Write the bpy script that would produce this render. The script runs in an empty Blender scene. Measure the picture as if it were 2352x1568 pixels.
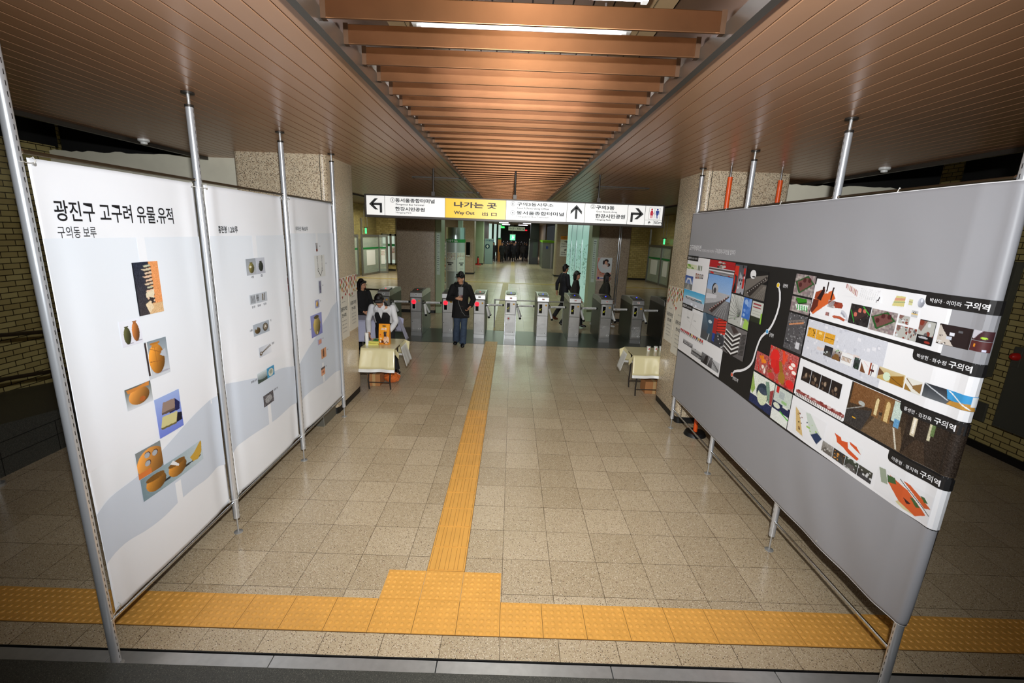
import bpy, math, random
import numpy as np
from mathutils import Vector, Matrix
random.seed(7); RNG = np.random.RandomState(5)
SC = bpy.context.scene
COL = SC.collection
PI = math.pi
# ------------------------------------------------------------------ camera
CAM_H = 2.66; F_PX = 1051.0
def _n(v): v = np.array(v, float); return v/np.linalg.norm(v)
_Y = _n((3, 250, -F_PX)); _Z = _n((166, 4416, F_PX)); _Z = _n(_Z-_Y*_Z.dot(_Y)); _X = np.cross(_Y, _Z)
RW = np.array([_X, _Y, _Z])                       # camera axes -> room axes
cam_d = bpy.data.cameras.new('camera'); cam_d.sensor_width = 36.0; cam_d.lens = F_PX/2352*36
cam_d.clip_start = 0.02; cam_d.clip_end = 300
cam = bpy.data.objects.new('camera', cam_d); COL.objects.link(cam)
cam.matrix_world = Matrix([[*RW[0], 0], [*RW[1], 0], [*RW[2], CAM_H], [0, 0, 0, 1]])
SC.camera = cam
def ray(px, py): return RW @ np.array([px-1176., 784.-py, -F_PX])
def PZ(px, py, z=0.):                              # the point of the level plane z seen at a place of the photo
    d = ray(px, py); t = (z-CAM_H)/d[2]; return Vector((d[0]*t, d[1]*t, z))
def PY(px, py, y): d = ray(px, py); t = y/d[1]; return Vector((d[0]*t, y, CAM_H+d[2]*t))
def PX(px, py, x): d = ray(px, py); t = x/d[0]; return Vector((x, d[1]*t, CAM_H+d[2]*t))
# ------------------------------------------------------------------ view + world
vs = SC.view_settings; vs.view_transform = 'Standard'; vs.look = 'None'; vs.gamma = 1.0; vs.use_curve_mapping = False
vs.exposure = 0.35
W = bpy.data.worlds.new('world'); SC.world = W; W.use_nodes = True
W.node_tree.nodes['Background'].inputs[0].default_value = (0.80, 0.88, 0.92, 1)
W.node_tree.nodes['Background'].inputs[1].default_value = 0.03
# ------------------------------------------------------------------ lights
def light(name, kind, loc, energy, color=(1, 1, 1), aim=None, **kw):
    l = bpy.data.lights.new(name, kind); l.energy = energy; l.color = color
    for k, v in kw.items(): setattr(l, k, v)
    o = bpy.data.objects.new(name, l); COL.objects.link(o); o.location = loc
    if aim: o.rotation_euler = (Vector(aim)-Vector(loc)).to_track_quat('-Z', 'Y').to_euler()
    return o
# the photographer's flash, held above the lens
light('flash_lamp', 'SPOT', (0.06, -0.05, 3.02), 1100, (0.945, 0.975, 1.0), aim=(0.0, 5.0, 2.35),
      spot_size=math.radians(124), spot_blend=1.0, shadow_soft_size=0.035)
# unseen ambient fill added above the stairs, then ceiling lamps along the concourse
light('stair_fill_light', 'AREA', (0, -1.0, 3.9), 13, (1.0, 0.96, 0.88), aim=(0, 2.2, 0.5), shape='RECTANGLE', size=3.0, size_y=1.2)
for yy, e in ((5.2, 9), (9.4, 10), (13.2, 18)):
    light('concourse_light', 'AREA', (0, yy, 3.93), e*1.5, (0.95, 1.0, 0.86), shape='RECTANGLE', size=1.5, size_y=2.6)
for yy, e in ((18.5, 48), (24.5, 66), (31, 60), (38, 90)):
    light('far_concourse_light', 'AREA', (0, yy, 3.50), e, (0.80, 1.0, 0.76), shape='RECTANGLE', size=3.4, size_y=2.4)
for sx in (-1, 1):
    light('side_hall_light', 'AREA', (sx*6.5, 25.0, 3.6), 120 if sx < 0 else 22, (1.0, 0.98, 0.84), shape='RECTANGLE', size=2.0, size_y=4.0)
light('far_end_light', 'AREA', (0, 50.5, 3.3), 130, (0.95, 0.95, 1.0), shape='RECTANGLE', size=3.0, size_y=1.0)
# ------------------------------------------------------------------ materials
def C(r, g, b):
    f = lambda c: (c/255)/12.92 if c/255 <= .04045 else (((c/255)+.055)/1.055)**2.4
    return (f(r), f(g), f(b), 1.0)
MATS = {}
def mat(name, col, rough=.5, metal=0., emit=None, es=0., spec=None, alpha=None, trans=None, bump=None, nz=None, coat=None):
    """plain procedural material; nz=(scale, amount) mottles the colour, bump=(scale, strength)"""
    if name in MATS: return MATS[name]
    m = bpy.data.materials.new(name); m.use_nodes = True; nt = m.node_tree; b = nt.nodes['Principled BSDF']
    if len(col) == 3: col = C(*col)
    b.inputs['Base Color'].default_value = col; b.inputs['Roughness'].default_value = rough; b.inputs['Metallic'].default_value = metal
    if spec is not None: b.inputs['Specular IOR Level'].default_value = spec
    if coat is not None: b.inputs['Coat Weight'].default_value = coat; b.inputs['Coat Roughness'].default_value = .08
    if emit: b.inputs['Emission Color'].default_value = emit if len(emit) == 4 else C(*emit); b.inputs['Emission Strength'].default_value = es
    if alpha is not None: b.inputs['Alpha'].default_value = alpha
    if trans is not None: b.inputs['Transmission Weight'].default_value = trans; b.inputs['IOR'].default_value = 1.3
    tc = nt.nodes.new('ShaderNodeTexCoord')
    if nz:
        n = nt.nodes.new('ShaderNodeTexNoise'); n.inputs['Scale'].default_value = nz[0]; n.inputs['Detail'].default_value = 4
        nt.links.new(tc.outputs['Object'], n.inputs['Vector'])
        mr = nt.nodes.new('ShaderNodeMapRange'); mr.inputs['To Min'].default_value = 1-nz[1]; mr.inputs['To Max'].default_value = 1+nz[1]
        mr.inputs['From Min'].default_value = .3; mr.inputs['From Max'].default_value = .7
        nt.links.new(n.outputs['Fac'], mr.inputs['Value'])
        mx = nt.nodes.new('ShaderNodeVectorMath'); mx.operation = 'SCALE'; mx.inputs[0].default_value = col[:3]
        nt.links.new(mr.outputs[0], mx.inputs['Scale']); nt.links.new(mx.outputs[0], b.inputs['Base Color'])
    if bump:
        n = nt.nodes.new('ShaderNodeTexNoise'); n.inputs['Scale'].default_value = bump[0]; n.inputs['Detail'].default_value = 3
        nt.links.new(tc.outputs['Object'], n.inputs['Vector'])
        bp = nt.nodes.new('ShaderNodeBump'); bp.inputs['Strength'].default_value = bump[1]; bp.inputs['Distance'].default_value = .01
        nt.links.new(n.outputs['Fac'], bp.inputs['Height']); nt.links.new(bp.outputs[0], b.inputs['Normal'])
    MATS[name] = m; return m
class NT:
    """small node builder"""
    def __init__(s, name, rough=.5, metal=0.):
        s.m = bpy.data.materials.new(name); s.m.use_nodes = True; s.t = s.m.node_tree; s.b = s.t.nodes['Principled BSDF']
        s.b.inputs['Roughness'].default_value = rough; s.b.inputs['Metallic'].default_value = metal; MATS[name] = s.m
        g = s.t.nodes.new('ShaderNodeNewGeometry'); s.pos = g.outputs['Position']
        sx = s.n('ShaderNodeSeparateXYZ'); s.l(s.pos, sx.inputs[0]); s.x, s.y, s.z = sx.outputs
    def n(s, t, **kw):
        n = s.t.nodes.new(t)
        for k, v in kw.items(): setattr(n, k, v)
        return n
    def l(s, a, b): s.t.links.new(a, b)
    def math(s, op, a, b=None, c=None):
        n = s.n('ShaderNodeMath', operation=op)
        for i, v in enumerate((a, b, c)):
            if v is None: continue
            if isinstance(v, (int, float)): n.inputs[i].default_value = v
            else: s.l(v, n.inputs[i])
        return n.outputs[0]
    def mix(s, f, a, b):
        n = s.n('ShaderNodeMix', data_type='RGBA')
        for i, v in ((0, f), (6, a), (7, b)):
            if isinstance(v, (int, float)): n.inputs[i].default_value = v
            elif isinstance(v, tuple): n.inputs[i].default_value = v
            else: s.l(v, n.inputs[i])
        return n.outputs[2]
    def noise(s, scale, detail=3, vec=None, rough=.5):
        n = s.n('ShaderNodeTexNoise'); n.inputs['Scale'].default_value = scale; n.inputs['Detail'].default_value = detail; n.inputs['Roughness'].default_value = rough
        s.l(vec or s.pos, n.inputs['Vector']); return n.outputs['Fac']
    def vor(s, scale, vec=None):
        n = s.n('ShaderNodeTexVoronoi'); n.inputs['Scale'].default_value = scale; s.l(vec or s.pos, n.inputs['Vector']); return n
    def ramp(s, f, stops):
        n = s.n('ShaderNodeValToRGB'); e = n.color_ramp.elements
        while len(e) > 1: e.remove(e[-1])
        e[0].position = stops[0][0]; e[0].color = stops[0][1]
        for p, c in stops[1:]: x = e.new(p); x.color = c
        s.l(f, n.inputs[0]); return n.outputs[0]
    def speck(s, base, specs, vec=None):
        """terrazzo chips: specs = (voronoi scale, share of cells, radius, colour)"""
        cur = base
        for sc, share, rad, col in specs:
            v = s.vor(sc, vec); sp = s.n('ShaderNodeSeparateColor'); s.l(v.outputs['Color'], sp.inputs[0])
            on = s.math('LESS_THAN', sp.outputs[0], share); near = s.math('LESS_THAN', v.outputs['Distance'], rad)
            cur = s.mix(s.math('MULTIPLY', on, near), cur, col)
        return cur
    def out(s, col, rough=None, bump=None, bs=.2, bd=.004):
        s.l(col, s.b.inputs['Base Color'])
        if rough is not None: s.l(rough, s.b.inputs['Roughness'])
        if bump is not None:
            bp = s.n('ShaderNodeBump'); bp.inputs['Strength'].default_value = bs; bp.inputs['Distance'].default_value = bd
            s.l(bump, bp.inputs['Height']); s.l(bp.outputs[0], s.b.inputs['Normal'])
        return s.m
def floor_mat():
    s = NT('terrazzo_floor', .28)
    def cell(v, off, pitch):
        a = s.math('DIVIDE', s.math('SUBTRACT', v, off), pitch); return s.math('FLOOR', a), s.math('FRACT', a)
    cx, fx = cell(s.x, .010, .3905); cy, fy = cell(s.y, 3.305, .3800)
    def edge(f, w): return s.math('LESS_THAN', s.math('MINIMUM', f, s.math('SUBTRACT', 1.0, f)), w)
    wob = s.noise(9, 2); w = s.math('MULTIPLY', wob, .0115)
    g = s.math('MAXIMUM', edge(fx, w), edge(fy, w))
    cv = s.n('ShaderNodeCombineXYZ'); s.l(cx, cv.inputs[0]); s.l(cy, cv.inputs[1])
    wn = s.n('ShaderNodeTexWhiteNoise'); s.l(cv.outputs[0], wn.inputs['Vector'])
    base = s.mix(wn.outputs['Value'], C(184, 164, 134), C(204, 184, 154))
    base = s.mix(s.math('MULTIPLY', s.noise(1.3, 4), .4), base, C(160, 142, 108))
    base = s.speck(base, [(105, .5, .32, C(222, 208, 184)), (150, .28, .36, C(120, 92, 66)), (118, .14, .36, C(66, 52, 40)), (80, .05, .22, C(128, 60, 40))])
    base = s.mix(s.math('MULTIPLY', g, .85), base, C(84, 68, 50))
    r = s.n('ShaderNodeMapRange'); s.l(s.noise(3, 3), r.inputs[0]); r.inputs['To Min'].default_value = .16; r.inputs['To Max'].default_value = .30
    m = s.out(base, r.outputs[0], s.math('SUBTRACT', 1.0, g), .25, .001)
    return m
def speckle_mat(name, base, specs, rough=.35):
    s = NT(name, rough); b = s.mix(s.noise(2.2, 4), base, tuple(c*.82 for c in base[:3])+(1,))
    return s.out(s.speck(b, specs), None, s.noise(60, 2), .08)
def brick_mat(name, axis, c1, c2, mortar, bw=.21, bh=.075):
    s = NT(name, .32); cv = s.n('ShaderNodeCombineXYZ'); s.l(s.y if axis == 'y' else s.x, cv.inputs[0]); s.l(s.z, cv.inputs[1])
    b = s.n('ShaderNodeTexBrick'); s.l(cv.outputs[0], b.inputs['Vector']); b.inputs['Scale'].default_value = 1.0
    b.inputs['Brick Width'].default_value = bw; b.inputs['Row Height'].default_value = bh; b.inputs['Mortar Size'].default_value = .0055; b.inputs['Mortar Smooth'].default_value = .1
    b.inputs['Color1'].default_value = c1; b.inputs['Color2'].default_value = c2; b.inputs['Mortar'].default_value = mortar
    return s.out(b.outputs['Color'], None, s.math('SUBTRACT', 1.0, b.outputs['Fac']), .4, .006)
FLOOR = floor_mat()
COLUMN = speckle_mat('column_terrazzo', C(212, 194, 164), [(62, .5, .36, C(160, 132, 104)), (78, .42, .38, C(92, 72, 56)), (56, .3, .30, C(232, 220, 196)), (90, .2, .38, C(40, 32, 28))], .38)
COLPINK = speckle_mat('pink_terrazzo', C(182, 164, 138), [(66, .5, .38, C(140, 112, 94)), (80, .4, .40, C(98, 84, 70)), (60, .3, .30, C(206, 192, 166))], .4)
GRANITE = speckle_mat('dark_granite', C(72, 72, 66), [(170, .5, .38, C(44, 44, 42)), (200, .3, .36, C(112, 110, 100))], .45)
BAND = speckle_mat('dark_floor_band', C(66, 70, 60), [(170, .4, .38, C(44, 48, 42)), (190, .3, .36, C(92, 92, 80))], .30)
BRICKY = brick_mat('cream_brick_side', 'y', C(186, 170, 112), C(166, 148, 94), C(44, 34, 18))
BRICKX = brick_mat('cream_brick_front', 'x', C(206, 186, 122), C(180, 158, 96), C(80, 62, 36), .25, .12)
PLASTER = mat('cream_plaster', (232, 226, 204), .8, nz=(3, .07))
STEEL = mat('brushed_steel', (190, 190, 188), .32, .6, nz=(25, .06))
CHROME = mat('polished_tube', (205, 208, 212), .16, 1.0)
GATEM = mat('gate_steel', (198, 198, 196), .34, .85, nz=(9, .06))
DARKM = mat('dark_metal', (58, 54, 50), .4, .6)
RAILM = mat('bronze_rail', (96, 84, 66), .3, .85)
BLACK = mat('black', (14, 14, 14), .5)
BLACKG = mat('black_glass', (10, 10, 12), .12)
WHITE = mat('white', (236, 236, 232), .5)
WHITEP = mat('white_plastic', (226, 226, 222), .35)
RED = mat('red_paint', (196, 30, 24), .4)
GREEN = mat('green_print', (24, 128, 52), .5)
PALEG = mat('pale_green_panel', (168, 186, 150), .4, nz=(1.2, .05))
GLASS = mat('clear_glass', (235, 245, 240), .03, trans=1.0, alpha=.35)
SLAT = mat('ceiling_slat_brown', (172, 130, 98), .30, .35, nz=(1.5, .05))
LOUV = mat('louvre_copper', (120, 84, 58), .30, 1.0, nz=(3.5, .12))
TRIMM = mat('slot_edge_trim', (66, 62, 56), .4, .5)
TUBE = mat('fluorescent_tube_glass', (255, 255, 255), .4, emit=(255, 246, 255), es=9)
# ------------------------------------------------------------------ mesh builder (all coordinates are room coordinates)
def rootloc(o):
    while o.parent: o = o.parent
    return Vector(o.location)
class MB:
    def __init__(s): s.v = []; s.f = []; s.fm = []; s.mats = []; s.cm = 0; s.xf = None; s.col = None; s.vc = []
    def m(s, material):
        if material not in s.mats: s.mats.append(material)
        s.cm = s.mats.index(material); return s
    def add(s, vs_, fs):
        b = len(s.v)
        for p in vs_:
            p = Vector(p); s.v.append(s.xf @ p if s.xf else p); s.vc.append(s.col)
        for f in fs: s.f.append([b+i for i in f]); s.fm.append(s.cm)
        return s
    def box(s, x0, y0, z0, x1, y1, z1):
        return s.add([(x0, y0, z0), (x1, y0, z0), (x1, y1, z0), (x0, y1, z0), (x0, y0, z1), (x1, y0, z1), (x1, y1, z1), (x0, y1, z1)],
                     [(0, 3, 2, 1), (4, 5, 6, 7), (0, 1, 5, 4), (1, 2, 6, 5), (2, 3, 7, 6), (3, 0, 4, 7)])
    def rings(s, R, cap=True, close=True):
        n = len(R[0]); fs = []
        for i in range(len(R)-1):
            for j in range(n if close else n-1):
                k = (j+1) % n; fs.append((i*n+j, i*n+k, (i+1)*n+k, (i+1)*n+j))
        if cap: fs.append(tuple(range(n-1, -1, -1))); fs.append(tuple((len(R)-1)*n+j for j in range(n)))
        return s.add([p for r in R for p in r], fs)
    def cyl(s, a, b, r0, r1=None, n=16, cap=True):
        return s.loft([(Vector(a), r0, r0), (Vector(b), r1 if r1 is not None else r0, r1 if r1 is not None else r0)], n, cap=cap)
    def loft(s, st, n=16, side=None, cap=True):
        """st: (point, half width, half depth); side: direction of the width"""
        R = []; P = [Vector(a[0]) for a in st]
        for i, (p, ra, rb) in enumerate(st):
            t = (P[min(i+1, len(P)-1)]-P[max(i-1, 0)])
            t = t.normalized() if t.length > 1e-9 else Vector((0, 0, 1))
            sd = Vector(side) if side else (Vector((1, 0, 0)) if abs(t.x) < .9 else Vector((0, 1, 0)))
            sd = (sd-t*sd.dot(t)); sd = sd.normalized() if sd.length > 1e-6 else t.orthogonal().normalized()
            u = t.cross(sd)
            R.append([Vector(p)+sd*ra*math.cos(2*PI*j/n)+u*rb*math.sin(2*PI*j/n) for j in range(n)])
        return s.rings(R, cap)
    def tube(s, pts, r, n=8): return s.loft([(p, r, r) for p in pts], n)
    def limb(s, st, n=14, side=None, flat=''):
        """rounded ends; st: (x,y,z,ra[,rb])"""
        q = [(Vector(a[:3]), a[3], a[4] if len(a) > 4 else a[3]) for a in st]
        d0 = (q[0][0]-q[1][0]).normalized(); d1 = (q[-1][0]-q[-2][0]).normalized()
        def cap_(c, d, seq):
            r = min(c[1], c[2]); return [(c[0]+d*r*math.sin(t), c[1]*math.cos(t), c[2]*math.cos(t)) for t in seq]
        return s.loft(([] if '0' in flat else cap_(q[0], d0, (1.45, 1.05, .6)))+q+([] if '1' in flat else cap_(q[-1], d1, (.6, 1.05, 1.45))), n, side)
    def ball(s, c, rx, ry=None, rz=None, n=16, m_=10):
        ry = ry or rx; rz = rz or rx; c = Vector(c)
        return s.rings([[c+Vector((rx*math.sin(PI*(i+.5)/m_)*math.cos(2*PI*j/n), ry*math.sin(PI*(i+.5)/m_)*math.sin(2*PI*j/n), -rz*math.cos(PI*(i+.5)/m_))) for j in range(n)] for i in range(m_)])
    def poly(s, pts): return s.add(pts, [tuple(range(len(pts)))])
    def prism(s, pts, d):
        d = Vector(d); n = len(pts); a = [Vector(p) for p in pts]
        return s.add(a+[p+d for p in a], [tuple(range(n-1, -1, -1)), tuple(range(n, 2*n))]+[(i, (i+1) % n, (i+1) % n+n, i+n) for i in range(n)])
    def disc(s, c, r, nrm=(0, -1, 0), th=.002, n=20): c = Vector(c); return s.cyl(c, c+Vector(nrm)*th, r, n=n)
    def rbox(s, x0, y0, z0, x1, y1, z1, r, n=4):
        R = []
        for z in (z0, z1):
            ring = []
            for cx, cy, a0 in ((x1-r, y1-r, 0), (x0+r, y1-r, PI/2), (x0+r, y0+r, PI), (x1-r, y0+r, 1.5*PI)):
                for i in range(n+1): a = a0+PI/2*i/n; ring.append((cx+r*math.cos(a), cy+r*math.sin(a), z))
            R.append(ring)
        return s.rings(R)
    def build(s, name, parent=None, loc=None, smooth=False, bevel=0., ang=40, col_attr=False):
        me = bpy.data.meshes.new(name); off = rootloc(parent) if parent else Vector(loc or (0, 0, 0))
        me.from_pydata([tuple(p-off) for p in s.v], [], s.f); me.update()
        for mt in s.mats: me.materials.append(mt)
        if s.mats: me.polygons.foreach_set('material_index', s.fm)
        if col_attr:
            a = me.color_attributes.new('Col', 'FLOAT_COLOR', 'POINT'); arr = np.ones((len(s.v), 4), np.float32)
            arr[:, :] = np.array([c or (1, 1, 1, 1) for c in s.vc], np.float32); a.data.foreach_set('color', arr.ravel())
        if smooth:
            me.polygons.foreach_set('use_smooth', [True]*len(me.polygons)); me.set_sharp_from_angle(angle=math.radians(ang))
        o = bpy.data.objects.new(name, me); COL.objects.link(o)
        if parent: o.parent = parent
        else: o.location = off
        if bevel: b = o.modifiers.new('bevel', 'BEVEL'); b.width = bevel; b.segments = 2; b.limit_method = 'ANGLE'
        return o
def thing(name, label, cat, loc=(0, 0, 0), group=None):
    o = bpy.data.objects.new(name, None); COL.objects.link(o); o.location = loc; o.empty_display_size = .1
    o['label'] = label; o['category'] = cat
    if group: o['group'] = group
    return o
def tag(o, label, cat, group=None, kind=None):
    if label: o['label'] = label
    if cat: o['category'] = cat
    if group: o['group'] = group
    if kind: o['kind'] = kind
    return o
def struct(o): o['kind'] = 'structure'; return o
def dup(root, loc, label=None):
    kids = {}
    for ob in list(COL.objects):
        if ob.parent: kids.setdefault(ob.parent.name, []).append(ob)
    def cp(o, par):
        c = o.copy(); COL.objects.link(c)
        if par: c.parent = par
        for k in kids.get(o.name, []): cp(k, c)
        return c
    r = cp(root, None); r.location = loc
    if label: r['label'] = label
    return r
# lettering: outlines of the characters as flat meshes
def text_verts(body, bold=0., spacing=1.0):
    cu = bpy.data.curves.new('lettering', 'FONT'); cu.body = body; cu.size = 1.0; cu.offset = bold; cu.resolution_u = 3; cu.space_character = spacing
    o = bpy.data.objects.new('lettering', cu); me = bpy.data.meshes.new_from_object(o)
    v = [(p.co.x, p.co.y) for p in me.vertices]; f = [tuple(p.vertices) for p in me.polygons]
    bpy.data.objects.remove(o); bpy.data.meshes.remove(me); bpy.data.curves.remove(cu); return v, f
def put_text(mb, body, u0, u1, v0, v1, fn, material, bold=0., spacing=1.):
    """fills the box u0..u1, v0..v1 of a surface fn(u,v) with the lettering; u1 None keeps the proportions"""
    v, f = text_verts(body, bold, spacing)
    if not v: return
    xs = [p[0] for p in v]; ys = [p[1] for p in v]; x0, x1, y0, y1 = min(xs), max(xs), min(ys), max(ys)
    sy = (v1-v0)/(y1-y0); sgn = 1
    sx = (u1-u0)/(x1-x0) if u1 is not None else sy
    mb.m(material).add([fn(u0+(x-x0)*sx, v0+(y-y0)*sy) for x, y in v], f)
# ================================================================== the setting
b = MB().m(FLOOR); b.box(-8.6, 2.375, -.12, 8.6, 61, 0); struct(b.build('floor'))
b = MB().m(BAND); b.box(-4.4, 10.82, 0, 5.2, 12.42, .004); tag(b.build('granite_floor_band'), 'dark granite band in the floor under the row of ticket gates', 'floor band')
# stairs the photographer stands on: treads rise towards the camera
b = MB().m(GRANITE)
for k in range(6):
    y1 = 2.137-.30*k; b.box(-6.59, y1-.32, -.12 if k == 0 else .16*k-.02, 6.49, y1, .16*(k+1))
tag(b.build('granite_staircase', loc=(0, 1.3, 0)), 'dark granite stairs climbing towards the camera at the bottom edge of the picture', 'stairs')
b = MB().m(BLACK); b.box(-6.5, 2.10, -.12, 6.5, 2.374, -.03).box(-6.5, 2.366, -.03, 6.5, 2.3745, -.0005); struct(b.build('trim_3'))
jx = [-6.5, -5.62, -4.54, -3.50, -2.42, -1.42, -.385, .72, 1.77, 2.85, 3.93, 5.0, 6.5]
for i in range(len(jx)-1):
    b = MB().m(STEEL); b.box(jx[i]+.003, 2.14, -.03, jx[i+1]-.003, 2.360, -.003)
    o = b.build('drain_cover', loc=((jx[i]+jx[i+1])/2, 2.25, -.03), bevel=.002)
    tag(o, 'steel drain cover at the foot of the stairs, %s' % (['leftmost of the row', 'second from the left', 'third from the left', 'fourth from the left', 'fifth from the left', 'sixth from the left', 'sixth from the right', 'fifth from the right', 'fourth from the right', 'third from the right', 'second from the right', 'rightmost of the row'][i]), 'drain cover', 'steel drain covers along the foot of the stairs')
# ---- tactile paving
TACT = mat('yellow_tactile_tile', (224, 164, 78), .42, nz=(6, .06)); TACTF = mat('yellow_tactile_tile_far', (176, 150, 80), .4, nz=(4, .06)); TLINE = mat('tile_joint_and_bar_line', (110, 78, 36), .8); TACTM = mat('yellow_tactile_tile_mid', (206, 160, 84), .4, nz=(4, .06))
def dome_tile(b, x0, y0, p=.295):
    b.m(TACT).box(x0+.0018, y0+.0018, 0, x0+p+.004-.0018, y0+p-.0018, .006)
    for i in range(6):
        for j in range(6):
            cx = x0+p*(i+.5)/6; cy = y0+p*(j+.5)/6
            b.rings([[(cx+r*math.cos(2*PI*k/10), cy+r*math.sin(2*PI*k/10), z) for k in range(10)] for r, z in ((.0165, .006), (.0145, .0095), (.0085, .0115))])
def bar_tile(b, x0, y0, mt, w=.302, l=.283):
    b.m(mt).box(x0+.0015, y0+.0015, 0, x0+w-.0015, y0+l-.0015, .006)
    for i in range(4):
        cx = x0+w*(i+.5)/4; b.m(TLINE).box(cx-.0247, y0+.011, .0, cx+.0247, y0+l-.011, .0063).m(mt).rings([[(cx-h, y0+.012, z), (cx+h, y0+.012, z), (cx+h, y0+l-.012, z), (cx-h, y0+l-.012, z)] for h, z in ((.0235, .006), (.019, .0098))])  # thin dark outline around each raised bar
b = MB(); b.m(TLINE).box(-6.45, 2.545, 0, 6.45, 2.842, .003)
for i in range(-21, 22): dome_tile(b, .004+.299*i, 2.546)
tag(b.build('tactile_paving', loc=(0, 2.69, 0), smooth=True), 'row of yellow studded warning tiles crossing the whole floor in front of the stairs', 'tactile paving')
b = MB()
for i in (-1, -2, -3): dome_tile(b, .004+.299*i, 2.842)
tag(b.build('tactile_paving', loc=(-.45, 3, 0), smooth=True), 'block of three yellow studded tiles joining the long path to the row by the stairs', 'tactile paving')
b = MB(); b.m(TLINE).box(-.596, 3.14, 0, -.29, 10.93, .003); y = 3.140
while y < 10.90: bar_tile(b, -.594, y, TACT if y < 6.5 else TACTM); y += .2835  # tiles take a duller tone from mid path on
tag(b.build('tactile_paving', loc=(-.44, 7, 0), smooth=True), 'long yellow ribbed guide path running down the middle of the floor to the gates', 'tactile paving')
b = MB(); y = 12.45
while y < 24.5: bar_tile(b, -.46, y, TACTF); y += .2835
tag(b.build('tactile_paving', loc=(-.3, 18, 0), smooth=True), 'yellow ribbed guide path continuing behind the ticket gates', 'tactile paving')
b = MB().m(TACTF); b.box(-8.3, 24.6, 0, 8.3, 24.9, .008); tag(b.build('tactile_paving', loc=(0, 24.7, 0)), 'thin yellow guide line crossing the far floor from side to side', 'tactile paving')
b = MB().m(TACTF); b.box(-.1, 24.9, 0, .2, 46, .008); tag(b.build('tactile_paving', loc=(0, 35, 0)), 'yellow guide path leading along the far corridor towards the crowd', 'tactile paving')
# ---- walls
struct(MB().m(BRICKY).box(-6.75, -1, 0, -6.6, 7.0, 3.62).build('wall_left'))
struct(MB().m(BRICKY).box(6.5, -1, 0, 6.65, 7.0, 3.52).build('wall_right'))
struct(MB().m(BLACK).box(6.47, -1, 0, 6.5, 6.9, .10).build('baseboard_right'))
def rough_wall(x0, x1, zt, name):                        # plaster wall with a ragged top edge
    b = MB().m(PLASTER); n = 40; pts = [(x0, 6.9, 0)]+[(x1, 6.9, 0)]+[(x1+(x0-x1)*i/n, 6.9, zt+RNG.uniform(-.012, .012)) for i in range(n+1)]
    b.prism(pts, (0, .15, 0)); return struct(b.build(name))
rough_wall(-6.6, -3.5, 3.555, 'wall_back_left'); rough_wall(3.5, 6.5, 3.475, 'wall_back_right')
for sx, nm in ((-1, 'wall_far_left'), (1, 'wall_far_right')):
    struct(MB().m(BRICKY).box(min(sx*8.6, sx*8.75), 7.05, 0, max(sx*8.6, sx*8.75), 61, 4.3).build(nm))
    struct(MB().m(BRICKX).box(min(sx*7.45, sx*8.6), 29.6, 0, max(sx*7.45, sx*8.6), 29.8, 4.2).build('wall_side_%s' % ('left' if sx < 0 else 'right')))
    struct(MB().m(BLACK).box(min(sx*7.45, sx*8.6), 29.57, 0, max(sx*7.45, sx*8.6), 29.6, .10).build('baseboard_%s' % ('left' if sx < 0 else 'far_right')))
WALLF = mat('far_wall_beige', (136, 122, 100), .5, nz=(2, .1))
struct(MB().m(WALLF).box(-7.45, 29.9, 0, -3.4, 30.05, 4.2).build('wall_cross_left')); struct(MB().m(WALLF).box(3.6, 29.9, 0, 7.45, 30.05, 4.2).build('wall_cross_right'))
struct(MB().m(WALLF).box(-2.75, 41, 0, -2.6, 61, 4.2).build('wall_corridor_left')); struct(MB().m(WALLF).box(3.15, 46, 0, 3.3, 61, 4.2).build('wall_corridor_right'))
struct(MB().m(mat('dark_end_opening', (10, 10, 12), .6)).box(-3, 60, 0, 3.3, 60.2, 4.2).build('wall_end'))  # black sheet stands for the darkness of the opening at the far end
# ---- ceilings
CZ = 3.54
def slats(name, x0, x1, y0, y1, z=CZ, step=.1195):
    b = MB(); b.m(BLACK).box(min(x0, x1), y0, z+.02, max(x0, x1), y1, z+.03); b.m(SLAT)
    n = int(abs(x1-x0)/step+.5); d = (x1-x0)/n
    for i in range(n):
        a = x0+d*i+.0042*(1 if d > 0 else -1); c = x0+d*(i+1)-.0042*(1 if d > 0 else -1); a, c = min(a, c), max(a, c)
        b.rings([[(a-.0, y, z+.014), (a+.0015, y, z), (c-.0015, y, z), (c, y, z+.014)] for y in (y0, y1)], cap=True)
    return struct(b.build(name))
slats('ceiling_left', -.905, -4.36, -1.2, 6.62); slats('ceiling_right', .925, 4.36, -1.2, 6.62)
slats('ceiling_far_left', -.905, -4.36, 6.62, 15.5); slats('ceiling_far_right', .925, 4.36, 6.62, 15.5)
struct(MB().m(TRIMM).box(-4.40, -1.2, 3.50, -4.36, 15.5, 3.60).build('trim_4')); struct(MB().m(TRIMM).box(4.36, -1.2, 3.50, 4.40, 15.5, 3.60).build('trim_5'))
VOID = mat('void_shade_black', (16, 14, 12), .8)
for nm_, q in (('wall_void_shade_left', (-6.75, -1, 3.62, -6.6, 7.05, 4.3)), ('wall_void_shade_right', (6.5, -1, 3.52, 6.65, 7.05, 4.3)), ('wall_void_shade_back_left', (-6.6, 7.1, 3.4, -3.6, 7.2, 4.3)), ('wall_void_shade_back_right', (3.6, 7.4, 3.3, 6.5, 7.5, 3.92))): struct(MB().m(VOID).box(*q).build(nm_))  # black panels put in to stand for the darkness of the voids
DARKC = mat('dark_upper_ceiling', (46, 36, 26), .7, nz=(1, .2))
struct(MB().m(DARKC).box(-8.8, -1.2, 4.3, 8.8, 61, 4.4).build('ceiling'))
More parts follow.
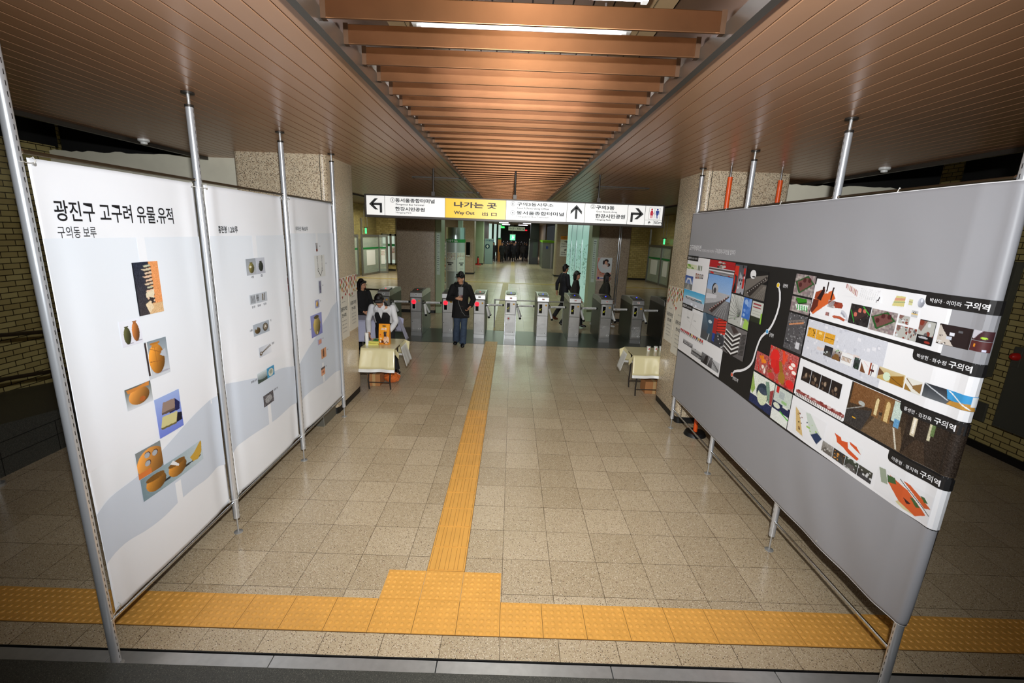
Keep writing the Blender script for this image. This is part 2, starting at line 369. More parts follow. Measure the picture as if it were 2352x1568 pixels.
b = MB().m(mat('far_ceiling_panel', (126, 110, 84), .35, .3)); b.box(-4.4, 15.5, 3.56, 4.4, 61, 3.60); struct(b.build('ceiling_concourse'))
b = MB().m(mat('far_ceiling_side', (96, 80, 58), .5)); b.box(-8.6, 12, 3.9, -4.4, 61, 3.95); b.box(4.4, 12, 3.9, 8.6, 61, 3.95); struct(b.build('ceiling_sides'))
BEAMM = mat('brown_beam', (92, 74, 52), .45, .3)
for i, y in enumerate((1.9, 3.3, 4.9)):                  # dark ducts in the voids beside the slatted ceiling
    for sx in (-1, 1):
        b = MB().m(BEAMM); b.rbox(min(sx*4.5, sx*6.55), y, 3.86, max(sx*4.5, sx*6.55), y+.55, 4.2, .08)
        tag(b.build('ceiling_duct', loc=(sx*5.5, y+.27, 3.86), smooth=True), '%s brown duct in the dark void above the %s brick wall' % (('nearest', 'middle', 'farthest')[i], 'left' if sx < 0 else 'right'), 'duct', 'ducts in the left void' if sx < 0 else 'ducts in the right void')
# ---- slot with louvres
LOUVD = mat('louvre_end_brown', (84, 62, 46), .4, .8)
b = MB().m(TRIMM); b.box(-.915, -1.2, 3.505, -.875, 15.5, 3.585); b.m(LOUVD).box(-.915, -1.2, 3.585, -.895, 15.5, 4.0); struct(b.build('trim_1'))
b = MB().m(TRIMM); b.box(.895, -1.2, 3.505, .935, 15.5, 3.585); b.m(LOUVD).box(.915, -1.2, 3.585, .935, 15.5, 4.0); struct(b.build('trim_2'))
PLEN = mat('plenum_slat', (140, 118, 86), .4, .2)
b = MB(); b.m(BLACK).box(-.9, -1.2, 4.02, .92, 15.5, 4.03); b.m(PLEN)
for i in range(15): b.box(-.9+.121*i+.004, -1.2, 4.0, -.9+.121*(i+1)-.006, 15.5, 4.012)
struct(b.build('ceiling_slot'))
b = MB().m(LOUV); b.box(-.872, 0, 3.542, .892, .014, 3.630)
b.v = [Vector((p.x, p.y+2.268, p.z)) for p in b.v]
lv = thing('ceiling_louvre', 'nearest copper brown louvre board across the ceiling slot, at the top edge', 'louvre', (0, 2.268, 3.54), 'louvre boards across the ceiling slot')
b.build('board', lv, bevel=.003)
for s_ in (-1, 1):
    e = MB().m(LOUVD); x = -.876 if s_ < 0 else .872; e.box(x, 2.266, 3.54, x+.024, 2.300, 3.634); e.build('end_bracket', lv)
ORD = ['second', 'third', 'fourth', 'fifth', 'sixth', 'seventh', 'eighth', 'ninth', 'tenth', 'eleventh', 'twelfth']
y = 2.268+.285; k = 0
while y < 15.3:
    dup(lv, (0, y, 3.54), '%s nearest copper brown louvre board across the ceiling slot' % ORD[k] if k < 11 else 'copper brown louvre board in the far, closely packed part of the ceiling slot'); y += .285; k += 1
def tube_lamp(name, x0, x1, y, z, label, group=None, es=None):
    t = thing(name, label, 'lamp', ((x0+x1)/2, y, z), group)
    MB().m(WHITEP).box(x0-.06, y-.05, z+.025, x1+.06, y+.05, z+.075).build('housing', t, bevel=.004)
    for x in (x0-.03, x1+.0): MB().m(WHITEP).box(x, y-.02, z-.02, x+.03, y+.02, z+.03).build('lamp_holder', t)
    for x in (x0+.1, x1-.1): MB().m(WHITEP).cyl((x, y, z+.07), (x, y, 4.02 if z < 3.9 else 4.3), .006).build('hanger_rod', t)
    MB().m(TUBE).cyl((x0, y, z), (x1, y, z), .0145, n=12).build('tube', t, smooth=True); return t
for i, y in enumerate((2.62, 3.1, 4.25, 5.4, 6.6, 8.0, 9.5, 11.0, 12.5, 14.0)):
    tube_lamp('fluorescent_lamp', -.59, .60, y, 3.82, ('fluorescent tube seen whole above the nearest louvre boards at the top edge' if i == 0 else 'fluorescent tube glimpsed in the narrow gap behind the second louvre board') if i < 2 else 'fluorescent tube hidden deeper above the louvre boards of the ceiling slot', 'tubes deep in the ceiling slot' if i > 1 else None)
tube_lamp('fluorescent_lamp', 5.55, 6.1, 8.4, 3.93, 'small lit fluorescent tube in the dark void above the right plaster wall')
# ---- smoke detectors and ceiling plates
for px, py, lab in ((330, 322, 'white round smoke detector by the left edge of the slatted ceiling'), (2032, 387, 'white round smoke detector by the right edge of the slatted ceiling')):
    p = PZ(px, py, 3.53); t = thing('smoke_detector', lab, 'smoke detector', (p.x, p.y, 3.54))
    MB().m(WHITEP).loft([((p.x, p.y, 3.54), .058, .058), ((p.x, p.y, 3.52), .058, .058), ((p.x, p.y, 3.51), .045, .045)], 20).build('base', t, smooth=True)
    MB().m(WHITEP).loft([((p.x, p.y, 3.512), .034, .034), ((p.x, p.y, 3.49), .034, .034), ((p.x, p.y, 3.484), .02, .02)], 20).build('sensor_head', t, smooth=True)
for px, py, w, lab in ((1010, 410, .9, 'rectangular plate in the ceiling left of the sign, the nearer one'), (1073, 442, .55, 'rectangular plate in the ceiling left of the sign, the farther one'), (1430, 432, .9, 'rectangular plate in the ceiling right of the sign')):
    p = PZ(px, py, 3.53); t = thing('ceiling_plate', lab, 'ceiling plate', (p.x, p.y, 3.53))
    b = MB().m(SLAT); b.box(p.x-w/2, p.y-.12, 3.526, p.x+w/2, p.y+.12, 3.54); b.build('plate', t)
    b = MB().m(TRIMM)
    for q in ((-w/2-.01, -.13, w/2+.01, -.12), (-w/2-.01, .12, w/2+.01, .13), (-w/2-.01, -.12, -w/2, .12), (w/2, -.12, w/2+.01, .12)): b.box(p.x+q[0], p.y+q[1], 3.52, p.x+q[2], p.y+q[3], 3.54)
    b.build('rim', t)
# ---- columns
def column(x0, y0, x1, y1, lab, mt=COLUMN, z1=3.56, r=.06, seam=None):
    t = thing('stone_column', lab, 'column', ((x0+x1)/2, (y0+y1)/2, 0))
    MB().m(mt).rbox(x0, y0, .10, x1, y1, z1, r).build('shaft', t, smooth=True)
    MB().m(BLACK).rbox(x0+.005, y0+.005, 0, x1-.005, y1-.005, .10, r).build('skirting', t, smooth=True)
    if seam is not None: MB().m(TRIMM).box(seam-.004, y0-.002, .1, seam+.004, y0+.01, z1).build('joint', t)
    return t
column(-3.62, 6.22, -2.44, 7.26, 'speckled beige stone column beside the white banners', seam=-2.51)
column(2.50, 6.33, 3.62, 7.36, 'speckled beige stone column beside the grey banner', seam=2.57)
column(-3.68, 14.78, -2.47, 15.65, 'pink speckled column behind the left ticket gates', COLPINK, 3.6, .03)
column(2.63, 14.42, 3.62, 15.5, 'pink speckled column carrying the mother and baby poster', COLPINK, 3.6, .03)
column(2.72, 29.7, 3.70, 30.9, 'rounded column with the orange and white direction board', COLPINK, 3.6, .12)
column(-3.3, 29.2, -2.42, 30.4, 'brown column behind the curved poster drum', COLPINK, 3.6, .05)
# pale green pilasters
for (x0, y0, x1, y1, lab) in ((-2.46, 14.84, -2.27, 15.6, 'pale green steel pilaster on the corner of the left pink column'), (2.40, 14.3, 2.62, 14.9, 'pale green steel pilaster beside the mother and baby poster')):
    t = thing('green_pilaster', lab, 'pilaster', ((x0+x1)/2, (y0+y1)/2, 0)); MB().m(PALEG).box(x0, y0, 0, x1, y1, 3.56).build('panel', t, bevel=.006)
    fx = x0 if x0 > 0 else x1; s_ = -1 if x0 > 0 else 1
    b = MB().m(mat('notice_sheet', (196, 214, 196), .4)); b.box((x0+x1)/2-.05, y0-.012, 1.25, (x0+x1)/2+.05, y0, 2.55); nb = b.build('notice_board', t)
    b = MB().m(mat('grey_ink', (96, 110, 104), .6))
    for k in range(18): b.box((x0+x1)/2-.038, y0-.0135, 2.48-.065*k, (x0+x1)/2+RNG.uniform(-.01, .038), y0-.012, 2.495-.065*k)
    b.build('small_print', nb)
# ---- left granite parapet with handrails
gr = thing('granite_parapet', 'dark granite parapet in front of the left brick wall', 'parapet', (-5.9, 4.5, 0))
def zt(y): return .438+(5.27-y)*.122
b = MB().m(GRANITE); b.add([(-5.2, 2.86, 0), (-5.2, 6.89, 0), (-5.2, 6.89, zt(6.9)), (-5.2, 2.86, zt(2.86)), (-6.595, 2.86, 0), (-6.595, 6.89, 0), (-6.595, 6.89, zt(6.9)), (-6.595, 2.86, zt(2.86))], [(0, 3, 2, 1), (3, 7, 6, 2), (0, 4, 7, 3), (1, 2, 6, 5), (4, 5, 6, 7)]); b.build('wall_body', gr)
b = MB().m(BLACK)
for z in (.19, .36): b.box(-5.202, 2.87, z, -5.198, 6.88, z+.006)
for y in np.arange(3.1, 6.8, .6): b.box(-5.202, y, 0, -5.198, y+.006, .36)
b.build('stone_joints', gr)
hr = thing('handrail', 'dark double handrail in front of the left brick wall', 'handrail', (-5.3, 4.5, 0))
for h, nm in ((.91, 'upper_rail'), (.44, 'lower_rail')): MB().m(RAILM).tube([(-5.32, y, zt(y)+h-(y-4.5)*.01) for y in (2.9, 3.9, 5, 6.8)], .022).build(nm, hr, smooth=True)
for y in (3.1, 4.3, 5.9):
    b = MB().m(RAILM); b.cyl((-5.32, y, zt(y)), (-5.32, y, zt(y)+.91), .02); b.cyl((-5.32, y, zt(y)), (-5.32, y, zt(y)+.02), .05); b.build('post', hr, smooth=True)
t = thing('steel_bollard', 'thin steel post standing on the floor at the left picture edge', 'post', (-5.08, 4.12, 0))
MB().m(STEEL).cyl((-5.08, 4.12, 0), (-5.08, 4.12, 1.2), .028).build('pole', t, smooth=True); MB().m(STEEL).cyl((-5.08, 4.12, 0), (-5.08, 4.12, .03), .06).build('foot_plate', t, smooth=True)
# ---- things on the right brick wall
HYD = mat('grey_cabinet', (92, 92, 82), .4, .3)
def px65(px, py, x=6.49): return PX(px, py, x)
def wallbox(name, lab, cat, pts, d=.16, extra=None):
    ys = [p.y for p in pts]; zs = [p.z for p in pts]; y0, y1, z0, z1 = min(ys), max(ys), min(zs), max(zs)
    t = thing(name, lab, cat, (6.49, (y0+y1)/2, z0)); MB().m(HYD).box(6.499-d, y0, z0, 6.499, y1, z1).build('cabinet_body', t, bevel=.006); return t, y0, y1, z0, z1, 6.5-d
t, y0, y1, z0, z1, xf = wallbox('fire_hydrant_cabinet', 'large dark grey hydrant cabinet with a red lamp on the right brick wall', 'cabinet', [px65(2277, 976, 6.34), px65(2352, 800, 6.34)])
y0b = y0-.55
MB().m(HYD).box(xf, y0b, z0, 6.499, y0, z1).build('cabinet_body', t, bevel=.006)
MB().m(HYD).box(xf-.012, y0b+.03, z0+.03, xf, y1-.03, z1-.25).build('door', t, bevel=.004)
MB().m(RED).loft([((xf, y0+.05, z1-.12), .05, .05), ((xf-.05, y0+.05, z1-.12), .045, .045), ((xf-.075, y0+.05, z1-.12), .02, .02)]).build('alarm_lamp', t, smooth=True)
t, y0, y1, z0, z1, xf = wallbox('wall_panel', 'tall dark grey steel panel on the right brick wall beside the hydrant cabinet', 'panel', [px65(2262, 866, 6.4), px65(2318, 600, 6.4)], .1)
MB().m(HYD).box(xf-.01, y0+.03, z0+.05, xf, y1-.03, z1-.05).build('door', t, bevel=.004)
t, y0, y1, z0, z1, xf = wallbox('wall_panel', 'small square grey plate low on the right brick wall', 'panel', [px65(2228, 958, 6.47), px65(2268, 928, 6.47)], .03)
# ================================================================== exhibition frames and banners
def pole_mat():
    s = NT('punched_chrome_pole', .28, .9); tc = s.n('ShaderNodeTexCoord'); sp = s.n('ShaderNodeSeparateXYZ'); s.l(tc.outputs['Object'], sp.inputs[0]); X_, Y_, Z_ = sp.outputs
    dash = s.math('LESS_THAN', s.math('FRACT', s.math('DIVIDE', Z_, .046)), .5); near = s.math('LESS_THAN', s.math('ABSOLUTE', Y_), .0021)
    k = s.math('MULTIPLY', dash, near); s.l(s.mix(k, C(206, 209, 213), C(18, 18, 20)), s.b.inputs['Base Color']); s.l(s.math('MULTIPLY', s.math('SUBTRACT', 1.0, k), .62), s.b.inputs['Metallic']); return s.m
POLEM = pole_mat()
def perf_pole(x, y, lab, side, foot=True, group=None, top=3.54, r=.0255):
    t = thing('scaffold_pole', lab, 'pole', (x, y, 0), group)
    MB().m(POLEM).cyl((x, y, .145 if y > 2.5 else .02), (x, y, 3.455), r, n=28).build('pole', t, smooth=True)
    MB().m(STEEL).cyl((x, y, .01), (x, y, .15), .007).build('threaded_rod', t, smooth=True)
    MB().m(STEEL).loft([((x, y, 0), .037, .037), ((x, y, .006), .036, .036), ((x, y, .014), .014, .014)], 20).build('foot_disc', t, smooth=True)
    MB().m(STEEL).cyl((x, y, 3.45), (x, y, 3.532), .010).build('jack_rod', t, smooth=True)
    b = MB().m(DARKM); b.cyl((x, y, 3.528), (x, y, 3.5395), .042, n=20); b.build('ceiling_disc', t, smooth=True); MB().m(DARKM).cyl((x, y, 3.440), (x, y, 3.457), .029, n=20).build('top_collar', t, smooth=True)
    return t
LY = (2.265, 3.54, 4.848, 6.15); LX = -2.332; RX = 2.376
lab = ['nearest chrome pole of the white banners, running out of the picture at the left', 'chrome pole between the first and the second white banner', 'chrome pole between the second and the third white banner', 'farthest chrome pole of the white banners, in front of the stone column']
for y, l in zip(LY, lab): perf_pole(LX, y, l, 1)
lab = ['nearest chrome pole of the grey banner, showing below its near corner', 'chrome pole behind the near half of the grey banner', 'chrome pole behind the middle of the grey banner', 'farthest chrome pole of the grey banner, by the right stone column']
for y, l in zip((2.262, 3.54, 4.865, 6.157), lab): perf_pole(RX, y, l, -1)
def frame_rail(x, ys, z, lab, r=.0105, mt=RAILM):
    for i in range(len(ys)-1):
        t = thing('frame_rail', lab[i], 'rail', (x, (ys[i]+ys[i+1])/2, z))
        MB().m(mt).cyl((x, ys[i]+.03, z), (x, ys[i+1]-.03, z), r, n=12).build('tube', t, smooth=True)
        for y in (ys[i]+.03, ys[i+1]-.03): MB().m(CHROME).cyl((x, y-.006, z), (x, y+.006, z), r+.004, n=12).build('end_clip', t, smooth=True)
nm = ('first', 'second', 'third')
frame_rail(LX-.006, LY, 2.948, ['thin rail along the top of the %s white banner' % n for n in nm])
frame_rail(LX-.006, LY, .298, ['thin rail along the foot of the %s white banner' % n for n in nm], mt=CHROME)
rn = ('near', 'middle', 'far'); RYS = (2.262, 3.54, 4.865, 6.157)
frame_rail(RX, RYS, 3.0, ['thin rail above the %s third of the grey banner' % n for n in rn])
frame_rail(RX, RYS, .288, ['low chrome rail below the %s third of the grey banner' % n for n in rn], mt=CHROME)
# orange jacks behind the grey banner
ORANGE = mat('orange_paint', (226, 84, 24), .4)
for px, py, l in ((1681, 383, 'orange steel prop behind the grey banner, nearer the stone column'), (1797, 391, 'orange steel prop behind the grey banner, farther from the column')):
    p = PZ(px, py, 3.54); x, y = p.x, p.y
    t = thing('steel_prop', l, 'prop', (x, y, 0)); MB().m(ORANGE).cyl((x, y, .05), (x, y, 3.42), .028).build('prop_tube', t, smooth=True)
    MB().m(CHROME).cyl((x, y, 3.41), (x, y, 3.54), .012).build('screw', t, smooth=True); MB().m(BLACK).loft([((x, y, 0), .15, .15), ((x, y, .05), .13, .13)], 20).build('base', t, smooth=True)
b = MB().m(mat('dull_steel', (120, 118, 108), .45, .5)); b.box(-2.66, 5.78, 0, -2.47, 6.2, .16)
tag(b.build('steel_floor_box', loc=(-2.56, 6, 0), bevel=.006), 'low grey steel box on the floor under the third white banner', 'box')
# ---- print materials: colours live on the vertices of each print
def attr_mat(name, rough):
    s = NT(name, rough+.15); s.b.inputs['Specular IOR Level'].default_value = .3; a = s.n('ShaderNodeVertexColor', layer_name='Col'); s.l(a.outputs[0], s.b.inputs['Base Color']); return s.m
PRINT = attr_mat('printed_picture', .42)
# a very small painter: pictures are drawn on a grid, one vertex per grid point
class Img:
    def __init__(s, w, h, c0=(255, 255, 255), c1=None, horiz=False):
        w, h = int(w*1.7), int(h*1.7); s.w, s.h = w, h; s.X, s.Y = np.meshgrid(np.linspace(0, 1, w), np.linspace(1, 0, h)); t = (s.X if horiz else 1-s.Y)[..., None]
        c1 = c1 or c0; s.a = np.array(c0, float)*(1-t)+np.array(c1, float)*t
    def put(s, mask, c): s.a[mask] = c; return s
    def rect(s, x0, y0, x1, y1, c): return s.put((s.X >= x0) & (s.X <= x1) & (s.Y >= y0) & (s.Y <= y1), c)
    def ell(s, cx, cy, rx, ry, c, shade=0.):
        d = ((s.X-cx)/rx)**2+((s.Y-cy)/ry)**2; m = d <= 1
        if shade: k = (1-shade*np.clip((s.X-cx)/rx*.6-(s.Y-cy)/ry*.35+.3, -.4, 1))[m][:, None]; s.a[m] = np.clip(np.array(c)*k, 0, 255)
        else: s.a[m] = c
        return s
    def pol(s, pts, c):
        m = np.zeros(s.X.shape, bool); n = len(pts)
        for i in range(n):
            (x0, y0), (x1, y1) = pts[i], pts[(i+1) % n]
            if y0 == y1: continue
            m ^= ((s.Y > min(y0, y1)) & (s.Y <= max(y0, y1)) & (s.X < (x1-x0)*(s.Y-y0)/(y1-y0)+x0))
        return s.put(m, c)
    def line(s, x0, y0, x1, y1, w, c):
        dx, dy = x1-x0, y1-y0; L = max(dx*dx+dy*dy, 1e-9); t = np.clip(((s.X-x0)*dx+(s.Y-y0)*dy)/L, 0, 1)
        return s.put((s.X-x0-t*dx)**2+(s.Y-y0-t*dy)**2 < w*w, c)
    def noise(s, amt): s.a = np.clip(s.a+RNG.normal(0, amt, s.a.shape[:2])[..., None], 0, 255); return s
    def blobs(s, n, r, cols, box=(0, 0, 1, 1), asp=1.):
        for i in range(n):
            c = cols[RNG.randint(len(cols))]; cx = RNG.uniform(box[0], box[2]); cy = RNG.uniform(box[1], box[3]); k = RNG.uniform(.5, 1.2)*r
            s.ell(cx, cy, k, k*asp, c)
        return s
    def bricks(s, n, m_, cols):
        for i in range(n):
            for j in range(m_): s.rect(i/n, j/m_, (i+1)/n, (j+1)/m_, cols[RNG.randint(len(cols))])
        return s
def picture(parent, img, u0, v0, u1, v1, fn, layer=2, name='printed_picture'):
    """img drawn over the surface rectangle u0..u1 (left to right as read), v0..v1 (bottom to top)"""
    h, w = img.h, img.w; a = np.clip(img.a, 0, 255)/255; lin = np.where(a <= .04045, a/12.92, ((a+.055)/1.055)**2.4)
    me = bpy.data.meshes.new(name); off = rootloc(parent)
    V = [tuple(fn(u0+(u1-u0)*i/(w-1), v1+(v0-v1)*j/(h-1), layer)-off) for j in range(h) for i in range(w)]
    F = [(j*w+i, (j+1)*w+i, (j+1)*w+i+1, j*w+i+1) for j in range(h-1) for i in range(w-1)]
    me.from_pydata(V, [], F); me.materials.append(PRINT)
    at = me.color_attributes.new('Col', 'FLOAT_COLOR', 'POINT'); at.data.foreach_set('color', np.concatenate([lin, np.ones((h, w, 1))], 2).astype(np.float32).ravel())
    me.polygons.foreach_set('use_smooth', [True]*len(me.polygons))
    o = bpy.data.objects.new(name, me); COL.objects.link(o); o.parent = parent; return o
# surfaces: (u,v,layer) -> room point.  left banners face +x and read along +y; the grey banner faces -x and reads along -y
def wave_left(y, z):
    w = 0.
    for a, c in ((2.335, 3.505), (3.62, 4.81), (4.94, 6.125)):
        if a-.02 <= y <= c+.02:
            s = (y-a)/(c-a); q = (z-.315)/2.62
            w += .012*math.sin(PI*s)+.010*math.exp(-((s-.06)/.05)**2)*math.sin(4*q+a)+.012*math.exp(-((s-.93)/.06)**2)*math.cos(5*q+a)+.004*math.sin(9*s+3*q+a)*math.sin(2*PI*q)
    return w
def SL(u, v, layer=0): return Vector((-2.350+wave_left(u, v)+.0015*layer, u, v))
def wave_right(y, z):
    s = (y-2.24)/3.93; q = (z-.5)/2.48; w = .008*math.sin(5*s+2*q)+.003*math.sin(13*s-6*q)
    f = math.exp(-((y-2.9)/.55)**2)                    # folds fanning out from the near top corner
    w += .006*f*math.sin(13*(y-2.25)+7*(2.98-z))*min(1, max(0, (2.95-z)*1.2))*min(1, max(0, (z-2.0)*1.6))+.0055*f*math.sin(12*(y-2.25)-7*(z-.5))*min(1, max(0, (1.3-z)*2))
    return w
def SR(u, v, layer=0):
    x = 2.332-wave_right(u, v)-.0015*layer; y = u
    if u < 2.40:                                      # wraps round the near pole
        k = min(1., (2.40-u)/.12); x = x*(1-k)+(2.345-.0015*layer)*k
    us = 2.262-.030*math.sqrt(max(0., math.sin(PI*min(1, max(0, (v-.5)/2.48)))))
    if u < us: r = .031+.0015*layer; a = (us-u)/.031; x = 2.376-r*math.cos(a); y = us-r*math.sin(a)
    return Vector((x, y, v))
def sheet(fn, u0, u1, v0, v1, nu, nv, material, parent, name='fabric', skip=None):
    b = MB().m(material); V = [fn(u0+(u1-u0)*i/nu, v0+(v1-v0)*j/nv, 0) for j in range(nv+1) for i in range(nu+1)]
    b.add(V, [(j*(nu+1)+i, j*(nu+1)+i+1, (j+1)*(nu+1)+i+1, (j+1)*(nu+1)+i) for j in range(nv) for i in range(nu)])
    o = b.build(name, parent, smooth=True); sm = o.modifiers.new('thickness', 'SOLIDIFY'); sm.thickness = .0009; sm.offset = -1; return o
def dense_poly(b, fn, layer, u0, u1, lo, hi, nu=40, nv=6):
    nu = max(2, nu if nu in (8,) else int(abs(u1-u0)/.02)+1); um = (u0+u1)/2; nv = max(2, int(abs(hi(um)-lo(um))/.035)+1)
    """filled band between the curves lo(u) and hi(u), following the cloth"""
    V = [fn(u0+(u1-u0)*i/nu, lo(u0+(u1-u0)*i/nu)+(hi(u0+(u1-u0)*i/nu)-lo(u0+(u1-u0)*i/nu))*j/nv, layer) for j in range(nv+1) for i in range(nu+1)]
    b.add(V, [(j*(nu+1)+i, j*(nu+1)+i+1, (j+1)*(nu+1)+i+1, (j+1)*(nu+1)+i) for j in range(nv) for i in range(nu)])
def interp(pts):
    xs = [p[0] for p in pts]; ys = [p[1] for p in pts]
    def f(u):                                          # smooth curve through the points
        if u <= xs[0]: return ys[0]
        if u >= xs[-1]: return ys[-1]
        k = max(i for i in range(len(xs)-1) if xs[i] <= u); t = (u-xs[k])/(xs[k+1]-xs[k])
        m0 = (ys[min(k+1, len(xs)-1)]-ys[max(k-1, 0)])/(xs[min(k+1, len(xs)-1)]-xs[max(k-1, 0)]); m1 = (ys[min(k+2, len(xs)-1)]-ys[k])/(xs[min(k+2, len(xs)-1)]-xs[k]); d = xs[k+1]-xs[k]
        return (2*t**3-3*t*t+1)*ys[k]+(t**3-2*t*t+t)*d*m0+(-2*t**3+3*t*t)*ys[k+1]+(t**3-t*t)*d*m1
    return f
CLOTHW = mat('white_banner_cloth', (236, 238, 242), .42, bump=(350, .03)); HILL = mat('blue_grey_print', (206, 214, 226), .45); FADE = attr_mat('pale_blue_print', .42)
INK = mat('black_ink', (24, 24, 28), .5); INKG = mat('grey_ink_small', (84, 84, 90), .5); CLOTHG = mat('grey_banner_cloth', (150, 150, 154), .5, bump=(350, .03)); INKW = mat('white_ink', (232, 232, 234), .5)
CLIP = mat('white_cord', (214, 212, 206), .4)
def ties(parent, x, ys, z, polex, poley, sgn):
    for y in ys:
        b = MB().m(CLIP); py = poley(y); r = .03
        b.tube([(x+.004*sgn, y, z-.012), (x+.012*sgn, y, z+.004), (x+.002, y, z+.018), (x-.010*sgn, y, z+.012)], .0028, 6)
        b.tube([(x+.006*sgn, y, z-.010)]+[(polex+r*math.cos(a)*sgn, py+r*math.sin(a)*(1 if y > py else -1), z-.014) for a in (1.35, .9, .45, 0, -.45)], .002, 6)
        c = b.build('cord_tie', parent, smooth=True)
        MB().m(STEEL).cyl((x-.002, y, z-.014), (x+.006*sgn, y, z-.014), .009, n=14).build('grommet', parent, smooth=True)
def left_banner(n, y0, y1, z0, z1, lab):
    t = thing('exhibition_banner', lab, 'banner', (-2.345, (y0+y1)/2, z0)); sheet(SL, y0, y1, z0, z1, 70, 90, CLOTHW, t)
    pole = lambda y: min(LY, key=lambda p: abs(p-y))
    for z in (z1-.012, z0+.03): ties(t, -2.345, (y0+.025, y1-.025), z, LX, pole, 1)
    return t
def field(t, y0, y1, ztop, zmid, name='tinted_field'):
    im = Img(14, 20, (224, 230, 237), (236, 237, 241)); return picture(t, im, y0, zmid, y1, ztop, SL, 1, name)
def hill(t, y0, y1, up, lo):
    b = MB().m(HILL); dense_poly(b, SL, 1.5, y0, y1, interp(lo), interp(up)); b.build('hill_print', t)
def slit(t, u0, u1, v0, v1): b = MB().m(CLOTHW); dense_poly(b, SL, 2, u0, u1, lambda u: v0, lambda u: v1, 2, 8); b.build('white_strip', t)
OR1, OR2, OLV = (208, 140, 66), (192, 116, 56), (96, 96, 62)
# ---------------- banner 1
t1 = left_banner(1, 2.335, 3.505, .315, 2.925, 'nearest white banner with large pottery photographs and a two line Korean heading')
field(t1, 2.338, 3.503, 2.545, 1.25)
hill(t1, 2.337, 3.504, [(2.337, .985), (2.44, 1.034), (2.65, 1.064), (2.853, 1.134), (3.086, 1.212), (3.24, 1.254), (3.40, 1.283), (3.504, 1.287)], [(2.337, .655), (2.40, .683), (2.5, .69), (2.64, .668), (2.78, .667), (2.967, .697), (3.1, .70), (3.24, .689), (3.41, .70), (3.504, .675)])
slit(t1, 2.903, 2.965, 2.395, 2.545); slit(t1, 2.916, 2.972, .69, .846)
b = MB(); put_text(b, '광진구 고구려 유물.유적', 2.420, 3.249, 2.632, 2.738, lambda u, v: SL(u, v, 2), INK, .012); put_text(b, '구의동 보루', 2.418, 2.636, 2.546, 2.607, lambda u, v: SL(u, v, 2), INK, .003); b.build('heading', t1)
im = Img(34, 56, (36, 42, 58), (64, 58, 60)); im.put(im.X > .52+.1*im.Y, (226, 150, 92)).put((im.X > .42) & (im.Y < .2), (214, 176, 130))
for k in range(11): im.pol([(.40+.01*k-.1*(k % 2), .93-.068*k), (.66+.02*(k % 3), .95-.068*k), (.70, .905-.068*k), (.44, .89-.068*k)], (206+RNG.randint(-20, 20), 188, 160)).line(.42, .885-.068*k, .7, .9-.068*k, .012, (60, 48, 44))
im.pol([(.38, .42), (.72, .47), (.66, .30), (.36, .33)], (222, 208, 178)).pol([(.46, .33), (.68, .30), (.6, .2)], (52, 44, 44)).pol([(.3, .2), (.5, .26), (.62, .12), (.42, .02)], (228, 206, 170)).rect(0, 0, .05, 1, (24, 26, 34)).noise(10)
picture(t1, im, 2.838, 2.060, 3.041, 2.394, SL, 3)
def vase(im, cx, w, y0, y1, c, sh=.55):
    h = y1-y0; im.ell(cx+w*.5, y0+.02, w*1.0, .025, (168, 168, 180)); im.ell(cx, y0+h*.48, w, h*.47, c, sh); im.rect(cx-w*.42, y1-h*.16, cx+w*.42, y1-h*.02, tuple(int(q*.9) for q in c)); im.rect(cx-w*.6, y1-h*.05, cx+w*.6, y1, tuple(int(q*.8) for q in c)); return im
im = Img(34, 34, (232, 234, 242), (222, 222, 232)); vase(im, .30, .17, .06, .78, (92, 92, 58)); vase(im, .72, .18, .10, .92, (190, 118, 62)); picture(t1, im, 2.680, 1.895, 2.835, 2.053, SL, 3)
im = Img(40, 50, (130, 142, 150), (206, 210, 216)); im.rect(0, .1, .1, .98, (60, 48, 48)).rect(.08, .1, .13, 1, (235, 235, 235)); vase(im, .46, .36, .08, .93, (222, 146, 54)).pol([(.72, .66), (.9, .70), (.9, .46), (.72, .52), (.62, .57)], (182, 188, 196)); im.line(.2, .8, .7, .62, .008, (150, 92, 40)).line(.45, .2, .42, .8, .008, (160, 98, 40)).line(.15, .45, .7, .4, .008, (150, 90, 40)); picture(t1, im, 2.838, 1.639, 3.024, 1.888, SL, 3)
im = Img(44, 34, (96, 102, 96), (212, 216, 222)); im.ell(.5, .5, .40, .40, OR1, .5).pol([(.05, .95), (.95, 1.0), (.92, .80), (.6, .84), (.35, .78), (.1, .76)], (206, 132, 60)).pol([(0, .95), (.4, .93), (1, 1.01), (1, 1.01), (0, 1.01)], (100, 104, 98)).ell(.6, .3, .12, .12, (176, 96, 44)); picture(t1, im, 2.640, 1.500, 2.840, 1.637, SL, 3)
im = Img(40, 48, (158, 178, 226), (112, 128, 212)); im.pol([(.32, .84), (.80, .80), (.97, .66), (.92, .48), (.5, .5)], (32, 36, 84)).pol([(.30, .84), (.78, .82), (.74, .58), (.20, .60)], (150, 128, 116)).pol([(.20, .60), (.74, .58), (.74, .53), (.21, .54)], (96, 80, 72)).pol([(.82, .42), (1, .38), (.97, .18), (.6, .18)], (20, 20, 40)).pol([(.20, .50), (.82, .46), (.72, .20), (.10, .24)], (206, 198, 140)).pol([(.10, .24), (.72, .20), (.72, .155), (.11, .19)], (110, 100, 60)); picture(t1, im, 2.845, 1.220, 3.076, 1.496, SL, 3)
im = Img(40, 36, (128, 134, 134)); im.ell(.55, .42, .56, .52, (220, 150, 70), .5).rect(0, 0, .5, .2, (214, 120, 56)); 
for c in ((.42, .72), (.72, .66), (.40, .42)): im.ell(c[0]+.015, c[1]+.015, .12, .115, (90, 50, 24)); im.ell(*c, .105, .10, (168, 172, 178))
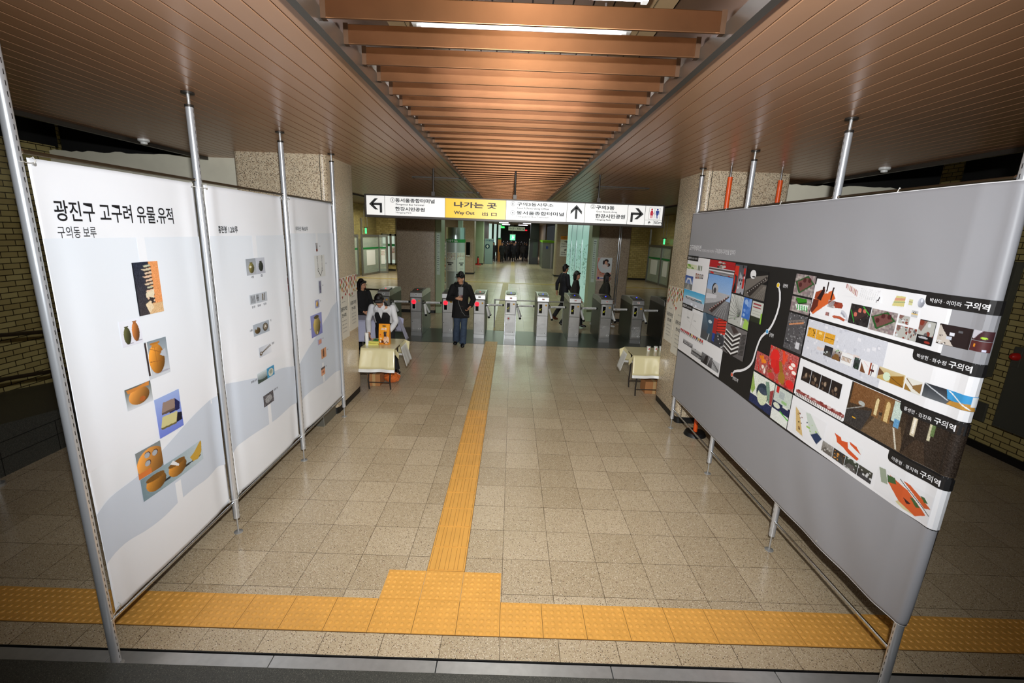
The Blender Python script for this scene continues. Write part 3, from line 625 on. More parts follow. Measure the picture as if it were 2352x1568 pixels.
picture(t1, im, 2.642, 1.028, 2.842, 1.212, SL, 3)
im = Img(96, 30, (120, 142, 150), (192, 206, 212), True)
for cx, w in ((.20, .14), (.53, .15)):
    im.ell(cx+.09, .30, w, .06, (40, 42, 44)); im.ell(cx, .5, w, .38, (196, 132, 50), .5); im.ell(cx-.005, .74, w*.93, .13, (124, 84, 34))
im.pol([(.42, .85), (.47, .95), (.56, .6), (.54, .55)], (232, 232, 232)); im.ell(.86, .30, .10, .06, (44, 46, 48)); im.pol([(.75, .55), (.82, .62), (.90, .80), (.98, 1), (1.0, .9), (.98, .45), (.90, .2), (.80, .26)], (198, 158, 62)); im.noise(3)
picture(t1, im, 2.649, .868, 3.238, 1.026, SL, 3)
# ---------------- banner 2
t2 = left_banner(2, 3.62, 4.81, .312, 2.925, 'middle white banner with six small rows of pictures of finds')
field(t2, 3.623, 4.808, 2.548, 1.35)
hill(t2, 3.622, 4.809, [(3.622, 1.345), (3.677, 1.333), (3.961, 1.279), (4.143, 1.245), (4.4, 1.221), (4.54, 1.208), (4.809, 1.152)], [(3.622, .72), (3.717, .75), (3.94, .755), (4.32, .732), (4.46, .733), (4.678, .741), (4.809, .725)])
slit(t2, 4.185, 4.25, 2.35, 2.548); slit(t2, 4.187, 4.246, .736, .935)
b = MB(); put_text(b, '홍련봉 1.2보루', 3.735, 3.991, 2.570, 2.628, lambda u, v: SL(u, v, 2), INK, .02)
for u0, u1, v, s in ((4.12, 4.16, 2.175, '사발'), (4.27, 4.31, 2.175, '호'), (4.09, 4.14, 1.905, '철기류'), (4.18, 4.23, 1.905, '철촉류'), (4.28, 4.33, 1.905, '철기류'), (4.02, 4.065, 1.70, '시루'), (4.37, 4.395, 1.73, '기'), (4.37, 4.42, 1.50, '철제집게'), (3.96, 4.05, 1.235, '홍련봉 2보루'), (4.335, 4.42, 1.03, '홍련봉 기와')): put_text(b, s, u0, u1, v, v+.022, lambda u, v: SL(u, v, 2), INKG, .02)
b.build('lettering', t2)
im = Img(26, 26, (150, 156, 162), (176, 180, 186)); vase(im, .5, .27, .1, .78, (134, 126, 72)).ell(.4, .5, .12, .06, (220, 214, 190)); picture(t2, im, 4.058, 2.204, 4.21, 2.349, SL, 3)
im = Img(26, 26, (190, 194, 204), (182, 186, 196)); vase(im, .5, .27, .14, .80, (58, 62, 54)); picture(t2, im, 4.214, 2.204, 4.360, 2.349, SL, 3)
im = Img(50, 20, (184, 190, 198));
for x in (.06, .12, .19, .25): im.line(x, .85, x+.02, .12, .012, (50, 48, 46))
for k in range(14): im.line(.36+.02*(k % 7), .9 if k < 7 else .6, .37+.02*(k % 7), .5 if k < 7 else .2, .006, (78, 78, 78))
im.line(.74, .85, .72, .2, .03, (90, 74, 44)).line(.86, .9, .80, .15, .02, (70, 58, 38)).rect(.325, 0, .335, 1, (230, 232, 236)).rect(.655, 0, .665, 1, (230, 232, 236)); picture(t2, im, 4.067, 1.942, 4.351, 2.029, SL, 3)
im = Img(44, 24, (168, 176, 186)); im.ell(.25, .42, .17, .28, (98, 80, 50), .4).pol([(.1, .62), (.42, .9), (.34, .55), (.28, .8), (.2, .5)], (168, 176, 186)).rect(.495, 0, .505, 1, (226, 228, 232)).ell(.74, .5, .17, .36, (84, 76, 64)).ell(.74, .52, .12, .26, (134, 124, 108)).pol([(.66, .4), (.74, .7), (.82, .45), (.74, .5)], (226, 222, 214)); picture(t2, im, 4.074, 1.646, 4.348, 1.755, SL, 3)
im = Img(40, 20, (190, 196, 206), (228, 230, 236), True); im.ell(.14, .35, .11, .2, (84, 64, 40)).ell(.14, .38, .05, .09, (206, 208, 212)).line(.22, .42, .92, .86, .03, (84, 66, 42)).line(.25, .38, .95, .74, .03, (96, 76, 48)); picture(t2, im, 4.131, 1.431, 4.355, 1.526, SL, 3)
im = Img(50, 22, (212, 222, 226), (90, 104, 104)); im.put(im.Y < .45-.2*np.sin(im.X*5), (66, 78, 72)).rect(.54, 0, 1, 1, (70, 146, 186)).ell(.78, .45, .16, .38, (200, 202, 188)).ell(.78, .5, .10, .2, (150, 156, 140)); im.noise(8); picture(t2, im, 4.062, 1.195, 4.377, 1.294, SL, 3)
im = Img(34, 24, (70, 66, 70)); im.noise(46).ell(.5, .5, .34, .32, (150, 150, 152)).noise(34); picture(t2, im, 4.123, .938, 4.317, 1.052, SL, 3)
# ---------------- banner 3
t3 = left_banner(3, 4.94, 6.125, .316, 2.94, 'farthest white banner, next to the column, with an outlined bridle and a tall jar')
field(t3, 4.943, 6.123, 2.566, 1.30)
hill(t3, 4.942, 6.124, [(4.942, 1.13), (5.034, 1.191), (5.195, 1.273), (5.362, 1.337), (5.604, 1.463), (5.796, 1.548), (5.933, 1.625), (6.124, 1.672)], [(4.942, .70), (5.1, .735), (5.3, .74), (5.57, .72), (5.806, .731), (5.973, .732), (6.124, .708)])
slit(t3, 5.542, 5.60, 2.455, 2.566); slit(t3, 5.515, 5.562, .727, .980)
b = MB(); put_text(b, '아차산 제4보루', 5.064, 5.345, 2.592, 2.640, lambda u, v: SL(u, v, 2), INK, .012)
for u, v in ((5.63, 2.405), (5.81, 2.19), (5.65, 1.93), (5.55, 1.75), (5.235, 1.46), (5.57, 1.275), (5.69, 1.10), (5.62, .90)): put_text(b, '토기', u, u+.035, v, v+.018, lambda u, v: SL(u, v, 2), INKG, .02)
b.build('lettering', t3)
im = Img(18, 24, (232, 234, 236)); im.rect(.15, 0, .38, 1, (50, 44, 42)).rect(.62, 0, .85, 1, (50, 44, 42)).rect(.15, 0, .85, .3, (120, 44, 36)); picture(t3, im, 5.516, 2.357, 5.585, 2.454, SL, 3)
im = Img(44, 50, (222, 224, 222))
for sx in (-1, 1):
    x = .5+sx*.22; im.ell(x, .90, .05, .07, (60, 60, 60)).ell(x, .90, .03, .045, (222, 224, 222)).line(x, .83, x-sx*.02, .42, .012, (60, 60, 60)).ell(x-sx*.03, .34, .06, .08, (60, 60, 60)).ell(x-sx*.03, .34, .035, .05, (222, 224, 222)).line(x-sx*.05, .27, .5, .06, .018, (60, 60, 60))
picture(t3, im, 5.455, 2.048, 5.778, 2.310, SL, 3)
im = Img(14, 26, (200, 206, 212)); im.rect(.25, .05, .75, .95, (110, 108, 134)).rect(.35, .3, .6, .6, (78, 76, 98)); picture(t3, im, 5.528, 1.847, 5.630, 2.009, SL, 3)
im = Img(22, 20, (156, 160, 196)); vase(im, .5, .28, .12, .85, (222, 176, 92)); picture(t3, im, 5.413, 1.690, 5.526, 1.786, SL, 3)
im = Img(40, 36, (146, 150, 200), (126, 128, 186)); im.ell(.52, .46, .30, .42, (184, 164, 98), .55).ell(.5, .86, .22, .08, (92, 80, 50)).ell(.52, .13, .05, .07, (214, 200, 150)).line(.22, .6, .18, .48, .02, (150, 130, 70)).line(.8, .62, .85, .5, .02, (150, 130, 70)); picture(t3, im, 5.267, 1.357, 5.580, 1.623, SL, 3)
im = Img(16, 12, (176, 164, 196)); im.rect(.2, .15, .95, .8, (206, 146, 120)); picture(t3, im, 5.426, 1.231, 5.541, 1.300, SL, 3)
im = Img(20, 20, (206, 150, 112)); im.rect(.3, .2, .6, .8, (120, 82, 60)).rect(.4, .1, .55, .95, (90, 66, 52)).noise(14); picture(t3, im, 5.504, 1.033, 5.660, 1.156, SL, 3)
im = Img(20, 18, (216, 158, 124)); im.rect(0, .75, 1, 1, (96, 80, 78)).ell(.5, .4, .25, .14, (160, 104, 80)).noise(16); picture(t3, im, 5.468, .823, 5.592, .926, SL, 3)
# ================================================================== the grey banner
tR = thing('exhibition_banner', 'wide grey banner on the right with rows of design pictures on a black field', 'banner', (2.34, 4.2, .5))
sheet(SR, 6.17, 2.165, .498, 2.985, 220, 110, CLOTHG, tR)
def sr(l): return lambda u, v: SR(u, v, l)
def flat(b, material, u0, v0, u1, v1, layer, rad=0, corner=None):
    """rectangle on the grey banner; u0 is the far (left as read) side"""
    b.m(material); nu = max(2, int(abs(u1-u0)/.05)); lo = lambda u: v0
    if rad:                                            # one rounded corner at bottom left
        lo = lambda u: v0+rad-math.sqrt(max(0, rad*rad-max(0, rad-(u0-u))**2)) if u0-u < rad else v0
        dense_poly(b, SR, layer, u0, u0-rad, lo, lambda u: v1, 8, 2); dense_poly(b, SR, layer, u0-rad, u1, lambda u: v0, lambda u: v1, nu, 2); return
    dense_poly(b, SR, layer, u0, u1, lo, lambda u: v1, nu, 2)
BLK = mat('black_banner_print', (20, 18, 18), .6); PWH = mat('white_banner_print', (232, 232, 234), .6)
b = MB(); flat(b, BLK, 6.195-.03, 1.168, 5.0, 2.458, 1)
b = MB(); bot = interp([(3.52, 1.150), (4.80, 1.170), (6.165, 1.172)])
b.m(BLK); dense_poly(b, SR, 1, 6.165, 2.170, lambda u: 1.150+.01*math.sin(u*3) if u < 5 else 1.158, lambda u: 2.450-.028*max(0, min(1, (3.6-u)/1.1)), 90, 12); b.build('black_field', tR)
for q in ((6.160, 1.815, 5.482, 2.440), (6.160, 1.182, 4.85, 1.800), (3.512, 2.113, 2.170, 2.405), (3.512, 1.795, 2.170, 2.092), (3.520, 1.480, 2.170, 1.775), (3.524, 1.160, 2.170, 1.462)): b = MB(); flat(b, PWH, *q, 2); b.build('white_panel', tR)      # the two white posters
b = MB(); flat(b, CLOTHG, 2.386, 2.104, 2.170, 2.405, 2.5); b.build('grey_patch', tR)
im = Img(90, 30, (204, 206, 214))
for k in range(60): im.rect(*(lambda x, y: (x, y, x+RNG.uniform(.01, .04), y+RNG.uniform(.03, .09)))(RNG.uniform(0, 1), RNG.uniform(0, 1)), (222, 222, 228) if k % 2 else (190, 192, 202))
im.pol([(.2, .30), (.75, .45), (.75, .52), (.2, .38)], (216, 200, 194)).noise(3); picture(tR, im, 3.512, 1.797, 2.735, 2.090, SR, 3, 'aerial_view')
for q in ((2.547, 2.353, 2.170, 2.425, .028), (2.547, 2.038, 2.170, 2.100, .028), (2.547, 1.722, 2.170, 1.786, .028), (2.547, 1.402, 2.170, 1.470, .028), (6.165, 2.392, 5.812, 2.455, .02), (6.160, 1.765, 5.80, 1.826, .02)):
    b = MB(); flat(b, BLK, *q[:4], 5, q[4]); b.build('name_tag', tR)      # black tags with a rounded corner
def line_on(parent, body, u0, u1, v0, v1, fn, mt, bold=0., name='lettering'): b = MB(); put_text(b, body, u0, u1, v0, v1, fn, mt, bold); return b.build(name, parent)
for nm_, v in (('박상아 · 이미라', 2.371), ('박상헌 · 최수정', 2.055), ('홍성민 · 김진욱', 1.737), ('이윤원 · 정지혁', 1.418)):
    line_on(tR, nm_, 2.517, 2.345, v, v+.024, sr(6), INKW, .005); line_on(tR, '구의역', 2.333, 2.222, v-.003, v+.033, sr(6), INKW, .018)
for a_ in (('강변역', 6.14, 6.03, 2.408, 2.440, sr(6), INKW, .01), ('이영은 나형재', 6.01, 5.84, 2.412, 2.434, sr(6), INKW), ('건대입구역', 6.14, 6.00, 1.780, 1.812, sr(6), INKW, .01), ('김성민 이진아', 5.98, 5.83, 1.784, 1.806, sr(6), INKW),
    ('고구려테마전', 6.140, 5.775, 2.520, 2.592, sr(2), INKW, .02), ('건국대학교 산업디자인학과', 5.755, 5.41, 2.515, 2.548, sr(2), INKW), ('구의로에 디자인을 입히다', 5.385, 4.895, 2.512, 2.566, sr(2), INKW, .004),
    ('강변역', 3.935, 3.868, 2.288, 2.320, sr(3), INKW, .01), ('구의역', 4.015, 3.945, 1.838, 1.876, sr(3), INKW, .01), ('건대입구역', 4.545, 4.43, 1.262, 1.300, sr(3), INKW, .01)): line_on(tR, *a_)
# the subway line drawn in white
pts = [(4.007, 2.298), (3.963, 2.24), (3.943, 2.176), (3.941, 2.12), (3.950, 2.060), (3.968, 2.005), (3.990, 1.955), (4.02, 1.91), (4.055, 1.873), (4.10, 1.838), (4.134, 1.808), (4.160, 1.766), (4.178, 1.716), (4.192, 1.665), (4.202, 1.618), (4.212, 1.565), (4.230, 1.525), (4.262, 1.487), (4.31, 1.45), (4.36, 1.420), (4.42, 1.392), (4.476, 1.374), (4.53, 1.352), (4.569, 1.310)]
b = MB().m(INKW); L = []
for i, (u, v) in enumerate(pts):
    a = pts[max(0, i-1)]; c = pts[min(len(pts)-1, i+1)]; d = Vector((c[0]-a[0], c[1]-a[1])).normalized(); n = Vector((-d.y, d.x))*.0125*(1 if i not in (0, len(pts)-1) else .5)
    L.append((SR(u+n.x, v+n.y, 3), SR(u-n.x, v-n.y, 3)))
b.add([p for q in L for p in q], [(2*i, 2*i+1, 2*i+3, 2*i+2) for i in range(len(L)-1)]); b.build('route_line', tR)
for (u, v), c in (((4.007, 2.298), (236, 196, 40)), ((4.055, 1.873), (84, 164, 216)), ((4.569, 1.304), (220, 78, 40))):
    b = MB(); b.m(INKW).add([SR(u+.025*math.cos(t), v+.023*math.sin(t), 3.4) for t in np.linspace(0, 2*PI, 20)[:-1]], [tuple(range(19))])
    b.m(mat('dot_%d' % c[0], c, .5)).add([SR(u+.020*math.cos(t), v+.018*math.sin(t), 4) for t in np.linspace(0, 2*PI, 20)[:-1]], [tuple(range(19))]); b.build('station_dot', tR)
def pic(im, r, l=4): return picture(tR, im, r[0], r[1], r[2], r[3], SR, l)
# -- left posters
im = Img(30, 12, (190, 200, 140), (220, 222, 200), True); im.blobs(8, .12, [(120, 170, 50), (90, 140, 60)], (0, 0, .6, 1)).noise(12); pic(im, (6.15, 2.285, 5.81, 2.345))
for u in (5.79, 5.75, 5.70): im = Img(5, 12, (110, 120, 90)); pic(im, (u, 2.285, u-.025, 2.345))
for i, c in enumerate(((130, 60, 40), (150, 90, 60), (110, 110, 110), (80, 80, 90))): im = Img(10, 12, c); im.rect(.25, .3, .75, .8, (200, 190, 180)); pic(im, (5.835-.06*i, 2.18+.004*i, 5.79-.06*i, 2.245))
im = Img(36, 34, (50, 80, 150), (200, 210, 226)); im.rect(0, 0, 1, .42, (120, 122, 120)).pol([(.1, .42), (.3, .85), (.7, .85), (.95, .42), (.8, .42), (.6, .72), (.35, .72), (.2, .42)], (216, 218, 222)).pol([(.2, 0), (.45, .4), (.55, .4), (.8, 0)], (160, 160, 156)); pic(im, (6.165, 2.018, 5.90, 2.195))
im = Img(60, 34, (70, 168, 216), (196, 224, 236)); im.rect(0, 0, 1, .40, (190, 196, 206)).pol([(.08, .52), (.2, .62), (.85, .60), (.92, .46), (.1, .42)], (216, 220, 226)).pol([(.1, .52), (.9, .5), (.9, .46), (.1, .47)], (34, 34, 40)).pol([(.12, .44), (.92, .42), (.92, .38), (.12, .40)], (34, 34, 40)).rect(.4, .02, .5, .2, (226, 232, 244)).rect(.62, .02, .7, .16, (226, 232, 244)).noise(4); pic(im, (6.162, 1.826, 5.482, 2.014))
im = Img(60, 26, (176, 30, 36));
for k in range(7): im.rect(0, .1+.12*k, 1, .125+.12*k, (150, 22, 30))
im.blobs(14, .07, [(190, 186, 180), (60, 56, 52), (130, 126, 120)], (.38, .2, .62, .95), 1.6).rect(0, 0, 1, .1, (200, 200, 204)); pic(im, (5.480, 2.345, 4.852, 2.438))
im = Img(60, 16, (70, 66, 66), (150, 150, 154)); im.rect(0, .5, 1, .72, (214, 214, 218)).blobs(6, .04, [(206, 34, 34)], (.1, 0, 1, .3), 2.); pic(im, (5.470, 2.282, 4.852, 2.345))
def tubeway(w, h, sky0, sky1, ground, tubec):
    im = Img(w, h, sky0, sky1); im.rect(0, 0, 1, .44, ground); im.pol([(0, .62), (.42, .60), (.98, .60), (.9, .52), (.45, .34), (0, .22)], tubec)
    im.pol([(0, .5), (.45, .52), (.45, .44), (0, .36)], tuple(int(c*1.18) if c < 210 else 250 for c in tubec)).ell(.33, .66, .11, .14, (30, 28, 30)).ell(.37, .65, .11, .13, tubec).ell(.35, .62, .055, .07, (70, 70, 74))
    im.pol([(.2, .12), (.9, .56), (.96, .56), (.34, .05)], (64, 52, 50))
    for k in range(9): im.ell(.26+.075*k, .13+.05*k, .02, .018, (206, 200, 196)).ell(.24+.075*k, .10+.052*k, .014, .012, (150, 40, 36))
    for k in range(5): im.line(.45+.1*k, 0, .8+.03*k, .42, .006, (170, 170, 170))
    return im.noise(4)
pic(tubeway(60, 66, (120, 164, 220), (196, 206, 220), (112, 112, 114), (176, 176, 180)), (5.462, 1.817, 4.853, 2.276))
im = Img(30, 40, (80, 80, 86), (120, 120, 126)); im.rect(0, 0, .35, .95, (206, 50, 36)).rect(.12, .1, .3, .6, (60, 56, 60)).pol([(.35, 0), (1, 0), (1, .4), (.5, .75)], (160, 160, 166)).rect(.8, .2, .95, .9, (190, 46, 40)).blobs(10, .05, [(220, 220, 222), (40, 40, 44)]).pol([(0, 0), (.25, 0), (.3, .2), (.1, .32)], (30, 28, 30)); pic(im, (4.845, 2.135, 4.600, 2.425))
im = Img(50, 46, (24, 22, 24), (24, 22, 24)); im.rect(0, 0, 1, .55, (98, 92, 86)).pol([(0, .62), (.45, .78), (1, .9), (1, .72), (.4, .3), (0, .2)], (110, 104, 98)).ell(.32, .84, .14, .16, (228, 228, 228)).ell(.36, .76, .08, .03, (30, 28, 28)).pol([(.1, .2), (.95, .85), (1, .8), (.3, .02)], (48, 42, 40))
for k in range(10): im.ell(.18+.08*k, .16+.066*k, .018, .018, (210, 204, 198))
for k in range(5): im.line(.5+.1*k, 0, .9+.02*k, .5, .006, (140, 134, 126))
pic(im, (4.586, 2.128, 4.190, 2.395))
im = Img(50, 44, (206, 208, 204), (176, 178, 172)); im.pol([(.62, 1), (1, 1), (1, .3), (.62, .3)], (60, 110, 190)).blobs(9, .10, [(120, 156, 214), (150, 180, 222), (84, 128, 200)], (.65, .4, 1, .95))
for k in range(7): im.line(.52, .32, -.05+.02*k, .1+.16*k, .007, (54, 60, 54)); im.line(.56, .32, .1+.08*k, 1, .007, (96, 100, 96))
im.rect(.6, .25, 1, .34, (120, 130, 110)).pol([(.75, .0), (1, 0), (1, .25), (.8, .34)], (160, 200, 90)).rect(.62, .08, .68, .34, (236, 236, 236)).blobs(8, .02, [(90, 140, 60), (60, 60, 60)], (.1, .1, .5, .35)); pic(im, (4.840, 1.808, 4.403, 2.117))
im = Img(24, 30, (196, 198, 190)); im.rect(.1, .84, .8, .9, (150, 60, 70)).rect(.1, .68, .8, .74, (150, 60, 70)).rect(.88, 0, 1, .5, (140, 196, 60)).rect(0, 0, .88, .26, (44, 48, 36)).noise(3)
for k in range(5): im.rect(.1, .32+.07*k, .8, .335+.07*k, (150, 152, 146))
pic(im, (4.388, 1.912, 4.185, 2.108))
im = Img(60, 44, (96, 120, 140), (60, 60, 66)); im.rect(0, 0, .5, .34, (78, 80, 84)).pol([(.1, 1), (.3, .55), (.25, .3), (.4, .25), (.5, .6), (.55, 1)], (60, 84, 104)).ell(.35, .75, .08, .06, (190, 206, 214)).rect(.66, .5, 1, 1, (206, 54, 40)).rect(.5, .4, .68, .95, (170, 44, 40))
for k in range(5): im.line(.66, .5+.1*k, 1, .62+.1*k, .012, (40, 28, 28))
im.rect(.52, .1, .62, .4, (44, 70, 150)).rect(.62, .1, 1, .42, (60, 60, 66)).blobs(14, .03, [(210, 210, 210), (30, 30, 30)], (.6, 0, 1, .5)).line(.32, .0, .38, .3, .015, (200, 204, 206)); pic(im, (5.465, 1.50, 4.857, 1.812))
im = Img(50, 46, (112, 108, 108), (96, 92, 92))
for k in range(5):
    y = .78-.15*k; im.line(.03, y, .42, y-.24+.1, .028, (228, 228, 226)); im.line(.42, y-.14, .70, y+.06, .028, (228, 228, 226)); im.line(.05, y-.05, .42, y-.2, .03, (38, 32, 32)); im.line(.42, y-.2, .7, y-.0, .03, (38, 32, 32))
for k in range(16): im.line(.76+.013*(k % 4), .15+.045*k, .96, .2+.045*k, .012, (36, 34, 34))
im.pol([(.2, .96), (.4, 1), (.62, .86), (.42, .74)], (70, 58, 56)).noise(5); pic(im, (4.855, 1.490, 4.400, 1.795))
im = Img(60, 40, (226, 226, 226)); im.line(.3, 1, .35, .5, .006, (180, 180, 182)).line(.35, .5, .9, .2, .005, (190, 190, 192)).line(.6, .95, .5, .1, .006, (186, 186, 188)).ell(.35, .62, .07, .04, (170, 172, 172)).ell(.7, .6, .06, .03, (170, 172, 172)).ell(.7, .6, .03, .015, (220, 220, 220)); pic(im, (6.15, 1.50, 5.49, 1.76), 3)
im = Img(84, 26, (226, 226, 226))
for k in range(14): x = .04+.068*k; c = [(170, 30, 36), (196, 44, 40), (60, 40, 40), (200, 170, 60)][k % 4] if k > 4 else (176, 30, 38); im.rect(x, .35, x+.05, .78, c).line(x+.01, .35, x-.01, .08, .008, (70, 50, 50)).line(x+.04, .35, x+.06, .08, .008, (70, 50, 50))
im.rect(0, 0, 1, .06, (210, 210, 212)); pic(im, (6.163, 1.425, 5.352, 1.495))
im = Img(30, 20, (190, 190, 192), (60, 56, 58)); im.ell(.5, .45, .4, .3, (150, 150, 154)).ell(.5, .45, .2, .16, (60, 60, 64)).line(.1, .2, .9, .7, .03, (206, 206, 208)); pic(im, (5.993, 1.305, 5.66, 1.362))
im = Img(36, 26, (206, 206, 206), (96, 96, 98)); im.rect(.1, .4, .9, .6, (60, 60, 62)).blobs(8, .05, [(40, 40, 44), (220, 220, 222)]); pic(im, (5.69, 1.235, 5.30, 1.325))
im = Img(30, 30, (120, 120, 122), (60, 58, 60)); im.pol([(.2, 0), (.4, .9), (.6, .95), (.55, 0)], (40, 36, 38)).line(.6, 0, .8, 1, .02, (180, 180, 182)); pic(im, (5.36, 1.222, 5.05, 1.345))
im = Img(24, 26, (196, 198, 200), (150, 152, 154)); im.line(.0, .8, .95, .2, .05, (60, 60, 62)).line(0, .62, .9, .1, .03, (90, 90, 92)); pic(im, (5.05, 1.222, 4.865, 1.335))
# -- middle pictures
PAVE = [(150, 140, 136), (126, 116, 116), (168, 158, 152), (140, 120, 122)]
def park(w, h, dark=False):
    im = Img(w, h, (130, 122, 120)); im.bricks(14, 10, PAVE if not dark else [(40, 36, 36), (30, 26, 28), (50, 46, 46)])
    im.pol([(.02, .62), (.62, .98), (.98, .62), (.30, .06)], (40, 84, 40) if not dark else (40, 30, 30)).pol([(.12, .62), (.60, .88), (.88, .62), (.34, .18)], (112, 70, 66) if not dark else (60, 44, 42))
    for k in range(7): im.line(.34-.026*k+.1, .2+.06*k, .82-.03*k, .60+.045*k, .004, (96, 58, 56) if not dark else (50, 36, 36))
    for cx, cy in ((.30, .50), (.48, .74), (.72, .76)): im.ell(cx, cy, .08, .11, (74, 32, 32) if not dark else (196, 106, 90))
    if dark: im.line(.05, .66, .30, .12, .02, (40, 150, 50)).line(.62, .95, .96, .62, .02, (50, 180, 60)).ell(.5, .66, .05, .03, (224, 150, 120))
    for cx, cy in ((.3, .1), (.6, .30), (.9, .56)): im.ell(cx, cy, .012, .014, (236, 240, 220))
    return im
pic(park(36, 30), (3.775, 2.253, 3.521, 2.420))
im = Img(34, 24, (150, 144, 140)); im.bricks(10, 8, PAVE).pol([(.2, .95), (.75, .98), (.8, .80), (.38, .62)], (50, 130, 30)).pol([(.2, .92), (.38, .62), (.8, .8), (.8, .72), (.38, .52), (.2, .84)], (24, 60, 20)).pol([(.22, .5), (.38, .55), (.9, .62), (.88, .30), (.4, .14)], (226, 232, 226))
for k in range(5): im.pol([(.32+.12*k, .52), (.37+.12*k, .53), (.42+.12*k, .2), (.36+.12*k, .18)], (60, 160, 80))
pic(im, (3.774, 2.116, 3.524, 2.237))
im = Img(44, 50, (80, 78, 80))
for k in range(150): x, y = RNG.uniform(0, 1, 2); c = RNG.randint(50, 170); im.rect(x, y, x+RNG.uniform(.02, .09), y+RNG.uniform(.01, .05), (c, c, c+2))
im.pol([(.1, .70), (.1, .66), (.85, .80), (.85, .85)], (196, 134, 92)).line(.05, .75, .85, .90, .02, (120, 110, 104)).rect(.05, .16, .35, .22, (50, 50, 54)).rect(.65, .1, .85, .28, (200, 200, 204)).noise(8); pic(im, (3.774, 1.799, 3.527, 2.100))
def flowers(w, h, s):
    im = Img(w, h, (176, 84, 80)); im.noise(30).blobs(int(26*s), .05, [(206, 56, 50), (190, 150, 140), (160, 40, 40), (150, 96, 40)])
    return im
im = flowers(34, 40, 1); im.ell(.55, .72, .10, .2, (230, 128, 30)).ell(.72, .66, .16, .10, (236, 138, 34)).ell(.40, .78, .14, .08, (226, 120, 30)).ell(.66, .36, .10, .10, (240, 226, 214)).ell(.85, .2, .08, .14, (240, 226, 214)).line(.1, .6, .4, .1, .03, (206, 40, 40)); pic(im, (4.165, 1.484, 3.960, 1.668))
im = flowers(56, 54, 2); im.ell(.22, .72, .16, .22, (222, 40, 36)).ell(.34, .45, .12, .20, (206, 34, 34)).ell(.2, .5, .10, .14, (214, 40, 36)).line(.45, .6, .62, .1, .06, (150, 104, 36)).ell(.56, .22, .12, .16, (162, 116, 40)).line(.5, .95, .55, .65, .04, (226, 70, 40)).line(.62, .9, .56, .65, .03, (220, 80, 50))
for cx, cy in ((.80, .62), (.92, .52), (.86, .72)): im.ell(cx, cy, .10, .07, (206, 50, 44)).ell(cx, cy, .075, .05, (244, 232, 224))
im.ell(.86, .16, .14, .12, (216, 40, 40)).ell(.2, .12, .12, .10, (196, 60, 56)); pic(im, (3.955, 1.478, 3.531, 1.776))
im = Img(50, 44, (226, 230, 220)); im.rect(0, .0, 1, .28, (34, 44, 84)).pol([(0, .95), (.2, .5), (.1, .3), (0, .4)], (150, 180, 90)).ell(.55, .5, .28, .30, (40, 56, 70)).ell(.55, .38, .22, .26, (214, 222, 190)).ell(.55, .56, .20, .10, (60, 72, 90)).pol([(.6, .9), (.75, .95), (.95, .4), (.85, .3)], (120, 150, 130)).pol([(.85, .7), (1, .8), (1, .3), (.9, .3)], (150, 60, 60)).noise(14); pic(im, (4.169, 1.172, 3.788, 1.466))
im = Img(34, 44, (196, 206, 198)); im.rect(.1, .82, .25, 1, (196, 40, 36)).rect(.3, .7, .6, .9, (170, 180, 180)).rect(.5, .6, .8, .68, (150, 190, 130)).rect(0, .32, 1, .55, (34, 40, 76)).ell(.25, .45, .2, .08, (214, 220, 200)).rect(0, 0, 1, .32, (226, 230, 224)).line(.5, .34, 1, .24, .02, (90, 190, 60)).rect(.6, .5, .9, .56, (220, 224, 214)).noise(8); pic(im, (3.779, 1.160, 3.528, 1.462))
# -- row 1
im = Img(50, 34, (232, 232, 234)); im.pol([(.02, .08), (.16, 0), (1, .66), (.8, .9), (.05, .5)], (206, 96, 44)).pol([(0, .1), (.1, .05), (.3, .3), (.3, .5), (.05, .52)], (96, 40, 28)).pol([(.08, .55), (.3, .5), (.6, .86), (.45, .9), (.1, .75)], (150, 66, 36)).ell(.42, .92, .05, .06, (40, 22, 22)).pol([(.2, .55), (.4, .9), (.5, .85), (.4, .5)], (40, 22, 22)).line(.82, .6, .84, .98, .03, (40, 22, 22)); pic(im, (3.547-.03, 2.135, 3.270, 2.36))
im = Img(12, 22, (232, 232, 234)); im.ell(.5, .9, .18, .08, (40, 24, 24)).line(.5, .85, .5, .3, .16, (40, 24, 24)).line(.45, .4, .3, 0, .08, (40, 24, 24)); pic(im, (3.392, 2.31, 3.352, 2.395), 5)
im = Img(30, 18, (232, 232, 234)); im.pol([(.02, .75), (.2, .95), (.9, .9), (1, .6), (.95, .2), (.2, .05), (.02, .4)], (150, 62, 42)).pol([(.3, .35), (.5, .3), (.5, .1), (.32, .12)], (226, 216, 210)).pol([(.3, .9), (.7, .9), (.6, .6), (.35, .6)], (120, 46, 34)); pic(im, (3.336, 2.214, 3.181, 2.268))
im = Img(30, 18, (232, 232, 234)); im.pol([(.02, .55), (.15, .9), (.6, 1), (1, .5), (.9, .0), (.7, .15), (.45, .45), (.2, .15)], (176, 84, 56)).pol([(.2, .15), (.45, .45), (.7, .15), (.6, .3), (.4, .3)], (90, 36, 28)); pic(im, (3.270, 2.142, 3.131, 2.170))
im = Img(10, 10, (190, 74, 52)); im.rect(.7, .2, 1, 1, (120, 60, 50)); pic(im, (3.339, 2.152, 3.300, 2.178))
im = Img(30, 20, (232, 232, 234)); im.ell(-.1, -.1, 1.0, .9, (196, 196, 204)).ell(-.1, -.1, .8, .7, (160, 160, 170)).ell(-.1, -.1, .6, .55, (232, 232, 234)); pic(im, (3.19, 2.15, 3.10, 2.235), 3)
im = Img(34, 20, (232, 232, 234));
for k in range(8): im.rect(.05+.11*k, .62-.075*k, .12+.11*k, 1-.06*k, [(170, 110, 110), (206, 176, 170), (190, 150, 130)][k % 3])
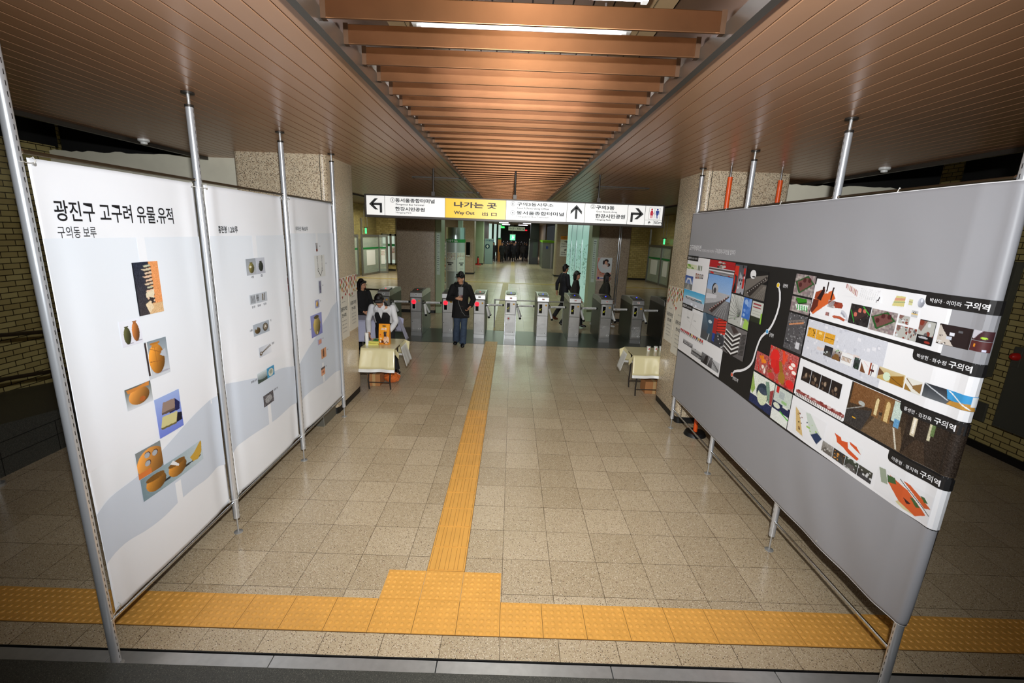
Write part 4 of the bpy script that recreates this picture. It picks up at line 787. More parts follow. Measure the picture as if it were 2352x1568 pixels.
pic(im, (3.196, 2.318, 3.050, 2.400))
im = Img(60, 30, (230, 230, 232))
for k in range(9): im.line(.15+.09*k, .25, .17+.09*k, .85, .004, (176, 178, 182))
for k in range(40): x, y = RNG.uniform(.1, .95), RNG.uniform(.8, 1); im.line(x, y, x+.03, y+.04, .004, (184, 184, 188))
im.line(.4, .3, .95, .55, .004, (176, 178, 180)).line(.4, .2, .95, .45, .004, (176, 178, 180)); pic(im, (3.075, 2.296, 2.875, 2.390), 3)
im = Img(12, 16, (230, 230, 232)); im.ell(.6, .88, .12, .1, (40, 30, 34)).line(.6, .8, .5, .4, .1, (40, 30, 34)).line(.5, .45, .2, .35, .08, (40, 30, 34)).line(.2, .4, .1, 0, .06, (40, 30, 34)); pic(im, (2.896, 2.312, 2.862, 2.352), 5)
im = Img(26, 22, (232, 232, 234)); im.pol([(.2, .95), (.95, 1), (.95, .1), (.0, .0)], (206, 196, 130)).pol([(.15, .75), (.95, .85), (.95, .65), (.1, .5)], (206, 150, 120)).line(.1, .35, .95, .5, .03, (120, 150, 120)); pic(im, (2.772, 2.312, 2.678, 2.378))
im = Img(10, 12, (206, 204, 150)); im.rect(0, .5, 1, .6, (150, 130, 110)); pic(im, (2.655, 2.335, 2.628, 2.368))
im = Img(16, 20, (232, 232, 234)); im.rect(.12, .1, .9, .9, (190, 192, 194)).rect(.12, .4, .9, .55, (220, 190, 120)).ell(.5, .65, .2, .12, (60, 60, 60)).ell(.5, .65, .1, .06, (220, 220, 220)); pic(im, (2.628, 2.266, 2.570, 2.314))
im = Img(18, 18, (232, 232, 234)); im.ell(.55, .45, .42, .5, (176, 180, 192), .3).ell(.6, .7, .15, .2, (216, 220, 228)); pic(im, (2.600, 2.333, 2.548, 2.388))
pic(park(36, 26, True), (3.105, 2.143, 2.918, 2.276)); pic(park(36, 26), (2.912, 2.138, 2.712, 2.273))
def pebbles(w, h):
    im = Img(w, h, (176, 176, 170)); im.pol([(0, 1), (.5, 1), (.2, .5), (0, .6)], (128, 92, 84)).blobs(5, .12, [(128, 54, 40)], (0, 0, 1, 1)).blobs(4, .10, [(206, 210, 214), (96, 92, 92)], (.1, .1, .9, .9)); return im
pic(pebbles(20, 14), (2.699, 2.221, 2.622, 2.269)); pic(pebbles(24, 18), (2.700, 2.137, 2.617, 2.208)); pic(pebbles(18, 18), (2.614, 2.137, 2.553, 2.208))
im = pebbles(26, 26); im.rect(0, 0, 1, .36, (20, 16, 18)).ell(.4, .26, .3, .05, (180, 180, 184)).ell(.7, .1, .18, .05, (150, 50, 40)).rect(0, .96, 1, 1, (20, 18, 18)).rect(.96, 0, 1, 1, (20, 18, 18)); pic(im, (2.551, 2.136, 2.446, 2.270))
im = Img(34, 24, (36, 24, 24)); im.pol([(0, 0), (0, .9), (.04, .95), (.55, 0)], (190, 180, 170)).blobs(14, .03, [(120, 110, 110), (220, 220, 220), (40, 30, 30)], (0, 0, .3, .5)).rect(.36, .5, .5, .66, (216, 216, 224)).rect(.3, .3, .46, .46, (190, 194, 206)).rect(.6, .7, .72, .8, (90, 90, 94)); pic(im, (2.425, 2.162, 2.266, 2.270))
im = Img(18, 12, (66, 36, 40)); im.pol([(0, 1), (.5, 1), (.1, .1), (0, .2)], (200, 196, 206)).ell(.6, .3, .15, .1, (170, 210, 60)); pic(im, (2.263, 2.221, 2.182, 2.271)); im = Img(18, 12, (84, 40, 40)); im.rect(.2, .4, .3, .7, (226, 140, 40)).rect(.65, .05, .8, .25, (206, 206, 226)); pic(im, (2.263, 2.166, 2.182, 2.218))
# -- row 2
im = Img(60, 18, (214, 156, 44)); im.noise(16).rect(.315, 0, .335, 1, (206, 206, 212)).rect(.625, 0, .645, 1, (206, 206, 212)).rect(.645, .47, 1, .52, (110, 76, 20)).blobs(10, .03, [(120, 84, 20)], (0, 0, .3, 1), 2.).rect(.42, .6, .54, .85, (234, 206, 130)); pic(im, (3.492, 1.961, 3.191, 2.032))
def street(w, h, pal):
    im = Img(w, h, pal[0], pal[1]); im.pol([(0, 0), (.3, .55), (.7, .55), (1, 0)], pal[2]).blobs(8, .09, pal[3:], (0, 0, 1, 1)).noise(12); return im
pic(street(26, 20, [(30, 28, 32), (60, 60, 64), (70, 66, 60), (200, 206, 206), (40, 40, 44)]), (3.275, 1.866, 3.185, 1.940)); pic(street(26, 20, [(206, 206, 200), (60, 40, 40), (120, 84, 44), (60, 40, 50), (110, 160, 100)]), (3.183, 1.864, 3.096, 1.940))
im = Img(30, 20, (226, 226, 226));
for k in range(7): im.rect(.08+.12*k, .25, .13+.12*k, .62, (150, 110, 64))
im.rect(.05, .62, .95, .66, (90, 80, 70)); pic(im, (3.092, 1.859, 2.985, 1.937))
pic(street(18, 20, [(40, 50, 50), (60, 60, 62), (30, 40, 34), (180, 190, 190), (60, 90, 70)]), (2.970, 1.857, 2.918, 1.933))
im = Img(44, 22, (228, 228, 228)); im.pol([(.08, .8), (.2, .5), (.42, .0), (.08, 0)], (110, 70, 44)).rect(.58, .0, .66, 1, (150, 70, 44)).rect(.66, .35, .85, .5, (70, 20, 24)).rect(.72, .0, .76, .9, (70, 40, 40)).line(.2, .9, .5, .6, .01, (230, 150, 140)); pic(im, (2.916, 1.852, 2.770, 1.934))
im = Img(44, 22, (206, 190, 150), (190, 160, 90)); im.pol([(.45, .5), (.95, .9), (1, 0), (.5, 0)], (150, 104, 30)).pol([(0, .9), (.25, .55), (0, .2)], (110, 76, 50)).ell(.35, .4, .14, .35, (206, 222, 196)).line(.45, .5, 1, .05, .015, (60, 40, 20)); pic(im, (2.757, 1.855, 2.560, 1.932))
im = Img(30, 20, (222, 220, 210)); im.pol([(0, .5), (.3, .2), (.5, 0), (0, 0)], (150, 112, 50)).pol([(.45, .5), (1, .9), (1, .1), (.5, .3)], (140, 106, 60)).line(0, .9, .5, .4, .03, (120, 90, 50)); pic(im, (2.550, 1.852, 2.442, 1.928))
im = Img(56, 22, (40, 44, 50), (96, 100, 104)); im.pol([(.45, 1), (1, 1), (1, .1), (.5, .4)], (60, 150, 206)).pol([(.5, 0), (.55, .3), (.95, .5), (1, 0)], (190, 140, 60)).line(.0, 1, .5, .3, .025, (190, 194, 198)).line(.5, .95, .9, .1, .02, (226, 230, 230)).rect(.9, .3, 1, .95, (226, 230, 232)); pic(im, (2.431, 1.856, 2.170, 1.935))
# -- row 3
for i in range(4): im = Img(20, 20, (34, 26, 24)); im.blobs(5, .12, [(90, 70, 56), (60, 44, 30), (150, 120, 70) if i == 2 else (70, 60, 52)], (.2, .1, .9, .8)).ell(.5, .5, .12, .15, (150, 130, 110)).noise(8); pic(im, (3.464-.111*i, 1.612, 3.464-.111*i-.106, 1.720))
im = Img(110, 20, (230, 230, 230)); im.rect(0, .5, 1, .9, (150, 80, 74)).blobs(30, .03, [(120, 44, 40), (206, 180, 176)], (0, .5, 1, 1), 4.)
for k in range(26): im.rect(.02+.0375*k, .08, .034+.0375*k, .5, (110, 90, 84)); 
im.rect(0, .46, 1, .52, (120, 60, 56)); pic(im, (3.493, 1.474, 2.950, 1.530))
im = Img(120, 50, (40, 30, 22), (84, 66, 46)); im.pol([(.0, .0), (0, .35), (.28, .55), (.2, 0)], (54, 50, 48)).pol([(.2, 0), (.33, .55), (.56, .5), (.62, 0)], (104, 82, 58)).pol([(.02, 1), (.5, 1), (.5, .62), (.28, .6), (.02, .5)], (116, 78, 44))
im.rect(.27, .45, .335, .92, (120, 84, 48)).rect(.29, .5, .32, .80, (216, 198, 150)).ell(.305, .80, .015, .07, (216, 198, 150)).rect(.37, .45, .45, .95, (130, 92, 50)).rect(.39, .46, .43, .82, (206, 180, 124)).ell(.41, .82, .02, .08, (206, 180, 124)).rect(.46, .55, .54, .98, (190, 206, 196)).rect(.49, .45, .54, .62, (96, 150, 190)).line(.5, .42, .56, .02, .008, (206, 200, 184)).line(.0, .32, .18, .56, .005, (170, 170, 166)).ell(.15, .60, .035, .05, (170, 174, 170)).rect(.08, .2, .12, .22, (226, 170, 40))
im.pol([(.60, 0), (.60, .98), (1, .98), (1, 0)], (44, 34, 26)).rect(.645, .45, .68, .9, (206, 194, 166)).rect(.655, .5, .67, .8, (236, 230, 214)).rect(.77, .5, .79, .86, (196, 190, 160)).rect(.785, .6, .81, .88, (96, 116, 70)).rect(.9, .0, .92, .98, (36, 28, 22)).pol([(.6, 0), (.7, .42), (.76, .42), (.8, 0)], (60, 46, 34)).noise(12); pic(im, (2.944, 1.482, 2.170, 1.772))
# -- row 4
im = Img(56, 34, (228, 228, 230)); im.pol([(.0, .95), (.14, .85), (.40, .05), (.16, .1)], (206, 176, 116)).blobs(9, .025, [(120, 60, 30), (60, 40, 24)], (.05, .2, .3, .8)).pol([(.36, .95), (.5, 1), (.96, .4), (.84, .1), (.6, .3)], (196, 206, 196)).pol([(.62, .3), (.84, .1), (.96, .4), (.8, .5)], (40, 56, 90)).blobs(6, .03, [(190, 50, 44), (150, 190, 90), (60, 80, 90)], (.45, .3, .85, .8)); pic(im, (3.460, 1.185, 3.090, 1.400))
im = Img(50, 30, (230, 230, 230)); im.pol([(.0, .95), (.25, .9), (.3, .7), (.5, .85), (.55, .45), (.95, .2), (.9, 0), (.6, .1), (.4, .3), (.15, .4), (.1, .7)], (206, 84, 40)).pol([(.55, .98), (.8, .9), (.98, .55), (.8, .65), (.6, .8)], (206, 84, 40)); pic(im, (3.000, 1.280, 2.735, 1.375))
for i in range(4): pic(street(24, 18, [[(150, 146, 140), (120, 114, 106), (96, 90, 84), (180, 176, 170)], [(40, 36, 34), (96, 84, 70), (60, 60, 58), (206, 140, 60)], [(60, 70, 56), (50, 46, 44), (90, 86, 84), (190, 196, 190)], [(70, 70, 60), (36, 34, 36), (60, 58, 60), (200, 200, 200)]][i]), (3.093-.119*i, 1.191, 3.093-.119*i-.115, 1.268))
im = Img(70, 40, (228, 228, 230)); im.pol([(.02, .95), (.15, 1), (.25, .5), (.12, .45)], (150, 160, 140)).pol([(.25, .9), (.6, .75), (.95, .25), (.8, .0), (.5, .2), (.25, .6)], (206, 92, 46)).pol([(.5, 1), (.62, .98), (1, .55), (.9, .45)], (200, 90, 46)).pol([(.2, .85), (.35, .9), (.40, .7), (.24, .6)], (66, 96, 56)).pol([(.66, .55), (.72, .58), (.84, .38), (.78, .32)], (66, 96, 56)).pol([(.8, .8), (.86, .82), (.94, .68), (.88, .64)], (66, 96, 56)).line(.45, .98, 1, .3, .01, (40, 56, 50)).pol([(.5, .2), (.8, 0), (.62, -.0), (.45, .1)], (206, 196, 150)).pol([(.56, .42), (.7, .34), (.64, .25)], (60, 34, 30)); pic(im, (2.594, 1.178, 2.232, 1.340))
# hooks that hold the cloth to its frame
for u in (5.32, 4.25, 2.97):
    b = MB().m(CLIP); b.tube([(2.352, u, 2.965), (2.372, u, 3.016), (2.386, u, 3.0)], .003, 6); b.build('cord_tie', tR, smooth=True)
for u in (5.45, 4.0, 2.95): MB().m(STEEL).cyl((SR(u, .53, 0).x, u, .53), (SR(u, .53, 0).x-.004, u, .53), .008, n=12).build('grommet', tR, smooth=True)
b = MB().m(INKW); V = [SR(6.17+(2.165-6.17)*i/220, z, 1.2) for i in range(221) for z in (.498, .503)]; b.add(V, [(2*i, 2*i+1, 2*i+3, 2*i+2) for i in range(220)]); b.build('hem', tR); b = MB().m(INKW)
V = [SR(6.17+(2.165-6.17)*i/220, z, 1.2) for i in range(221) for z in (2.981, 2.985)]; b.add(V, [(2*i, 2*i+1, 2*i+3, 2*i+2) for i in range(220)]); b.build('hem', tR)
# ================================================================== the hanging direction sign
SY = 7.10; SFACE = mat('lit_sign_white', (240, 240, 238), .35, emit=(255, 255, 250), es=.20); SYEL = mat('lit_sign_yellow', (246, 196, 20), .35, emit=(250, 196, 20), es=.16); SINK = mat('sign_ink', (16, 16, 16), .5); SGREY = mat('sign_line_grey', (110, 110, 106), .5)
ts = thing('direction_sign', 'long hanging white and yellow station sign with arrows and Korean lettering', 'sign', (0, 7.2, 2.84))
MB().m(DARKM).box(-2.235, SY+.004, 2.822, 2.250, SY+.17, 3.152).build('housing', ts, bevel=.004)
sx = (-2.205, -1.930, -1.030, -.122, .788, 1.054, 1.697, 1.958, 2.222); F = SY; zlo, zhi = 2.856, 3.132
tl = lambda x: 0.
for i in range(8):
    if i != 2: MB().m(SFACE).box(sx[i]+.003, F, zlo, sx[i+1]-.003, F+.01, zhi).build('white_face', ts)
MB().m(SYEL).box(sx[2]+.003, F, zlo, sx[3]-.003, F+.01, zhi).build('yellow_face', ts)
fl = lambda u, v: Vector((u, F-.004, v))
def st(s, u0, u1, v0, v1, bold=.02, m_=SINK): line_on(ts, s, u0, u1, v0, v1, fl, m_, bold)
st('동서울종합터미널', -1.772, -1.185, 3.048, 3.108, .026); st('Dongseoul Bus Terminal', -1.765, -1.345, 3.000, 3.030, .016); st('한강시민공원', -1.775, -1.332, 2.925, 2.983, .026); st('Hangang Park', -1.766, -1.530, 2.884, 2.914, .004)
st('나가는 곳', -.898, -.262, 3.006, 3.090, .03); st('Way Out', -.898, -.590, 2.895, 2.957, .03); st('出 口', -.477, -.258, 2.902, 2.952, .018)
st('구의3동사무소', .038, .584, 3.062, 3.112, .026); st('Guui 3(Sam)-dong Office', .041, .516, 3.010, 3.044, .016); st('동서울종합터미널', .038, .747, 2.936, 2.990, .026); st('Dongseoul Bus Terminal', .042, .511, 2.892, 2.922, .004)
st('구의3동', 1.219, 1.494, 3.054, 3.112, .026); st('Guui 3(sam)-dong', 1.228, 1.534, 3.008, 3.034, .016); st('한강시민공원', 1.218, 1.662, 2.930, 2.990, .026); st('Hangang Park', 1.224, 1.457, 2.890, 2.918, .016); st('50m', 2.104, 2.216, 2.874, 2.918, .01)
for n_, cx, cz in (('3', -1.812, 3.076), ('1', -.021, 3.090), ('4', -.020, 2.960), ('2', 1.172, 3.092)):
    b = MB().m(SINK); R_, r_ = .034, .0295; n = 28
    b.add([fl(cx+q*math.cos(2*PI*k/n), cz+q*math.sin(2*PI*k/n)) for q in (R_, r_) for k in range(n)], [(k, (k+1) % n, (k+1) % n+n, k+n) for k in range(n)])
    hw = .006 if n_ == '1' else .011; put_text(b, n_, cx-hw, cx+hw, cz-.018, cz+.018, fl, SINK, .005); b.build('circled_number', ts)
def arrow_turn(cx, cz, s, name='arrow'):              # s=-1 turns left, 1 turns right
    b = MB().m(SINK); q = lambda pts: b.add([fl(cx+s*x, cz+z) for x, z in pts], [tuple(range(len(pts)))])
    q([(.103, .025), (.018, .108), (-.030, .108), (.052, .028)]); q([(.103, .025), (.052, .028), (-.030, -.052), (.018, -.052)]); q([(.06, .044), (-.088, .044), (-.088, .010), (.06, .010)]); q([(-.088, .02), (-.088, -.095), (-.053, -.095), (-.053, .02)])
    b.build(name, ts)
arrow_turn(-2.058, 2.985, -1); arrow_turn(1.832, 2.985, 1)
b = MB().m(SINK); q = lambda pts: b.add([fl(x, z) for x, z in pts], [tuple(range(len(pts)))])
q([(.928, 3.106), (1.012, 3.018), (1.012, 2.972), (.928, 3.056)]); q([(.928, 3.106), (.928, 3.056), (.844, 2.972), (.844, 3.018)]); q([(.911, 3.07), (.945, 3.07), (.945, 2.905), (.911, 2.905)]); b.build('arrow', ts)
b = MB().m(SGREY)
for a, c, d, e in ((1.962, 2.925, 2.220, 2.928), (2.092, 2.858, 2.095, 2.925)): b.box(a, F-.0015, c, d, F, e)
for (x0, z0, x1, z1) in ((2.015, 2.940, 2.180, 3.108),):
    for q4 in ((x0, z0, x1, z0+.003), (x0, z1-.003, x1, z1), (x0, z0, x0+.003, z1), (x1-.003, z0, x1, z1)): b.box(q4[0], F-.0015, q4[1], q4[2], F, q4[3])
b.m(SINK).box(2.096, F-.0015, 2.952, 2.100, F, 3.098); b.build('rules', ts)
b = MB().m(SINK); q([(2.030, 2.914), (2.052, 2.890), (2.044, 2.886), (2.030, 2.900), (2.016, 2.886), (2.008, 2.890)]); q([(2.026, 2.905), (2.034, 2.905), (2.034, 2.868), (2.026, 2.868)]); b.build('small_arrow', ts)
for cx, mt_, nm_ in ((2.056, mat('sign_red', (206, 30, 60), .5), 'woman_symbol'), (2.140, mat('sign_blue', (30, 60, 150), .5), 'man_symbol')):
    b = MB().m(mt_); n = 16; b.add([fl(cx+.013*math.cos(2*PI*k/n), 3.082+.013*math.sin(2*PI*k/n)) for k in range(n)], [tuple(range(n))])
    if nm_[0] == 'w': q([(cx-.013, 3.065), (cx+.013, 3.065), (cx+.029, 3.015), (cx+.022, 3.012), (cx+.012, 3.04), (cx+.023, 2.998), (cx-.023, 2.998), (cx-.012, 3.04), (cx-.022, 3.012), (cx-.029, 3.015)])
    else: q([(cx-.024, 3.065), (cx+.024, 3.065), (cx+.027, 3.010), (cx+.019, 3.010), (cx+.015, 3.045), (cx+.015, 3.0), (cx-.015, 3.0), (cx-.015, 3.045), (cx-.019, 3.010), (cx-.027, 3.010)])
    q([(cx-.014, 3.0), (cx-.003, 3.0), (cx-.003, 2.955), (cx-.013, 2.955)]); q([(cx+.003, 3.0), (cx+.014, 3.0), (cx+.013, 2.955), (cx+.003, 2.955)]); b.build(nm_, ts)
ts.location.z -= .012
for x in (-1.22, .005, 1.26):
    MB().m(DARKM).cyl((x, SY+.09, 3.15), (x, SY+.09, 3.54 if abs(x) > .5 else 3.60), .014).build('hanger_rod', ts, smooth=True); MB().m(DARKM).box(x-.025, SY+.06, 3.15, x+.025, SY+.12, 3.21).build('hanger_bracket', ts)
# ================================================================== ticket gates
LEDR = mat('red_led', (255, 40, 60), .4, emit=(255, 20, 36), es=2.2); LEDB = mat('blue_led', (60, 60, 255), .4, emit=(40, 50, 255), es=6.); LEDY = mat('amber_arrow', (150, 140, 20), .4, emit=(150, 150, 30), es=.5); YST = mat('yellow_sticker', (226, 168, 30), .5); SIDEM = mat('gate_side_panel', (92, 92, 84), .35, .6)
GY = 11.44
def gate(x, lab, closed, emblem=False):
    t = thing('ticket_gate', lab, 'ticket gate', (x, GY, 0), 'ticket gates across the floor')
    MB().m(SIDEM).box(x-.145, GY+.012, .0, x+.145, GY+1.25, .985).build('body', t, bevel=.01)
    MB().m(GATEM).box(x-.147, GY-.004, .0, x+.147, GY+.012, .10).build('plinth', t, bevel=.004)
    d = MB().m(GATEM); d.box(x-.128, GY-.006, .105, x+.128, GY+.012, .630)
    for k in range(-6, 7):                               # embossed diamond lines
        for s_ in (-1, 1):
            a = Vector((x+k*.045-s_*.13, GY-.007, .16)); c = a+Vector((s_*.30, 0, .28))
            pts = [a+(c-a)*q for q in np.linspace(0, 1, 13)]; pts = [p for p in pts if abs(p.x-x) < .12]
            if len(pts) > 1: d.tube([pts[0], pts[-1]], .0022, 4)
    d = d.build('door_panel', t, bevel=.003)
    r = MB().m(GATEM); r.rings([[(x+.0+q*math.cos(2*PI*k/24), GY-zz, .37+q*math.sin(2*PI*k/24)) for k in range(24)] for q, zz in ((.052, .006), (.052, .011), (.044, .011), (.044, .007))], cap=False); r.build('round_emblem', d, smooth=True)
    MB().m(BLACK).cyl((x-.10, GY-.012, .37), (x-.10, GY-.004, .37), .009, n=12).build('lock', d)
    MB().m(WHITE).box(x+.045, GY-.0085, .17, x+.108, GY-.0065, .205).build('maker_label', d); MB().m(BLACK).box(x+.066, GY-.0095, .178, x+.086, GY-.0085, .197).build('maker_mark', d)
    for s_ in (-1, 1): MB().m(CHROME).box(x+s_*.139-.006, GY-.010, .0, x+s_*.139+.006, GY+.012, .985).build('edge_trim', t, bevel=.003)
    MB().m(GATEM).box(x-.128, GY-.005, .638, x+.128, GY+.012, .978).build('display_panel', t, bevel=.003)
    fr = MB().m(WHITEP); fr.box(x-.105, GY-.0085, .690, x-.008, GY-.005, .940); fr = fr.build('display_frame', t); MB().m(BLACKG).box(x-.094, GY-.011, .702, x-.019, GY-.0085, .928).build('display', t, bevel=.001)
    if closed:
        MB().m(LEDR).disc((x-.057, GY-.011, .878), .055, th=.003, n=28).build('no_entry_light', t); MB().m(mat('led_dark', (120, 8, 20), .5)).box(x-.081, GY-.0155, .872, x-.033, GY-.014, .884).build('no_entry_bar', t)
    else:
        b = MB().m(LEDY); q = lambda p: b.prism([(x-.057+a, GY-.0122, .80+c) for a, c in p], (0, .0012, 0)); q([(.028, .032), (.020, .038), (-.020, -.010), (-.012, -.018)]); q([(-.026, .012), (-.018, .012), (-.018, -.024), (-.026, -.024)]); q([(-.026, -.024), (.014, -.024), (.014, -.016), (-.026, -.016)]); b.build('green_arrow', t)
    MB().m(YST).box(x+.058, GY-.007, .885, x+.100, GY-.005, .925).build('yellow_sticker', t); MB().m(WHITE).box(x-.105, GY-.007, .952, x-.035, GY-.005, .966).build('white_label', t)
    # head with the card reader
    b = MB().m(GATEM); pr = [(GY-.012, .99), (GY-.012, 1.005), (GY+.01, 1.105), (GY+.06, 1.13), (GY+.62, 1.15), (GY+1.20, 1.10), (GY+1.25, 1.0), (GY+1.25, .99)]
    b.prism([(x-.15, a, c) for a, c in pr], (.30, 0, 0)); b.build('head', t, bevel=.006)
    b = MB().m(SIDEM); b.prism([(x-.10, GY+.06, 1.132), (x-.12, GY+.20, 1.14), (x-.12, GY+.42, 1.145), (x-.10, GY+.46, 1.145), (x+.10, GY+.46, 1.145), (x+.12, GY+.42, 1.145), (x+.12, GY+.20, 1.14), (x+.10, GY+.06, 1.132)], (0, 0, .018)); b.build('card_reader', t, bevel=.005)
    MB().m(LEDR if closed else LEDB).disc((x, GY+.22, 1.160), .014, (0, 0, 1), .003).build('reader_light', t)
    MB().m(WHITE).box(x-.03, GY-.008, 1.035, x+.035, GY+.006, 1.075).build('ticket_slot_plate', t); MB().m(BLACK if closed else RED).box(x-.02, GY-.0095, 1.047, x+.025, GY-.006, 1.063).build('ticket_slot', t)
    # tripod arms: hub on the right flank, one bar level, two hanging
    hx, hy, hz = x+.165, GY+.20, .835
    MB().m(SIDEM).cyl((x+.14, hy, hz), (hx+.02, hy, hz), .06, n=18).build('hub', t, smooth=True)
    for e, nm_ in (((hx+.44, hy+.02, hz+.005), 'arm'), ((hx+.085, hy-.20, hz-.30), 'arm'), ((hx+.105, hy+.19, hz-.30), 'arm')):
        s_ = Vector((hx, hy, hz)); e = Vector(e); dr = (e-s_).normalized()
        a = MB().m(CHROME).cyl(s_, e, .019, n=14).build(nm_, t, smooth=True)
        MB().m(WHITE).cyl(s_+dr*.05, e-dr*.03, .0275, n=14).build('printed_sleeve', a, smooth=True); MB().m(BLACK).loft([(e-dr*.03, .029, .029), (e, .029, .029), (e+dr*.012, .014, .014)], 14).build('end_cap', a, smooth=True)
        if nm_ == 'arm' and abs(dr.x) > .9:
            b = MB(); put_text(b, '한줄서기 2 안전 탑승', s_.x+.09, e.x-.06, hz-.008, hz+.010, lambda u, v: Vector((u, hy-.029, v)), INK, .02); b.build('lettering', a)
    if emblem:
        MB().m(WHITE).disc((x-.045, GY-.007, .535), .044, th=.002).build('round_sticker', d); MB().m(RED).disc((x-.045, GY-.009, .540), .020, th=.002).build('red_mark', d)
    return t
gx = (-3.20, -2.385, -1.585, -.79, 0.0, .815, 1.625, 2.42, 3.215, 4.02)
glab = ['ticket gate with red light half hidden behind the man in the waistcoat', 'dull grey ticket gate with red light in front of the left pink column', 'ticket gate with red light just left of the walking man in the black coat', 'bright ticket gate with red light just right of the walking man in the black coat', 'brightest ticket gate, with a round red and white sticker on its door, in the middle', 'first ticket gate right of the one with the round sticker', 'second ticket gate right of the stickered one, in front of the walking couple', 'third ticket gate right of the stickered one, by the woman with the scarf', 'fourth ticket gate right of the one with the round sticker, dark sided', 'last ticket gate on the right, partly hidden by the stone column']
for i, x in enumerate(gx): gate(x, glab[i], i < 4, i == 4)
b = MB().m(STEEL); b.tube([(-.45, 12.85, .80), (1.5, 12.85, .80)], .018); b.cyl((-.45, 12.85, 0), (-.45, 12.85, .82), .02); b.cyl((1.5, 12.85, 0), (1.5, 12.85, .82), .02)
tg = thing('low_barrier', 'thin steel barrier rail behind the middle ticket gates', 'barrier', (.5, 12.85, 0)); b.build('rail', tg, smooth=True)
t = thing('side_railing', 'dark double railing left of the ticket gates behind the waistcoat man', 'railing', (-4.2, 12.4, 0))
for z in (1.02, .72): MB().m(RAILM).cyl((-7.4, 12.4, z), (-3.4, 12.4, z), .024, n=12).build('rail', t, smooth=True)
for x in (-7.3, -6, -4.7, -3.45): MB().m(RAILM).cyl((x, 12.4, 0), (x, 12.4, 1.02), .02, n=12).build('post', t, smooth=True)
# ================================================================== tables with cloths
CLGOLD = mat('pale_gold_vinyl_cloth', (222, 212, 166), .24, coat=.4); CLWHT = mat('white_cloth_border', (226, 226, 222), .4); LAV = mat('pale_lavender_cloth', (190, 190, 214), .6)
def table(x0, y0, x1, y1, lab, zt_=.735):
    t = thing('folding_table', lab, 'table', ((x0+x1)/2, (y0+y1)/2, 0)); MB().m(mat('table_top', (120, 100, 80), .5)).box(x0, y0, zt_-.03, x1, y1, zt_).build('tabletop', t)
    for x in (x0+.08, x1-.10):
        for y in (y0+.05, y1-.05): MB().m(DARKM).tube([(x, y, zt_-.03), (x, y, .3), (x-.01, y-.01, .15), (x, y-.0, .0)], .012, 10).build('leg', t, smooth=True)
    for y in (y0+.05, y1-.05): MB().m(DARKM).cyl((x0+.08, y, .12), (x1-.10, y, .12), .008, n=8).build('crossbar', t)
    return t
def cloth(x0, y0, x1, y1, lab, drop_f, drop_s, flare, open_side, cat='tablecloth', zt_=.740, m1=None, border=True):
    """cloth over a table edge; open_side = +1 / -1: the side whose end hangs free"""
    t = thing('tablecloth', lab, cat, ((x0+x1)/2, (y0+y1)/2, zt_)); m1 = m1 or CLGOLD
    MB().m(m1).box(x0-.006, y0-.006, zt_-.003, x1+.006, y1+.006, zt_+.002).build('top_sheet', t, bevel=.004)
    def skirt(p0, p1, nrm, drop, name, amp=.011, n=30, slant=0.):
        p0, p1, nrm = Vector(p0), Vector(p1), Vector(nrm); L_ = (p1-p0).length
        for lo, hi, mt, nm_ in (((0, (.87 if 'side' not in name else .14) if border else 1., m1, name),)+((((.87 if 'side' not in name else .14), 1., CLWHT, name+'_border'),) if border else ())):
            V = []; rows = 8
            for j in range(rows+1):
                f = lo+(hi-lo)*j/rows
                for i in range(n+1):
                    s_ = i/n; k = amp*f*(math.sin(s_*L_*16)+.6*math.sin(s_*L_*29+1.3)); p = p0+(p1-p0)*s_+nrm*(.010+k+flare*f*.5)+(p1-p0).normalized()*slant*f*(s_-.5)*2
                    V.append((p.x, p.y, zt_-f*(drop+.004*math.sin(s_*7))))
            b = MB().m(mt); b.add(V, [(j*(n+1)+i, j*(n+1)+i+1, (j+1)*(n+1)+i+1, (j+1)*(n+1)+i) for j in range(rows) for i in range(n)])
            o = b.build(nm_, t, smooth=True); sm = o.modifiers.new('thickness', 'SOLIDIFY'); sm.thickness = .002
    skirt((x0, y0, 0), (x1, y0, 0), (0, -1, 0), drop_f, 'front_drape', slant=.02)
    xs = x1 if open_side > 0 else x0
    skirt((xs, y0+.30, 0), (xs, y1, 0), (open_side, 0, 0), drop_s, 'side_drape', .010, slant=.03)
    skirt((x0, y1, 0), (x1, y1, 0), (0, 1, 0), drop_f*.9, 'rear_drape')
    # gathered corner fold
    b = MB().m(m1); s_ = open_side; b.prism([(xs, y0, zt_), (xs+s_*.085, y0-.07, zt_-.06), (xs+s_*.075, y0-.055, zt_-.16), (xs+s_*.01, y0-.01, zt_-.10)], (0, .006, 0)); b.prism([(xs, y1, zt_), (xs+s_*.09, y1-.0, zt_-.04), (xs+s_*.07, y1+.01, zt_-.20)], (0, -.006, 0)); b.build('corner_fold', t)
    return t
table(-2.42, 7.30, -1.88, 7.92, 'folding table under the gold cloth by the left stone column')
cloth(-2.425, 7.25, -1.87, 7.95, 'shiny pale gold cloth with white border on the left table', .375, .37, .22, 1)
table(2.12, 7.42, 2.75, 7.98, 'folding table under the gold cloth behind the right stone column')
cloth(2.075, 7.38, 2.80, 7.98, 'shiny pale gold cloth with white border on the right table with paper cups', .355, .36, .22, -1)
table(-3.4, 9.05, -2.36, 9.5, 'table under the lavender cloth behind the waistcoat man', .84)
cloth(-3.45, 9.02, -2.34, 9.52, 'pale lavender cloth hanging behind the waistcoat man', .40, .46, .34, 1, m1=LAV, border=False, zt_=.845)
